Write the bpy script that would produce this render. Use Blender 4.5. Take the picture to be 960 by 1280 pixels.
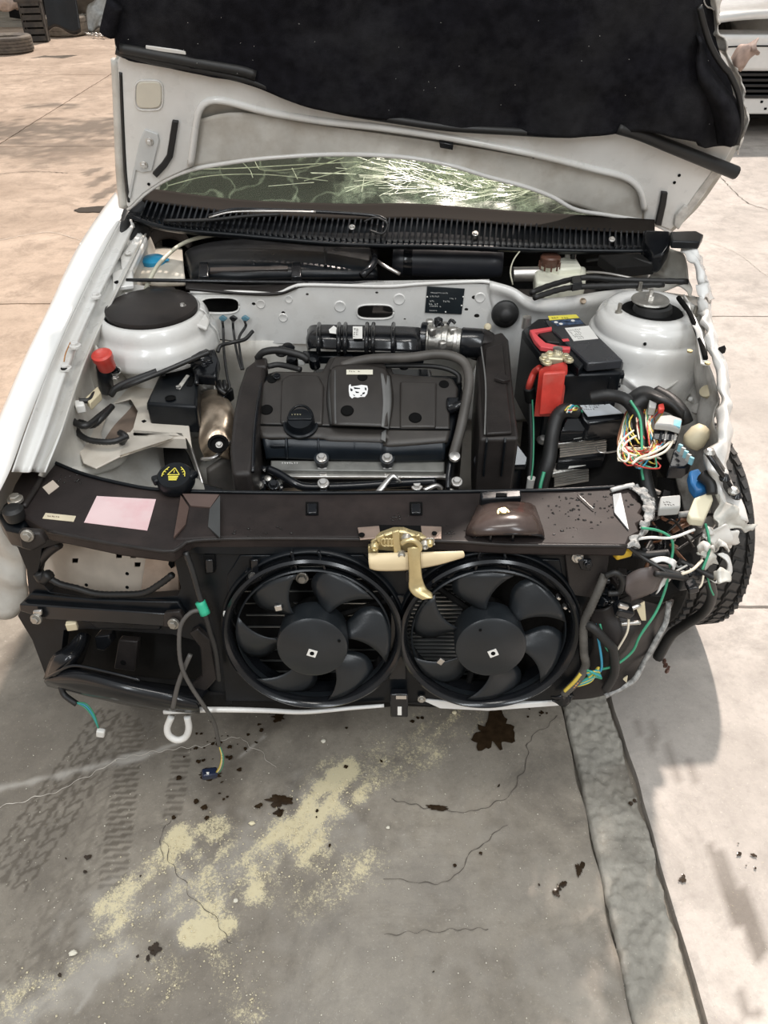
import bpy, math, random
from mathutils import Vector, Matrix, noise
from mathutils.geometry import tessellate_polygon
for o in list(bpy.data.objects): bpy.data.objects.remove(o)
C = bpy.context.scene
COL = C.collection
R = math.radians
random.seed(7)
# ------------------------------------------------------------------ camera
F = 960.0; PITCH = R(38.4); H = 1.67
cd = bpy.data.cameras.new('camera'); cam = bpy.data.objects.new('camera', cd); COL.objects.link(cam)
cam.location = (0, 0, H); cam.rotation_euler = (math.pi/2 - PITCH, 0, 0)
cd.sensor_width = 36; cd.sensor_fit = 'AUTO'; cd.lens = 36*F/1280; cd.clip_start = .02; cd.clip_end = 200
C.camera = cam
# ------------------------------------------------------------------ light
C.view_settings.view_transform = 'Standard'; C.view_settings.look = 'None'
C.view_settings.gamma = 1; C.view_settings.use_curve_mapping = False; C.view_settings.exposure = 0.13
w = bpy.data.worlds.new('hall_daylight'); C.world = w; w.use_nodes = True
nt = w.node_tree; bg = nt.nodes['Background']
tc = nt.nodes.new('ShaderNodeTexCoord'); sx = nt.nodes.new('ShaderNodeSeparateXYZ'); rp = nt.nodes.new('ShaderNodeValToRGB')
nt.links.new(tc.outputs['Generated'], sx.inputs[0]); nt.links.new(sx.outputs['Z'], rp.inputs[0]); nt.links.new(rp.outputs[0], bg.inputs[0])
rp.color_ramp.elements[0].position = 0.0; rp.color_ramp.elements[0].color = (.62, .56, .50, 1)
rp.color_ramp.elements[1].position = 1.0; rp.color_ramp.elements[1].color = (.90, .95, 1, 1)
bg.inputs[1].default_value = .62
sd = bpy.data.lights.new('daylight', 'SUN'); so = bpy.data.objects.new('daylight', sd); COL.objects.link(so)
sd.energy = 3.9; sd.color = (1, .87, .78); sd.angle = R(2.0)
so.rotation_euler = Vector((-.225, -.78, -1)).to_track_quat('-Z', 'Y').to_euler(); so.location = (1, 4, 6)
def area(loc, tgt, size, power, col):  # unseen overhead area lights, added to put glints on the black plastics
    d = bpy.data.lights.new('glint_light', 'AREA'); o = bpy.data.objects.new('glint_light', d); COL.objects.link(o)
    d.shape = 'RECTANGLE'; d.size = size[0]; d.size_y = size[1]; d.energy = power; d.color = col
    o.location = loc; o.rotation_euler = (Vector(tgt)-Vector(loc)).to_track_quat('-Z', 'Y').to_euler()
area((-1.6, -2.6, 4.6), (0, 1.4, .6), (.5, 3.0), 75, (.93, .97, 1))
area((1.9, -1.8, 4.6), (0, 1.4, .6), (.5, 3.0), 75, (.93, .97, 1))
area((0.4, 0.6, 5.2), (0, 1.6, .6), (2.4, .5), 55, (1, .96, .9))
# ------------------------------------------------------------------ pixel -> place
CP, SP = math.cos(PITCH), math.sin(PITCH)
def ray(px, py):
    x = (px-480)/F; v = (640-py)/F
    return Vector((x, CP+v*SP, -SP+v*CP))
def Z(px, py, z): d = ray(px, py); t = (z-H)/d.z; return Vector((0, 0, H))+d*t
def Y(px, py, y): d = ray(px, py); t = y/d.y; return Vector((0, 0, H))+d*t
def PL(px, py, p0, n, off=0):
    d = ray(px, py); o = Vector((0, 0, H)); t = ((Vector(p0)-o).dot(n)+off)/d.dot(n); return o+d*t
# ------------------------------------------------------------------ materials
MATS = {}
def mat(name, col, rough=.5, metal=0, var=.15, sc=18, bump=.0, bsc=None, coat=0, dust=None, dsc=6, damt=.5, alpha=1, trans=0, spec=.5, sheen=0):
    if name in MATS: return MATS[name]
    m = bpy.data.materials.new(name); m.use_nodes = True; t = m.node_tree; L = t.links
    b = t.nodes['Principled BSDF']; b.inputs['Roughness'].default_value = rough; b.inputs['Metallic'].default_value = metal
    b.inputs['Coat Weight'].default_value = coat; b.inputs['Coat Roughness'].default_value = .12
    b.inputs['Alpha'].default_value = alpha; b.inputs['Transmission Weight'].default_value = trans
    b.inputs['Specular IOR Level'].default_value = spec; b.inputs['Sheen Weight'].default_value = sheen
    g = t.nodes.new('ShaderNodeNewGeometry')
    n = t.nodes.new('ShaderNodeTexNoise'); n.inputs['Scale'].default_value = sc; n.inputs['Detail'].default_value = 6
    L.new(g.outputs['Position'], n.inputs['Vector'])
    r = t.nodes.new('ShaderNodeValToRGB'); L.new(n.outputs['Fac'], r.inputs[0])
    r.color_ramp.elements[0].position = .3; r.color_ramp.elements[1].position = .7
    r.color_ramp.elements[0].color = tuple(c*(1-var) for c in col)+(1,); r.color_ramp.elements[1].color = tuple(min(1, c*(1+var)) for c in col)+(1,)
    out = r.outputs[0]
    if dust:
        n2 = t.nodes.new('ShaderNodeTexNoise'); n2.inputs['Scale'].default_value = dsc; n2.inputs['Detail'].default_value = 8; n2.inputs['Roughness'].default_value = .65
        L.new(g.outputs['Position'], n2.inputs['Vector'])
        r2 = t.nodes.new('ShaderNodeValToRGB'); L.new(n2.outputs['Fac'], r2.inputs[0]); r2.color_ramp.elements[0].position = .45; r2.color_ramp.elements[1].position = .72
        r2.color_ramp.elements[1].color = (damt, damt, damt, 1)
        mx = t.nodes.new('ShaderNodeMix'); mx.data_type = 'RGBA'; L.new(r2.outputs[0], mx.inputs[0]); L.new(out, mx.inputs[6]); mx.inputs[7].default_value = tuple(dust)+(1,)
        out = mx.outputs[2]
    L.new(out, b.inputs['Base Color'])
    rr = t.nodes.new('ShaderNodeMapRange'); rr.inputs['To Min'].default_value = max(0, rough-.08); rr.inputs['To Max'].default_value = min(1, rough+.1)
    L.new(n.outputs['Fac'], rr.inputs['Value']); L.new(rr.outputs[0], b.inputs['Roughness'])
    if bump:
        nb = t.nodes.new('ShaderNodeTexNoise'); nb.inputs['Scale'].default_value = bsc or sc*8; nb.inputs['Detail'].default_value = 3
        L.new(g.outputs['Position'], nb.inputs['Vector'])
        bp = t.nodes.new('ShaderNodeBump'); bp.inputs['Strength'].default_value = bump; bp.inputs['Distance'].default_value = .004
        L.new(nb.outputs['Fac'], bp.inputs['Height']); L.new(bp.outputs[0], b.inputs['Normal'])
    MATS[name] = m; return m
WHITE = mat('white_paint', (.74, .735, .71), .28, var=.04, coat=.5, dust=(.50, .45, .38), dsc=5, damt=.35)
WHITEB = mat('white_body_paint', (.82, .82, .80), .22, var=.03, coat=.8, dust=(.6, .55, .48), dsc=3, damt=.2)
PRIMER = mat('dull_white_primer', (.60, .585, .54), .45, var=.08, dust=(.30, .25, .19), dsc=7, damt=.6)
DIRTYW = mat('dirty_crumpled_paint', (.62, .60, .56), .4, var=.12, dust=(.14, .12, .10), dsc=14, damt=.75, bump=.2, bsc=60)
TAN = mat('beige_dusty_metal', (.66, .57, .47), .5, var=.1, dust=(.4, .3, .22), dsc=8, damt=.4)
BLK = mat('black_plastic', (.0045, .006, .008), .3, var=.3, dust=(.014, .015, .016), dsc=9, damt=.3, bump=.08, bsc=400, spec=.3)
BLKD = mat('dusty_black_plastic', (.022, .019, .018), .38, var=.2, dust=(.055, .045, .040), dsc=7, damt=.4, bump=.1, bsc=300, spec=.3)
BLKG = mat('glossy_black_plastic', (.007, .008, .010), .18, var=.2, dust=(.03, .028, .026), dsc=12, damt=.25)
ENG = mat('charcoal_engine_plastic', (.034, .030, .027), .36, var=.12, dust=(.065, .057, .047), dsc=6, damt=.4, bump=.15, bsc=700)
ENGB = mat('blueblack_plastic', (.010, .014, .019), .35, var=.2, bump=.06, bsc=400)
VOID = mat('dark_grime_shade', (.010, .0095, .009), .8, var=.4, bump=.2, spec=.2)  # grimy near-black; behind open cavities its darkness stands in for shade
FELT = mat('black_felt', (.010, .010, .013), 1.0, var=.35, sc=40, bump=.6, bsc=500, spec=.1, dust=(.045, .045, .045), dsc=5, damt=.4)
RUB = mat('black_rubber', (.013, .013, .013), .5, var=.2, bump=.1)
GLOSSR = mat('black_wire_sheath', (.018, .018, .018), .4, var=.2)
TYRE = mat('tyre_rubber', (.030, .029, .028), .6, var=.25, bump=.3, bsc=120, dust=(.10, .085, .07), dsc=6, damt=.4)
TYRED = mat('dusty_old_tyre_rubber', (.13, .115, .10), .85, var=.25, bump=.3, bsc=60, dust=(.3, .26, .2), dsc=4, damt=.6)
ALU = mat('cast_aluminium', (.50, .49, .46), .38, .85, var=.15, bump=.3, bsc=150, dust=(.2, .18, .15), dsc=12, damt=.5)
STEEL = mat('steel', (.62, .60, .57), .3, .9, var=.1)
BOLT = mat('grey_bolt', (.40, .38, .34), .4, .7, var=.2)
BRONZE = mat('heat_shield_metal', (.62, .50, .38), .32, .85, var=.25, sc=10, dust=(.12, .08, .05), dsc=14, damt=.7)
ZINC = mat('yellow_zinc', (.72, .60, .33), .35, .75, var=.18, sc=30, dust=(.35, .27, .13), dsc=30, damt=.5)
CREAM = mat('cream_plastic', (.80, .66, .42), .4, var=.08)
RED = mat('red_plastic', (.62, .055, .04), .35, var=.15, sc=30, dust=(.5, .2, .16), dsc=20, damt=.35)
REDG = mat('red_grip', (.72, .09, .10), .4, var=.1)
LABEL = mat('white_label', (.78, .77, .73), .5, var=.05)
PINK = mat('pinkish_label', (.80, .60, .60), .5, var=.06, sc=10, dust=(.72, .35, .38), dsc=12, damt=.5)
YEL = mat('yellow_print', (.80, .70, .10), .5, var=.05)
BLUE = mat('blue_cap', (.02, .28, .50), .3, var=.15)
BLUEC = mat('blue_connector', (.02, .13, .33), .35, var=.15)
BOTTLE = mat('milky_plastic', (.62, .58, .50), .35, var=.08, dust=(.4, .35, .27), dsc=6, damt=.4)
RESV = mat('reservoir_plastic', (.74, .74, .62), .3, var=.05)
BROWN = mat('brown_cap', (.10, .045, .03), .4, var=.2)
HOSEC = mat('cream_hose', (.60, .58, .46), .35, var=.08)
GREEN = mat('green_sleeve', (.03, .42, .25), .45, var=.1)
WG = mat('green_wire', (.05, .32, .18), .4); WB = mat('blue_wire', (.05, .33, .50), .4); WY = mat('yellow_wire', (.65, .50, .08), .4)
WR = mat('red_wire', (.45, .04, .03), .4); WW = mat('white_wire', (.75, .68, .55), .4); WBR = mat('brown_wire', (.18, .08, .04), .4)
GREYC = mat('grey_connector', (.45, .45, .43), .4, var=.08)
AGED = mat('aged_cream_plastic', (.66, .58, .40), .45, var=.1)
TEAL = mat('pale_blue_face', (.25, .55, .65), .4)
PRINT = mat('print_white', (.75, .75, .72), .5, var=.02)
PRINTG = mat('print_grey', (.22, .22, .20), .5, var=.02)
HOLE = mat('hole_dark', (.006, .006, .006), .9, spec=.1)
TRIM = mat('dull_dark_trim', (.022, .018, .015), .85, spec=.12)
COOL = mat('radiator_core', (.05, .055, .06), .4, .5, var=.2)
FIN = mat('radiator_fin', (.42, .43, .42), .35, .8, var=.1)
# ------------------------------------------------------------------ objects
ORG = {}
def tag(o, label=None, cat=None, group=None, kind=None):
    if label: o['label'] = label
    if cat: o['category'] = cat
    if group: o['group'] = group
    if kind: o['kind'] = kind
    return o
def mk(name, vs, fs, m, par=None, smooth=False, bevel=0, seg=2, solid=0, label=None, sub=0, mesh=None, loc=None):
    if mesh is None:
        vs = [Vector(v) for v in vs]
        c = sum(vs, Vector())/len(vs) if loc is None else Vector(loc)
        me = bpy.data.meshes.new(name); me.from_pydata([v-c for v in vs], [], [list(f) for f in fs]); me.update()
        me.materials.append(m)
        if smooth: me.polygons.foreach_set('use_smooth', [True]*len(me.polygons))
    else: me = mesh; c = Vector(loc)
    o = bpy.data.objects.new(name, me); COL.objects.link(o)
    ORG[o.name] = c
    if par is not None: o.parent = par; o.location = c-ORG[par.name]
    else: o.location = c
    if solid: s = o.modifiers.new('s', 'SOLIDIFY'); s.thickness = solid; s.offset = -1
    if sub: s = o.modifiers.new('u', 'SUBSURF'); s.levels = s.render_levels = sub
    if bevel:
        b = o.modifiers.new('b', 'BEVEL'); b.width = bevel; b.segments = seg; b.limit_method = 'ANGLE'; b.angle_limit = R(35)
        if not smooth:
            me.polygons.foreach_set('use_smooth', [True]*len(me.polygons))
            try: me.set_sharp_from_angle(angle=R(40))
            except Exception: pass
            b.harden_normals = False
    if label: o['label'] = label
    return o
def empty(name, loc, label=None, cat=None, group=None):
    o = bpy.data.objects.new(name, None); COL.objects.link(o); o.location = loc; o.empty_display_size = .05; ORG[o.name] = Vector(loc)
    return tag(o, label, cat, group)
class B:                                             # mesh collector: several closed shapes joined into one part
    def __init__(s): s.v = []; s.f = []
    def add(s, v, f): k = len(s.v); s.v += [Vector(x) for x in v]; s.f += [[i+k for i in q] for q in f]; return s
    def mk(s, name, m, par=None, **k): return mk(name, s.v, s.f, m, par, **k)
def boxd(c, size, rot=None):
    c = Vector(c); M = rot if rot is not None else Matrix.Identity(3)
    v = [c+M@Vector((sx*size[0]/2, sy*size[1]/2, sz*size[2]/2)) for sz in (-1, 1) for sy in (-1, 1) for sx in (-1, 1)]
    return v, [(0, 2, 3, 1), (4, 5, 7, 6), (0, 1, 5, 4), (2, 6, 7, 3), (0, 4, 6, 2), (1, 3, 7, 5)]
def rz(a): return Matrix.Rotation(R(a), 3, 'Z')
def rx(a): return Matrix.Rotation(R(a), 3, 'X')
def ry(a): return Matrix.Rotation(R(a), 3, 'Y')
def frame(n, up=Vector((0, 0, 1))):
    n = Vector(n).normalized(); x = up.cross(n)
    if x.length < 1e-4: x = Vector((1, 0, 0))
    x.normalize(); y = n.cross(x); return x, y, n
def cr(pts, n, closed=False):                       # Catmull-Rom resample by arc length
    pts = [Vector(p) for p in pts]; N = len(pts)
    if N == 2 and not closed: return [pts[0].lerp(pts[1], i/(n-1)) for i in range(n)]
    out = []; segs = N if closed else N-1
    for i in range(segs):
        p1 = pts[i % N]; p2 = pts[(i+1) % N]
        p0 = pts[(i-1) % N] if closed or i > 0 else p1*2-p2
        p3 = pts[(i+2) % N] if closed or i+2 < N else p2*2-p1
        for k in range(12):
            t = k/12; out.append(.5*((2*p1)+(p2-p0)*t+(2*p0-5*p1+4*p2-p3)*t*t+(3*p1-p0-3*p2+p3)*t**3))
    out.append(pts[0].copy() if closed else pts[-1])
    L = [0]
    for a, b in zip(out, out[1:]): L.append(L[-1]+(b-a).length)
    res = []; j = 0; m = n if closed else n-1
    for i in range(n):
        s = L[-1]*i/m
        while j < len(L)-2 and L[j+1] < s: j += 1
        d = L[j+1]-L[j]; res.append(out[j].lerp(out[j+1], 0 if d < 1e-9 else min(1, (s-L[j])/d)))
    return res
def lin(pts, n):                                     # straight-segment resample
    pts = [Vector(p) for p in pts]; L = [0]
    for a, b in zip(pts, pts[1:]): L.append(L[-1]+(b-a).length)
    res = []; j = 0
    for i in range(n):
        s = L[-1]*i/(n-1)
        while j < len(L)-2 and L[j+1] < s: j += 1
        d = L[j+1]-L[j]; res.append(pts[j].lerp(pts[j+1], 0 if d < 1e-9 else min(1, (s-L[j])/d)))
    return res
def tubed(pts, r, n=None, k=8, curve=True, rib=0):
    n = n or max(6, len(pts)*6); p = cr(pts, n) if curve else lin(pts, n)
    v = []; f = []; up = Vector((.13, .21, .97))
    for i, c in enumerate(p):
        t = (p[min(i+1, n-1)]-p[max(i-1, 0)])
        if t.length < 1e-7: t = Vector((0, 0, 1))
        x, y, _ = frame(t, up); up = y
        rr = r[0]+(r[1]-r[0])*i/(n-1) if isinstance(r, tuple) else r
        if rib and i % 2: rr *= 1-rib
        for j in range(k): a = 2*math.pi*j/k; v.append(c+(x*math.cos(a)+y*math.sin(a))*rr)
    for i in range(n-1):
        for j in range(k): f.append((i*k+j, i*k+(j+1) % k, (i+1)*k+(j+1) % k, (i+1)*k+j))
    f.append(tuple(range(k-1, -1, -1))); f.append(tuple((n-1)*k+j for j in range(k)))
    return v, f
def tube(name, pts, r, m, par=None, n=None, k=8, curve=True, rib=0, label=None):
    v, f = tubed(pts, r, n, k, curve, rib); return mk(name, v, f, m, par, smooth=True, label=label)
def lathed(prof, c, axis=(0, 0, 1), k=32, ell=1.0):   # profile [(radius, height)...]
    x, y, n = frame(axis, Vector((0, 1, 0)) if abs(Vector(axis).normalized().z) > .9 else Vector((0, 0, 1))); c = Vector(c); v = []; f = []
    for r, h in prof:
        for j in range(k): a = 2*math.pi*j/k; v.append(c+(x*math.cos(a)*ell+y*math.sin(a))*max(r, 1e-4)+n*h)
    for i in range(len(prof)-1):
        for j in range(k): f.append((i*k+j, i*k+(j+1) % k, (i+1)*k+(j+1) % k, (i+1)*k+j))
    if prof[0][0] > .0005: f.append(tuple(range(k-1, -1, -1))) if prof[0] != prof[-1] else None
    if prof[-1][0] > .0005: f.append(tuple((len(prof)-1)*k+j for j in range(k))) if prof[0] != prof[-1] else None
    return v, f
def lathe(name, prof, c, m, par=None, axis=(0, 0, 1), k=32, smooth=True, label=None, bevel=0, ell=1.0):
    v, f = lathed(prof, c, axis, k, ell); o = mk(name, v, f, m, par, smooth=smooth, label=label, loc=c, bevel=bevel)
    if smooth:
        try: o.data.set_sharp_from_angle(angle=R(38))
        except Exception: pass
    return o
def prismd(top, down):                               # polygon top extruded by a vector
    n = len(top); down = Vector(down); v = [Vector(p) for p in top]+[Vector(p)+down for p in top]
    nn = sum(((v[i]).cross(v[(i+1) % n]) for i in range(n)), Vector())
    flip = nn.dot(down) > 0
    f = [tuple(range(n)), tuple(range(2*n-1, n-1, -1))]+[(i, n+i, n+(i+1) % n, (i+1) % n) for i in range(n)]
    if flip: f = [tuple(reversed(q)) for q in f]
    return v, f
def prism(name, top, down, m, par=None, bevel=.004, seg=2, label=None): v, f = prismd(top, down); return mk(name, v, f, m, par, bevel=bevel, seg=seg, label=label)
def zprism(name, pts, z, h, m, par=None, bevel=.004, label=None, seg=2):
    top = [Z(p[0], p[1], p[2] if len(p) > 2 else z) for p in pts]; return prism(name, top, (0, 0, -h), m, par, bevel, seg, label)
def plated(outer, holes, thick):                     # flat plate with holes, thick vector
    loops = [[Vector(p) for p in outer]]+[[Vector(p) for p in h] for h in holes]
    tri = tessellate_polygon(loops); flat = [p for l in loops for p in l]; n = len(flat); th = Vector(thick)
    v = flat+[p+th for p in flat]; f = []
    nrm = Vector()
    l0 = loops[0]
    for i in range(len(l0)): nrm += l0[i].cross(l0[(i+1) % len(l0)])
    for t in tri:
        a, b, c = t; nn = (flat[b]-flat[a]).cross(flat[c]-flat[a])
        if nn.dot(th) > 0: t = (a, c, b)
        f.append(tuple(t)); f.append(tuple(i+n for i in reversed(t)))
    k = 0
    for li, l in enumerate(loops):
        ln = len(l); a2 = Vector()
        for i in range(ln): a2 += l[i].cross(l[(i+1) % ln])
        fl = (a2.dot(th) > 0) != (li > 0)
        for i in range(ln):
            q = (k+i, n+k+i, n+k+(i+1) % ln, k+(i+1) % ln); f.append(tuple(reversed(q)) if fl else q)
        k += ln
    return v, f
def ellipse(c, x, y, a, b, n=20): return [c+x*math.cos(2*math.pi*i/n)*a+y*math.sin(2*math.pi*i/n)*b for i in range(n)]
def loft(name, curves, nu, nv, m, par=None, solid=.002, fn=None, label=None, straight=False, smooth=True, sub=0):
    rows = [(lin if straight else cr)(c, nu) for c in curves]
    cols = [(lin if (straight or len(curves) == 2) else cr)([r[i] for r in rows], nv) for i in range(nu)]
    v = []; f = []
    for j in range(nv):
        for i in range(nu):
            p = cols[i][j].copy()
            if fn: p = fn(p, i/(nu-1), j/(nv-1))
            v.append(p)
    for j in range(nv-1):
        for i in range(nu-1): f.append((j*nu+i, j*nu+i+1, (j+1)*nu+i+1, (j+1)*nu+i))
    return mk(name, v, f, m, par, smooth=smooth, solid=solid, label=label, sub=sub)
def nz(p, s=1, o=0): return noise.noise(Vector(p)*s+Vector((o, o*1.7, -o)))
def dup(src, loc, par=None, rot=None, name=None):
    o = bpy.data.objects.new(name or src.name.split('.')[0], src.data); COL.objects.link(o)
    for md in src.modifiers:
        q = o.modifiers.new(md.name, md.type)
        if md.type == 'BEVEL': q.width = md.width; q.segments = md.segments; q.limit_method = 'ANGLE'; q.angle_limit = md.angle_limit
        if md.type == 'SOLIDIFY': q.thickness = md.thickness; q.offset = md.offset
    ORG[o.name] = Vector(loc)
    o.location = Vector(loc)-(ORG[par.name] if par is not None else Vector()); o.parent = par
    if rot is not None: o.rotation_euler = rot.to_euler()
    return o
_bolts = {}
def bolt(p, n, r, par, m=None, name='bolt', h=None):
    m = m or BOLT; key = (round(r, 4), m.name); x, y, nn = frame(n); M = Matrix((x, y, nn)).transposed()
    if key not in _bolts:
        b = B(); b.add(*lathed([(r*1.45, -r*.4), (r*1.45, r*.15), (r*1.3, r*.25)], (0, 0, 0), k=16)); b.add(*lathed([(r, r*.1), (r, r*.8), (r*.85, r*.95)], (0, 0, 0), k=6))
        me = bpy.data.meshes.new('bolt'); me.from_pydata(b.v, [], b.f); me.update(); me.materials.append(m); _bolts[key] = me
    o = bpy.data.objects.new(name, _bolts[key]); COL.objects.link(o); ORG[o.name] = Vector(p)
    o.parent = par; o.location = Vector(p)-ORG[par.name]; o.rotation_euler = M.to_euler(); return o
def text_marks(name, c, x, y, n, w, h, rows, m, par, cols=8, seed=1, fill=.8, label=None):   # rows of small illegible print strokes, c top-left
    rnd = random.Random(seed); b = B(); c = Vector(c)
    for r_ in range(rows):
        hh = h/rows
        L = rnd.uniform(.55, 1.0)*cols
        for k in range(int(L)):
            if rnd.random() > fill: continue
            cw = w/cols
            o = c+x*(k*cw+cw*.1)-y*(r_*hh+hh*.2); a = cw*rnd.uniform(.45, .8); hh2 = hh*.5
            if rnd.random() < .5:
                b.add(*prismd([o, o+x*a*.3, o+x*a*.3-y*hh2, o-y*hh2], -n*.0004)); b.add(*prismd([o-y*hh2*.75, o+x*a-y*hh2*.75, o+x*a-y*hh2, o-y*hh2], -n*.0004))
            else:
                b.add(*prismd([o, o+x*a, o+x*a-y*hh2*.28, o-y*hh2*.28], -n*.0004)); b.add(*prismd([o+x*a*.4, o+x*a*.7, o+x*a*.7-y*hh2, o+x*a*.4-y*hh2], -n*.0004))
    return b.mk(name, m, par, label=label)
EX, EY, EZ = Vector((1, 0, 0)), Vector((0, 1, 0)), Vector((0, 0, 1))
# ================================================================== FLOOR
def concrete(name, base, warm, pow_=True):
    m = bpy.data.materials.new(name); m.use_nodes = True; t = m.node_tree; L = t.links; b = t.nodes['Principled BSDF']
    g = t.nodes.new('ShaderNodeNewGeometry')
    def nse(s, d=8, r=.6, dist=0):
        n = t.nodes.new('ShaderNodeTexNoise'); n.inputs['Scale'].default_value = s; n.inputs['Detail'].default_value = d; n.inputs['Roughness'].default_value = r; n.inputs['Distortion'].default_value = dist
        L.new(g.outputs['Position'], n.inputs['Vector']); return n.outputs['Fac']
    def ramp(f, a, b_, ca=(0, 0, 0, 1), cb=(1, 1, 1, 1)):
        r = t.nodes.new('ShaderNodeValToRGB'); L.new(f, r.inputs[0]); r.color_ramp.elements[0].position = a; r.color_ramp.elements[1].position = b_
        r.color_ramp.elements[0].color = ca; r.color_ramp.elements[1].color = cb; return r.outputs[0]
    def mix(f, a, c, mode='MIX'):
        x = t.nodes.new('ShaderNodeMix'); x.data_type = 'RGBA'; x.blend_type = mode
        if isinstance(f, float): x.inputs[0].default_value = f
        else: L.new(f, x.inputs[0])
        for s, q in ((6, a), (7, c)):
            if isinstance(q, tuple): x.inputs[s].default_value = q
            else: L.new(q, x.inputs[s])
        return x.outputs[2]
    def attr(n_):
        a = t.nodes.new('ShaderNodeAttribute'); a.attribute_name = n_; return a.outputs['Fac']
    def mul(a, c):
        x = t.nodes.new('ShaderNodeMath'); x.operation = 'MULTIPLY'
        L.new(a, x.inputs[0])
        if isinstance(c, float): x.inputs[1].default_value = c
        else: L.new(c, x.inputs[1])
        return x.outputs[0]
    col = ramp(nse(1.3, 9, .62, .4), .32, .68, tuple(c*.80 for c in base)+(1,), warm+(1,))
    col = mix(ramp(nse(7, 8, .7), .45, .75), col, tuple(c*.66 for c in base)+(1,))
    col = mix(ramp(nse(3.1, 10, .72, 1.2), .52, .70), col, tuple(c*.62 for c in base)+(1,))
    col = mix(mul(ramp(nse(60, 5, .7), .5, .75), .35), col, tuple(c*.5 for c in base)+(1,))
    col = mix(mul(ramp(nse(170, 3, .6), .62, .76), .28), col, (.78, .74, .66, 1))
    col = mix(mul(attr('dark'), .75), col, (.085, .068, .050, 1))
    col = mix(mul(attr('scuff'), .55), col, (.66, .62, .56, 1))
    ps = t.nodes.new('ShaderNodeMath'); ps.operation = 'ADD'; L.new(attr('powder'), ps.inputs[0]); ps.use_clamp = False
    nn = ramp(nse(160, 6, .85), .38, .66, (0, 0, 0, 1), (.75, .75, .75, 1)); L.new(nn, ps.inputs[1])
    pm = ramp(ps.outputs[0], .62, 1.35, (0, 0, 0, 1), (.8, .8, .8, 1))
    col = mix(pm, col, (.84, .74, .47, 1))
    L.new(col, b.inputs['Base Color'])
    b.inputs['Roughness'].default_value = .62
    L.new(ramp(nse(5, 6), .3, .7, (.45, .45, .45, 1), (.75, .75, .75, 1)), b.inputs['Roughness'])
    bp = t.nodes.new('ShaderNodeBump'); bp.inputs['Strength'].default_value = (.9 if 'rough' in name else .35); bp.inputs['Distance'].default_value = .004
    L.new(nse(130 if 'rough' in name else 90, 8, .8), bp.inputs['Height']); L.new(bp.outputs[0], b.inputs['Normal'])
    return m
CONC = concrete('worn_shaded_concrete', (.285, .250, .205), (.40, .355, .29))  # base colour darkened to carry the shade around the car
CONCW = concrete('warm_lit_concrete', (.50, .38, .285), (.64, .51, .40))  # warm light on the left floor is put into this colour
CONCP = concrete('pale_trowelled_concrete', (.50, .455, .41), (.60, .55, .50))
CONCF = concrete('rough_fill_concrete', (.46, .43, .37), (.60, .565, .49))
def seg(px1, py1, px2, py2, w, s=1): a = Z(px1, py1, 0); b = Z(px2, py2, 0); return (a, b, w, s)
POW = [seg(328, 1095, 425, 970, .045, 1.0), seg(345, 1060, 445, 985, .03, .9), seg(375, 1105, 395, 1060, .03, .75), seg(300, 1105, 340, 1075, .03, .5), seg(150, 1140, 262, 1050, .045, .85), seg(205, 1075, 225, 1040, .02, .8), seg(240, 1165, 280, 1160, .022, .95), seg(190, 1200, 160, 1230, .03, .3),
       seg(255, 1080, 270, 1150, .03, .55), seg(440, 975, 540, 940, .035, .5), seg(280, 1180, 310, 1260, .03, .5), seg(200, 1235, 210, 1220, .03, .45), seg(30, 1250, 300, 1080, .02, .35), seg(470, 950, 600, 880, .05, .35), seg(460, 1080, 380, 1120, .04, .4), seg(0, 1270, 60, 1230, .04, .4)]
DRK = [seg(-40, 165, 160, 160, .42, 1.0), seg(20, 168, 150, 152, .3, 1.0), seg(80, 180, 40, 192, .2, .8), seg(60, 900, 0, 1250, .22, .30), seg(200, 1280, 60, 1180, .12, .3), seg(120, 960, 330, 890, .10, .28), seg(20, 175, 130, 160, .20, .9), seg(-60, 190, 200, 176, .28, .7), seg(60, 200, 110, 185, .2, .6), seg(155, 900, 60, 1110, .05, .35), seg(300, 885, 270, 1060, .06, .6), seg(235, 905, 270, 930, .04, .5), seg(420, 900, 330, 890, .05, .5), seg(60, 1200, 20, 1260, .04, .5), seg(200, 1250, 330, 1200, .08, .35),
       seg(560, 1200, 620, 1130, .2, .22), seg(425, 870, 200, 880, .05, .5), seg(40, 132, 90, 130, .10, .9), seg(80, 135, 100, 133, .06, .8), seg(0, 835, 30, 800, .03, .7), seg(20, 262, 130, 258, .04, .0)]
SCF = [seg(0, 1280, 160, 1190, .05, .7), seg(150, 1150, 420, 1010, .09, .5), seg(0, 985, 190, 940, .012, .9), seg(190, 940, 230, 925, .008, .9), seg(430, 1280, 520, 1100, .2, .25), seg(520, 1180, 700, 1100, .1, .2), seg(300, 945, 330, 920, .006, .8), seg(95, 1265, 150, 1180, .008, .7), seg(270, 1050, 275, 1180, .004, .8), seg(700, 1200, 740, 1280, .1, .3)]
TRK = [seg(150, 890, 0, 1105, .065, 1.0)+(0,), seg(175, 900, 20, 1270, .05, .5)+(0,), seg(165, 905, 140, 1110, .030, 1.0)+(1,), seg(228, 935, 215, 1020, .022, .9)+(1,), seg(905, 1050, 955, 1270, .035, .7)+(1,), seg(118, 210, 140, 262, .10, .8)+(1,), seg(800, 900, 870, 980, .03, .4)+(1,)]
def dseg(x, y, s):
    a, b = s[0], s[1]; dx, dy = b.x-a.x, b.y-a.y; L2 = dx*dx+dy*dy; t = max(0, min(1, ((x-a.x)*dx+(y-a.y)*dy)/L2))
    return math.hypot(x-a.x-dx*t, y-a.y-dy*t), ((x-a.x)*dx+(y-a.y)*dy)/math.sqrt(L2), (dx*(y-a.y)-dy*(x-a.x))/math.sqrt(L2), t
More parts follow.
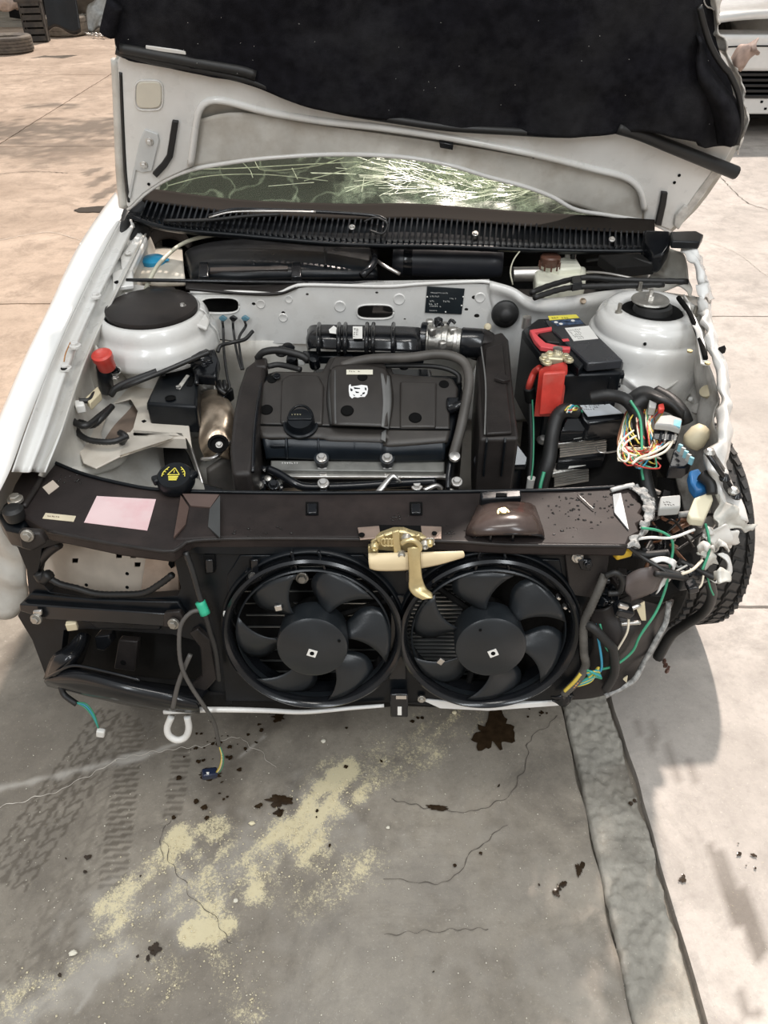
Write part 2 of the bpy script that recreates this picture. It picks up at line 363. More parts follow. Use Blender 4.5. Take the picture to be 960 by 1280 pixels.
def masks(x, y):
    u_, w_ = x*.64+y*.77, x*.77-y*.64; n4 = noise.noise(Vector((u_*7, w_*34, 8)))
    n = noise.noise(Vector((x*9, y*9, 0))); n2 = noise.noise(Vector((x*30, y*30, 3))); n3 = noise.noise(Vector((x*3, y*3, 5)))
    P = D = S = 0
    for s in POW:
        d = dseg(x, y, s)[0]/s[2]
        if d < 2.2: P = max(P, s[3]*(1.05-d*d*.36)*(.72+n*.7+n2*.55+n4*.75))
    for s in DRK:
        d = dseg(x, y, s)[0]/s[2]
        if d < 1.6: D = max(D, s[3]*min(1, max(0, 1.3-d+n*1.3+n2*.5)))
    for s in SCF:
        d = dseg(x, y, s)[0]/s[2]
        if d < 1.6: S = max(S, s[3]*min(1, max(0, 1.2-d+n*.9+n2*.9)))
    for s in TRK:
        d, al, ac, t = dseg(x, y, s)
        if d < s[2] and 0 < t < 1:
            fade = .95+.4*n3+n*.3
            if s[4]: v = 1 if (al % .016) < .008 else .12
            else: v = 1 if (abs(((al*1.0+abs((ac % .05)-.025)*1.2) % .034)) < .009 or (abs(ac) % .028) < .005) else .1
            D = max(D, s[3]*v*fade*1.1) if v > .5 else D*.75
    return max(0, P), min(1, max(0, D)), min(1, max(0, S))
floor = mk('floor', *boxd((0, 7, -.10), (26, 24, .14)), CONC, None); tag(floor, kind='structure')
def slab(x0, x1, y0, y1, m, n=None, label=None):
    nx = n[0] if n else max(8, int((x1-x0)/.04)); ny = n[1] if n else max(8, int((y1-y0)/.04))
    g = .006; v = []; f = []; A = [[], [], []]
    for j in range(ny+1):
        for i in range(nx+1):
            x = x0+g+(x1-x0-2*g)*i/nx; y = y0+g+(y1-y0-2*g)*j/ny
            if i in (0, nx): x += nz((x, y, 1), 9)*.008
            if j in (0, ny): y += nz((x, y, 2), 9)*.008
            z = nz((x, y, 0), .8)*.004 - (.004 if (i in (0, nx) or j in (0, ny)) else 0)-.003
            v.append(Vector((x, y, z))); q = masks(x, y)
            for k in range(3): A[k].append(q[k])
    for j in range(ny):
        for i in range(nx): f.append((j*(nx+1)+i, j*(nx+1)+i+1, (j+1)*(nx+1)+i+1, (j+1)*(nx+1)+i))
    rim = [i for i in range(nx+1)]+[j*(nx+1)+nx for j in range(1, ny+1)]+[ny*(nx+1)+i for i in range(nx-1, -1, -1)]+[j*(nx+1) for j in range(ny-1, 0, -1)]
    k0 = len(v)
    for r_ in rim: v.append(v[r_]-Vector((0, 0, .05)));
    for k in range(3): A[k] += [0]*len(rim)
    for i in range(len(rim)): a, b = i, (i+1) % len(rim); f.append((rim[b], rim[a], k0+a, k0+b))
    o = mk('slab', v, f, m, floor, smooth=False)
    for nme, a in zip(('powder', 'dark', 'scuff'), A):
        at = o.data.attributes.new(nme, 'FLOAT', 'POINT'); at.data.foreach_set('value', a)
    return o
XJ = -3.42; XS0, XS1 = .478, .612
slab(-1.35, XS0, -.2, 1.65, CONC, (300, 300))                      # the slab under the car's nose
slab(XJ, -1.35-.0, -.2, 1.65, CONCW, (40, 40))
slab(XJ, -1.0, 1.65, 3.9, CONCW, (110, 60)); slab(-1.0, XS0, 1.65, 3.9, CONC, (20, 30))
slab(XJ, XS0, 3.9, 7.3, CONCW, (110, 100)); slab(XJ, XS0, 7.3, 10.9, CONCW, (80, 90)); slab(XJ, XS0, 10.9, 15.6, CONCW, (30, 40))
slab(-7.6, XJ, 3.9, 7.3, CONCW, (70, 60)); slab(-7.6, XJ, 7.3, 10.9, CONCW, (80, 70)); slab(-7.6, XJ, 10.9, 15.6, CONCW, (30, 40)); slab(-7.6, XJ, -.2, 3.9, CONCW, (30, 40))
slab(XS1, 4.6, -.2, 1.65, CONCP, (200, 110)); slab(XS1, 4.6, 1.65, 3.75, CONCP, (80, 60)); slab(XS1, 4.6, 3.75, 7.3, CONCP, (60, 60)); slab(XS1, 4.6, 7.3, 10.9, CONCP, (30, 30)); slab(XS1, 4.6, 10.9, 15.6, CONCP, (30, 30))
slab(4.6, 9, -.2, 7.3, CONCP, (20, 30)); slab(4.6, 9, 7.3, 15.6, CONCP, (20, 30))
# rough strip filling the trench between the slabs
nx, ny = 30, 620; v = []; f = []
for j in range(ny+1):
    y = -.2+j*3.2/500 if j <= 500 else 3.0+(j-500)*12.6/120
    for i in range(nx+1):
        u = i/nx; xl = XS0+.0+nz((0, y, 1), 6)*.006; xr = XS1-.006+nz((3, y, 1), 5)*.016+nz((3, y, 9), 22)*.007
        x = xl+(xr-xl)*u
        z = -.004+nz((x, y, 0), 14)*.007+nz((x, y, 4), 55)*.007+nz((x, y, 7), 120)*.005-(.015 if i in (0, nx) else 0)
        v.append(Vector((x, y, z)))
for j in range(ny):
    for i in range(nx): f.append((j*(nx+1)+i, j*(nx+1)+i+1, (j+1)*(nx+1)+i+1, (j+1)*(nx+1)+i))
o = mk('trench_fill', v, f, CONCF, floor, smooth=True)
for nme in ('powder', 'dark', 'scuff'):
    at = o.data.attributes.new(nme, 'FLOAT', 'POINT')
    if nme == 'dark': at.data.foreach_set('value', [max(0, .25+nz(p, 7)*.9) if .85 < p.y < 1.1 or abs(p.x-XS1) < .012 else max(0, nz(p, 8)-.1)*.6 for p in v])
DCON = mat('crack_dirt', (.10, .085, .07), .9); PCON = mat('crack_lime', (.62, .57, .50), .8)
def crack(pts, w, m=DCON, sd=1, z=.0012, jit=.006):
    p = cr([Z(a, b, 0) for a, b in pts], len(pts)*14); v = []; f = []
    for i, c in enumerate(p):
        t = (p[min(i+1, len(p)-1)]-p[max(0, i-1)]).normalized(); s = Vector((-t.y, t.x, 0)); c = c+s*nz(c, 40, sd)*jit*2; ww = w*(.35+abs(nz(c, 30, sd+4))*1.6)
        v += [c-s*ww+EZ*z*.2, c+EZ*z, c+s*ww+EZ*z*.2]
    for i in range(len(p)-1): k = i*3; f += [(k, k+1, k+4, k+3), (k+1, k+2, k+5, k+4)]
    return mk('crack', v, f, m, floor, smooth=True)
crack([(0, 1008), (80, 985), (150, 950), (200, 938), (260, 930), (300, 922)], .0012, PCON, 2); crack([(300, 922), (330, 945), (345, 960)], .0008, PCON, 3)
crack([(697, 895), (663, 925), (655, 960), (630, 998), (590, 1013), (550, 1012), (490, 1000)], .0012, DCON, 4)
crack([(633, 1030), (590, 1065), (570, 1095), (530, 1105), (480, 1095)], .0008, DCON, 5)
crack([(205, 1050), (215, 1080), (240, 1120), (262, 1140), (290, 1180)], .0010, DCON, 6)
crack([(0, 540), (20, 505), (60, 480), (90, 450)], .003, DCON, 7); crack([(480, 1168), (540, 1165), (610, 1160)], .0006, DCON, 8)
crack([(890, 210), (930, 250), (960, 262)], .003, DCON, 9); crack([(880, 300), (920, 315), (960, 345)], .002, PCON, 12)
crack([(205, 1075), (200, 1050), (212, 1025)], .0007, DCON, 15); crack([(0, 217), (40, 214), (85, 216)], .006, DCON, 16); crack([(0, 300), (60, 290), (100, 300)], .003, PCON, 17)
# wet stains: thin blobs with an irregular edge
OIL = mat('dark_oil', (.035, .022, .012), .12, var=.3, sc=60)
def blobd(c, a, b, rot, sd, z=.0022, jag=.35, n=46):
    v = [c+EZ*z]; ca, sa = math.cos(rot), math.sin(rot)
    for i in range(n):
        t = 2*math.pi*i/n; r = 1+jag*(nz((math.cos(t)*1.3, math.sin(t)*1.3, sd), 1.2)*1.5+nz((math.cos(t)*4, math.sin(t)*4, sd+5), 1)*.8)
        x, y = a*r*math.cos(t), b*r*math.sin(t); v.append(c+Vector((x*ca-y*sa, x*sa+y*ca, z*.75)))
    return v, [(0, i+1, (i+1) % n+1) for i in range(n)]
def stain(px, py, wpx, hpx, sd, label, rot=0, jag=.45):
    c = Z(px, py, 0); a = abs((Z(px+wpx/2, py, 0)-c).x); b = abs((Z(px, py-hpx/2, 0)-c).y); v, f = blobd(c, a, b, rot, sd, jag=jag); return tag(mk('oil_stain', v, f, OIL, None, smooth=True, loc=c), label, 'stain')
stain(613, 916, 54, 46, 3, 'largest dark oil stain on the concrete in front of the right fan', jag=.6)
stain(350, 1001, 30, 14, 8, 'brown oily splash at the upper end of the larger yellow powder patch')
stain(349, 1016, 11, 8, 12, 'small round oil drop just below the brown splash by the powder')
stain(547, 1010, 28, 7, 15, 'narrow dark oil streak lying on the curved floor crack', rot=-.1, jag=.3)
stain(262, 968, 26, 12, 18, 'wet black stain under the hanging blue-black connector')
stain(193, 1187, 14, 16, 21, 'small dark drip stain below the fainter yellow powder patch')
stain(349, 897, 17, 9, 5, 'wet dark spot just below the car front under the left fan', jag=.5)
stain(724, 1086, 10, 18, 9, 'little brown drip next to the left edge of the rough strip', jag=.8)
b = B(); rnd = random.Random(4)
for cx, cy, sx, sy, n in [(697, 1115, 6, 12, 7), (670, 890, 10, 5, 7), (525, 897, 5, 4, 3), (265, 935, 22, 14, 26), (320, 925, 30, 20, 6), (270, 990, 22, 16, 12), (790, 1005, 3, 3, 2), (852, 1098, 4, 5, 3), (180, 1195, 5, 4, 3), (120, 1100, 60, 60, 6), (430, 1010, 60, 50, 6), (726, 1275, 6, 20, 5), (930, 1075, 8, 12, 5), (640, 1100, 60, 50, 5)]:
    for _ in range(n):
        c = Z(rnd.gauss(cx, sx), rnd.gauss(cy, sy), 0); r = rnd.uniform(.002, .007); b.add(*blobd(c, r, r*rnd.uniform(.5, 1.2), rnd.random()*3, rnd.random()*50, .003, n=12))
tag(b.mk('oil_drips', OIL, None, smooth=True), 'scattered tiny dark oil drips on the floor', 'drips', kind='stuff')
# powder grains and crumbs
def grain(b, c, r, rnd):
    pts = [Vector((rnd.uniform(-1, 1), rnd.uniform(-1, 1), 0)).normalized() for _ in range(0)]
    v = []; a0 = rnd.random()*6
    for i in range(4): a = a0+i*1.57; v.append(c+Vector((math.cos(a), math.sin(a), -.3))*r*rnd.uniform(.7, 1.2))
    v.append(c+EZ*r*rnd.uniform(.5, .9)+Vector((rnd.uniform(-.3, .3), rnd.uniform(-.3, .3), 0))*r)
    b.add(v, [(0, 1, 4), (1, 2, 4), (2, 3, 4), (3, 0, 4)])
POWM = mat('yellow_foam_powder', (.80, .72, .50), .9, var=.12, sc=200); CHIP = mat('pale_chip', (.78, .74, .62), .9, var=.1)
b = B(); rnd = random.Random(5)
for s in POW:
    L = (s[1]-s[0]).length
    for _ in range(int(2600*s[3]*s[2]*(L+.1)*10)):
        t = rnd.random(); p = s[0].lerp(s[1], t)+Vector((rnd.gauss(0, s[2]*.9), rnd.gauss(0, s[2]*.9), 0))
        if p.y > 1.06 : continue
        if noise.noise(p*22)+rnd.random()*.5 < .1: continue
        grain(b, p+EZ*.0005, rnd.choice((.0008, .0011, .0015, .0026)), rnd)
tag(b.mk('yellow_powder', POWM, None), 'pale yellow foam powder and crumbs spilled on the concrete before the car', 'powder', kind='stuff')
b = B()
for _ in range(420):
    p = Z(rnd.uniform(0, 700), rnd.uniform(890, 1280), 0); grain(b, p+EZ*.0005, rnd.choice((.001, .001, .0018)), rnd)
for _ in range(160):
    p = Z(rnd.uniform(700, 960), rnd.uniform(800, 1280), 0); grain(b, p+EZ*.0005, .0009, rnd)
tag(b.mk('floor_grit', CHIP, None), 'tiny pale grit scattered over the concrete', 'grit', kind='stuff')
def pebble(px, py, r, label, m=CHIP, nm='concrete_chip'):
    c = Z(px, py, 0); rn = random.Random(px); v, f = lathed([(r*.6, 0), (r, r*.3), (r*.8, r*.7), (r*.3, r*.9)], (0, 0, 0), k=8)
    v = [c+Vector((p.x*(1+rn.uniform(-.25, .25)), p.y*(.8+rn.uniform(-.2, .2)), p.z)) for p in v]; tag(mk(nm, v, f, m, None, loc=c), label, 'chip')
pebble(315, 1030, .0075, 'square pale chip at the left edge of the larger yellow patch', POWM); pebble(92, 1192, .0085, 'pale stone chip alone on the concrete at lower left')
pebble(295, 1126, .006, 'pale chip between the two yellow powder patches'); pebble(404, 927, .007, 'white chip under the gap between the left fan and the tow hook')
pebble(568, 891, .007, 'yellowish chip just below the bumper bar next to the large oil stain', POWM); pebble(485, 1035, .005, 'small white chip right of the larger powder patch')
# hole in the slab near the car's left corner
pit = Z(117, 262, 0); b = B(); b.add(*blobd(pit, .14, .07, 0, 3, .004, .2)); tag(b.mk('floor_pit', mat('pit_dirt', (.05, .04, .03), .9), floor, smooth=True), None)
# ================================================================== BACKGROUND
WALLM = mat('old_hall_wall', (.45, .42, .36), .8, var=.3, sc=3, bump=.3)
wl = mk('wall_back', *boxd((0, 18.6, 2.6), (26, .3, 5.2)), WALLM, None); tag(wl, kind='structure')
mk('stone_band', *boxd((-8.3, 18.4, .9), (1.6, .14, 1.8)), mat('pebble_dash', (.6, .52, .40), .9, var=.4, sc=30, bump=.6), wl)
mk('painted_panel', *boxd((-5.2, 18.38, 1.2), (.6, .06, 2.4)), mat('turquoise_paint', (.12, .50, .55), .6, var=.2, sc=5), wl)
def tyre(name, c, Rr, w_, axis, m, par=None, label=None, cat=None, rot=None, grooves=(.5,), rimr=.6, blocks=0, rimm=None):
    """a tyre: carcass with grooves; tread blocks as separate geometry joined in one tread part"""
    ri = Rr*rimr; hw = w_/2
    prof = [(ri, -hw*.75), (Rr*.80, -hw*1.02), (Rr*.93, -hw*.98), (Rr*.985, -hw*.86)]
    for g_ in grooves:
        x = (g_-.5)*w_; prof += [(Rr, x-.005), (Rr-.008, x-.004), (Rr-.008, x+.004), (Rr, x+.005)]
    prof += [(Rr*.985, hw*.86), (Rr*.93, hw*.98), (Rr*.80, hw*1.02), (ri, hw*.75), (ri, -hw*.75)]
    o = lathe(name, prof, c, m, par, axis=axis, k=56, label=label)
    if cat: tag(o, label, cat)
    x, y, n = frame(axis, Vector((0, 1, 0)) if abs(Vector(axis).normalized().z) > .9 else EZ); c = Vector(c)
    if blocks:
        b = B()
        edges = [-hw*.86]+[(g_-.5)*w_ for g_ in grooves]+[hw*.86]
        for r_ in range(len(edges)-1):
            e0, e1 = edges[r_]+.006, edges[r_+1]-.006
            for i in range(blocks):
                a = 2*math.pi*(i+.35*(r_ % 2))/blocks; M = Matrix((x*math.cos(a)+y*math.sin(a), -x*math.sin(a)+y*math.cos(a), n)).transposed()
                b.add(*boxd(c+M@Vector((Rr+.0015, 0, (e0+e1)/2)), (.007, 2*math.pi*Rr/blocks*.66, e1-e0), M@rx(14 if r_ in (0, len(edges)-2) else -22)))
        b.mk('tread', m, o)
    if rimm:
        lathe('rim', [(ri*1.02, -hw*.7), (ri*.95, -hw*.3), (ri*.55, -hw*.1), (ri*.5, hw*.2), (ri*.2, hw*.3), (.001, hw*.3)], c, rimm, o, axis=axis, k=28)
    return o
c = Z(4, 69, 0); tyre('old_tyre', (c.x-.02, 12.75, .105), .33, .20, (0, 0, 1), TYRED, label='old dusty tyre lying flat on the floor, nearest of the junk pile', cat='tyre', grooves=(.2, .4, .6, .8))
c = Z(77, 47, 0); tyre('old_tyre', (c.x-.05, 14.6, .13), .36, .25, (0, 0, 1), mat('pale_dusty_tyre', (.22, .19, .155), .9, var=.3, dust=(.35, .3, .24), dsc=4, damt=.6), label='wide pale-dusty tyre lying flat behind the upright dark crate', cat='tyre', grooves=(.3, .7))
cr_ = empty('plastic_crate', Z(48, 52, 0), 'dark upright plastic crate standing between two old tyres', 'crate')
CR = mat('faded_black_crate', (.055, .050, .046), .7, var=.3, dust=(.15, .13, .1), dsc=8, damt=.5)
cc = Z(48, 52, 0); M = rz(12)@rx(-6)
mk('back_board', *boxd(cc+Vector((0, .1, .26)), (.30, .03, .52), M), CR, cr_)
for s in (-1, 1): mk('side_board', *boxd(cc+M@Vector((s*.15, 0, .26)), (.025, .2, .52), M), CR, cr_)
for k in range(6): mk('slat', *boxd(cc+M@Vector((0, -.09, .04+k*.09)), (.30, .02, .065), M), CR, cr_)
mk('top_board', *boxd(cc+M@Vector((-.02, 0, .53)), (.38, .22, .04), M), CR, cr_)
# folded black bumper lying on the wide tyre
cp = Z(82, 40, .25)
o = loft('scrap_bumper', [[cp+Vector((-.22+.09*t, -.05+k*.06, z_+.05*math.sin(t*1.2+k))) for t in range(6)] for k, z_ in enumerate((.02, .22, .42, .46))], 20, 10, BLKG, None, .02)
tag(o, 'crumpled black bumper cover thrown on top of the wide old tyre', 'bumper')
cp = Z(113, 42, 0)+Vector((.22, .12, 0))
o = loft('scrap_fender', [[cp+Vector((-.35, .1, .0)), cp+Vector((0, -.05, .05)), cp+Vector((.45, -.15, .16))], [cp+Vector((-.35, .35, .28)), cp+Vector((0, .2, .34)), cp+Vector((.4, .1, .30))], [cp+Vector((-.15, .5, .55)), cp+Vector((.15, .3, .60)), cp+Vector((.32, .3, .4))]], 24, 16, ALU, None, .006, fn=lambda p, u, v: p+Vector((0, 0, nz(p, 5)*.10)))
tag(o, 'bent silver car fender lying against the junk pile next to the turquoise panel', 'fender')
o = loft('scrap_strip', [[cp+Vector((.0, -.25, .02)), cp+Vector((.25, -.2, .18)), cp+Vector((.5, -.1, .30))], [cp+Vector((.0, -.2, .06)), cp+Vector((.25, -.15, .24)), cp+Vector((.5, -.05, .36))]], 12, 3, WHITEB, None, .01)
tag(o, 'white bent trim strip leaning on the silver scrap fender', 'strip')
cp = Z(8, 34, 0)
o = loft('plastic_bag', [[cp+Vector((.26*math.cos(a)*r, .22*math.sin(a)*r, h)) for a in [i*math.pi/5 for i in range(11)]] for r, h in ((1, .25), (1.1, .38), (.8, .58), (.35, .78), (.12, .84))], 40, 18, mat('pinkish_bag', (.62, .48, .40), .5, var=.2), None, .004, fn=lambda p, u, v: p+Vector((nz(p, 7), nz(p, 7, 4), nz(p, 6, 2)))*.06)
tag(o, 'pale pinkish plastic bag slumped behind the nearest old tyre', 'bag')
cpb = Z(22, 28, 0)
for k, (dx, dy, h, a, lb) in enumerate([(-.15, .6, 1.3, 8, 'dark upright scrap post left of the crate'), (.15, .75, 1.1, -10, 'dark leaning scrap post directly behind the crate'), (1.9, 1.9, 1.2, 12, 'dark leaning scrap panel behind the silver fender')]):
    tag(mk('scrap_post', *boxd(cpb+Vector((dx, dy, h/2)), (.22 if k < 2 else .5, .1, h), ry(a)), VOID, None, bevel=.01), lb, 'post')
o = loft('fabric_heap', [[cpb+Vector((.4+i*.2, .9, 0)) for i in range(6)], [cpb+Vector((.4+i*.2, .8, .45+.2*math.sin(i))) for i in range(6)], [cpb+Vector((.5+i*.18, 1.1, .75+.15*math.cos(i*2))) for i in range(6)], [cpb+Vector((.4+i*.2, 1.5, 0)) for i in range(6)]], 26, 20, mat('dull_brown_cloth', (.16, .13, .10), .9, var=.4, sc=4), None, .01, fn=lambda p, u, v: p+Vector((nz(p, 4), nz(p, 4, 3), nz(p, 4, 6)))*.1)
tag(o, 'heap of dark dusty scrap covers behind the wide tyre', 'heap')
b = B(); c0 = Z(130, 47, 0)
for i in range(14):
    p = c0+Vector((rnd.uniform(-.22, .22), rnd.uniform(-.15, .15), .02)); b.add(*tubed([p, p+Vector((rnd.uniform(-.1, .1), rnd.uniform(-.1, .1), .05)), p+Vector((rnd.uniform(-.15, .15), rnd.uniform(-.1, .1), .0))], .008, 8, 5))
tag(b.mk('wire_scraps', STEEL, None, smooth=True), 'small tangle of bright wire scraps on the floor below the hood edge', 'scraps', kind='stuff')
# ---- white car standing behind on the right
bc = empty('parked_car', (3.42, 9.6, 0), 'white car parked behind on the right with slotted black lower grille', 'car')
def sec(y, pts): return [Vector((3.42+x, y, z)) for x, z in pts]
body = [(-.86, .30), (-.88, .62), (-.84, .86), (-.6, .94), (0, .97), (.6, .94), (.84, .86), (.88, .62), (.86, .30)]
loft('body_shell', [sec(7.66, [(x*.93, max(.50, z-.06)) for x, z in body]), sec(7.72, body), sec(8.6, [(x, z+.04) for x, z in body]), sec(9.2, body[:3]+[(-.66, .98), (0, 1.0), (.66, .98)]+body[6:]), sec(9.9, [(-.86, .3), (-.88, .7), (-.80, 1.0), (-.58, 1.4), (0, 1.46), (.58, 1.4), (.80, 1.0), (.88, .7), (.86, .3)]), sec(11.2, [(-.86, .3), (-.88, .7), (-.80, 1.0), (-.6, 1.4), (0, 1.46), (.6, 1.4), (.80, 1.0), (.88, .7), (.86, .3)]), sec(12.0, body)], 40, 60, WHITEB, bc, .01)
prism('bumper_cover', [Vector((3.42+x, 7.56+abs(x)**3*.12, .80)) for x in [-.88+i*.176 for i in range(11)]]+[Vector((4.27, 7.95, .80)), Vector((2.57, 7.95, .80))], (0, 0, -.27), WHITEB, bc, .03, 4)
for k in range(5): prism('grille_slat', [Vector((3.42+x, 7.58+abs(x)**3*.12, .515-k*.042)) for x in [-.84+i*.168 for i in range(11)]]+[Vector((4.26, 7.75, .515-k*.042)), Vector((2.58, 7.75, .515-k*.042))], (0, 0, -.024), BLKG, bc, .004)
prism('grille_backing', [Vector((2.59, 7.70, .53)), Vector((4.25, 7.70, .53)), Vector((4.25, 7.8, .53)), Vector((2.59, 7.8, .53))], (0, 0, -.22), VOID, bc)
lb = prism('lower_bumper', [Vector((3.42+x, 7.60+abs(x)**3*.12, .32)) for x in [-.86+i*.172 for i in range(11)]]+[Vector((4.27, 7.9, .32)), Vector((2.57, 7.9, .32))], (0, 0, -.13), WHITEB, bc, .01)
for k in range(9):
    for r_ in range(2): mk('slot', *boxd((2.63+k*.18+r_*.05, 7.62+abs(2.63+k*.18+r_*.05-3.42)**3*.12-.02, .29-r_*.055), (.022, .01, .018)), HOLE, lb)
prism('undertray', [Vector((2.61, 7.7, .19)), Vector((4.23, 7.7, .19)), Vector((4.23, 11.8, .19)), Vector((2.61, 11.8, .19))], (0, 0, -.05), VOID, bc)
for x in (2.70, 4.14):
    for y in (8.35, 11.2): tyre('wheel', (x, y, .30), .30, .19, (1 if x > 3.5 else -1, 0, 0), TYRE, bc, rimm=STEEL)
tube('panel_gap', [(2.9, 7.553, .715), (3.1, 7.55, .722), (3.3, 7.55, .722)], .006, HOLE, bc, k=5)
# ================================================================== THE CAR
car = empty('car', (.03, 2.6, 0), 'white crashed car with open bonnet and bare engine bay, missing its bumper and lights', 'car')
# ---------------- bonnet, standing open
HN = Vector((0, -1, -.30)).normalized(); HP0 = Vector((0, 2.2, 1.0))
def hp(px, py, off=0): return PL(px, py, HP0, HN, off)
LEFT = [(160, 262), (158, 235), (154, 180), (149, 120), (146, 75), (141, 20), (137, -60), (136, -160), (150, -262)]
RIGHT = [(838, 290), (862, 268), (893, 228), (918, 188), (926, 158), (921, 120), (906, 84), (888, 52), (880, 12), (860, -70), (800, -170), (700, -262)]
ARCH = [(838, 290), (820, 281), (803, 276), (762, 269), (720, 262), (690, 246), (655, 233), (610, 221), (560, 206), (500, 196), (420, 193), (340, 197), (290, 203), (240, 212), (205, 226), (180, 243), (160, 262)]
def hl(pts, off): return [hp(a, b, off) for a, b in pts]
nL = cr([Vector((a, b, 0)) for a, b in LEFT], 30); nR = cr([Vector((a, b, 0)) for a, b in RIGHT], 30)
nA = cr([Vector((a, b, 0)) for a, b in ARCH], 40); nT = cr([Vector((150, -262, 0)), Vector((300, -290, 0)), Vector((520, -298, 0)), Vector((700, -262, 0))], 40)
nT = nT[::-1]
v = []; f = []; NU, NV = 40, 30
def hoodgrid(off, fn=None, v0=0.0):
    v = []
    for j in range(NV):
        tj = v0+(1-v0)*j/(NV-1)
        jl = nL[min(29, int(tj*29))].lerp(nL[min(29, int(tj*29)+1)], tj*29-int(tj*29)); jr = nR[min(29, int(tj*29))].lerp(nR[min(29, int(tj*29)+1)], tj*29-int(tj*29))
        for i in range(NU):
            u = i/(NU-1); a = nA[i]; t = nT[i]                   # Coons patch of the four outline curves
            c = a.lerp(t, tj)+jr.lerp(jl, u)-(nA[0].lerp(nA[-1], u)).lerp(nT[0].lerp(nT[-1], u), tj)
            p = hp(c.x, c.y, off)
            if fn: p = fn(p, u, tj)
            v.append(p)
    return v, [(j*NU+i, j*NU+i+1, (j+1)*NU+i+1, (j+1)*NU+i) for j in range(NV-1) for i in range(NU-1)]
def skinfn(p, u, t): return p+HN*(-.035*math.sin(math.pi*min(1, u*1.0))*math.sin(math.pi*t*.9)+(nz(p, 6)*.02 if u < .12 else 0))
v, f = hoodgrid(-.012, skinfn)
bonnet = mk('bonnet', v, f, PRIMER, car, smooth=True, solid=.004)
frame_px = [(158, 258), (157, 235), (153, 180), (149, 120), (146, 78), (160, 50), (300, 60), (500, 100), (700, 110), (880, 120), (923, 150), (922, 175), (905, 205), (880, 245), (862, 268), (838, 288), (822, 282), (805, 276),
            (806, 258), (802, 240), (790, 226), (768, 217), (720, 207), (680, 196), (640, 187), (585, 177), (530, 168), (470, 159), (400, 151), (340, 141), (300, 131), (270, 128), (254, 133), (247, 146), (243, 170), (240, 198), (240, 209), (205, 225), (180, 242), (162, 260)]
prism('inner_frame', hl(frame_px, .014), -HN*.018, WHITE, bonnet, .006, 4)
# raised pressing that borders the big recess
tube('pressed_rib', hl([(806, 262), (800, 238), (782, 222), (740, 211), (690, 198), (640, 187), (560, 172), (480, 160), (400, 151), (330, 139), (285, 127), (262, 126), (250, 136), (245, 155), (241, 185), (238, 206)], .016), .009, WHITE, bonnet, n=90)
tube('folded_lip', hl(ARCH, .006), .006, WHITE, bonnet, n=90, k=6)
loft('recess_panel', [hl([(242, 150), (300, 140), (400, 156), (540, 176), (660, 196), (760, 216), (800, 240)], .002), hl([(242, 170), (300, 165), (400, 172), (540, 186), (660, 214), (760, 240), (802, 255)], .0), hl([(240, 208), (300, 201), (400, 194), (540, 202), (660, 236), (760, 268), (803, 274)], .003)], 40, 12, PRIMER, bonnet, .002, fn=lambda p, u, v: p+HN*(.006*math.sin(u*9)*math.sin(v*3)))
# oval cover, second pressing top right, side flange and crumpled edge
def pell(cx, cy, rx_, ry_, off, n=24, rot=0): return [hp(cx+rx_*math.cos(2*math.pi*i/n)-rot*ry_*math.sin(2*math.pi*i/n), cy+ry_*math.sin(2*math.pi*i/n), off) for i in range(n)]
def sq(cx, cy, rx_, ry_, off, n=28, e=.5):
    o = []
    for i in range(n):
        a = 2*math.pi*i/n; c_, s_ = math.cos(a), math.sin(a); o.append(hp(cx+rx_*math.copysign(abs(c_)**e, c_), cy+ry_*math.copysign(abs(s_)**e, s_), off))
    return o
prism('access_cover', sq(186, 119, 16, 17, .019), -HN*.006, mat('cream_paint', (.66, .62, .52), .4, var=.05), bonnet, .003)
tube('cover_bead', sq(186, 119, 17.5, 18.5, .015)+sq(186, 119, 17.5, 18.5, .015)[:2], .0025, WHITE, bonnet, n=60, k=6)
br = prism('hinge_bracket', hl([(181, 162), (197, 168), (199, 176), (190, 214), (178, 216), (170, 213), (163, 250), (160, 246), (168, 205), (175, 175)], .020), -HN*.007, mat('bracket_grey', (.56, .57, .56), .4, var=.06), bonnet, .002)
for q in ((187, 177), (180, 206)): bolt(hp(*q, .021), HN, .007, br, STEEL)
tube('side_flange', hl([(154, 258), (151, 225), (149, 180), (147, 120), (145, 75)], .004), .012, PRIMER, bonnet, n=30)
tube('edge_gap', hl([(161, 252), (157, 215), (154, 160), (151, 90)], .013), .0045, RUB, bonnet, n=30, k=6)
def strip(name, pts, wpx, off, m, par, th=.006):
    p = [Vector((a, b, 0)) for a, b in pts]; l = []; r = []
    for i, c in enumerate(p):
        t = (p[min(i+1, len(p)-1)]-p[max(i-1, 0)]).normalized(); s = Vector((-t.y, t.x, 0))*wpx/2; l.append(c+s); r.append(c-s)
    return prism(name, [hp(q.x, q.y, off) for q in l+r[::-1]], -HN*th, m, par, .002)
strip('rubber_strip', [(219, 152), (215, 178), (212, 196), (205, 207), (193, 220)], 8, .023, RUB, bonnet, .01)
strip('rubber_strip', [(831, 241), (829, 255), (826, 268), (823, 282)], 8, .023, RUB, bonnet, .01)
for q in ((186, 230), (849, 219), (843, 228), (667, 196)): lathe('plug_hole', [(.004, 0), (.004, .002)], hp(*q, .0145), HOLE, bonnet, axis=HN, k=10)
prism('edge_clip', hl([(549, 178), (567, 181), (566, 188), (550, 185)], .03), -HN*.02, BLKG, bonnet, .002)
dm = prism('bent_tab', hl([(842, 282), (844, 270), (856, 257), (860, 259), (860, 270), (848, 288)], .022), -HN*.012, DIRTYW, bonnet, .003)
strip('corner_flange', [(905, 200), (890, 222), (872, 246), (857, 268)], 9, .016, DIRTYW, bonnet, .02)
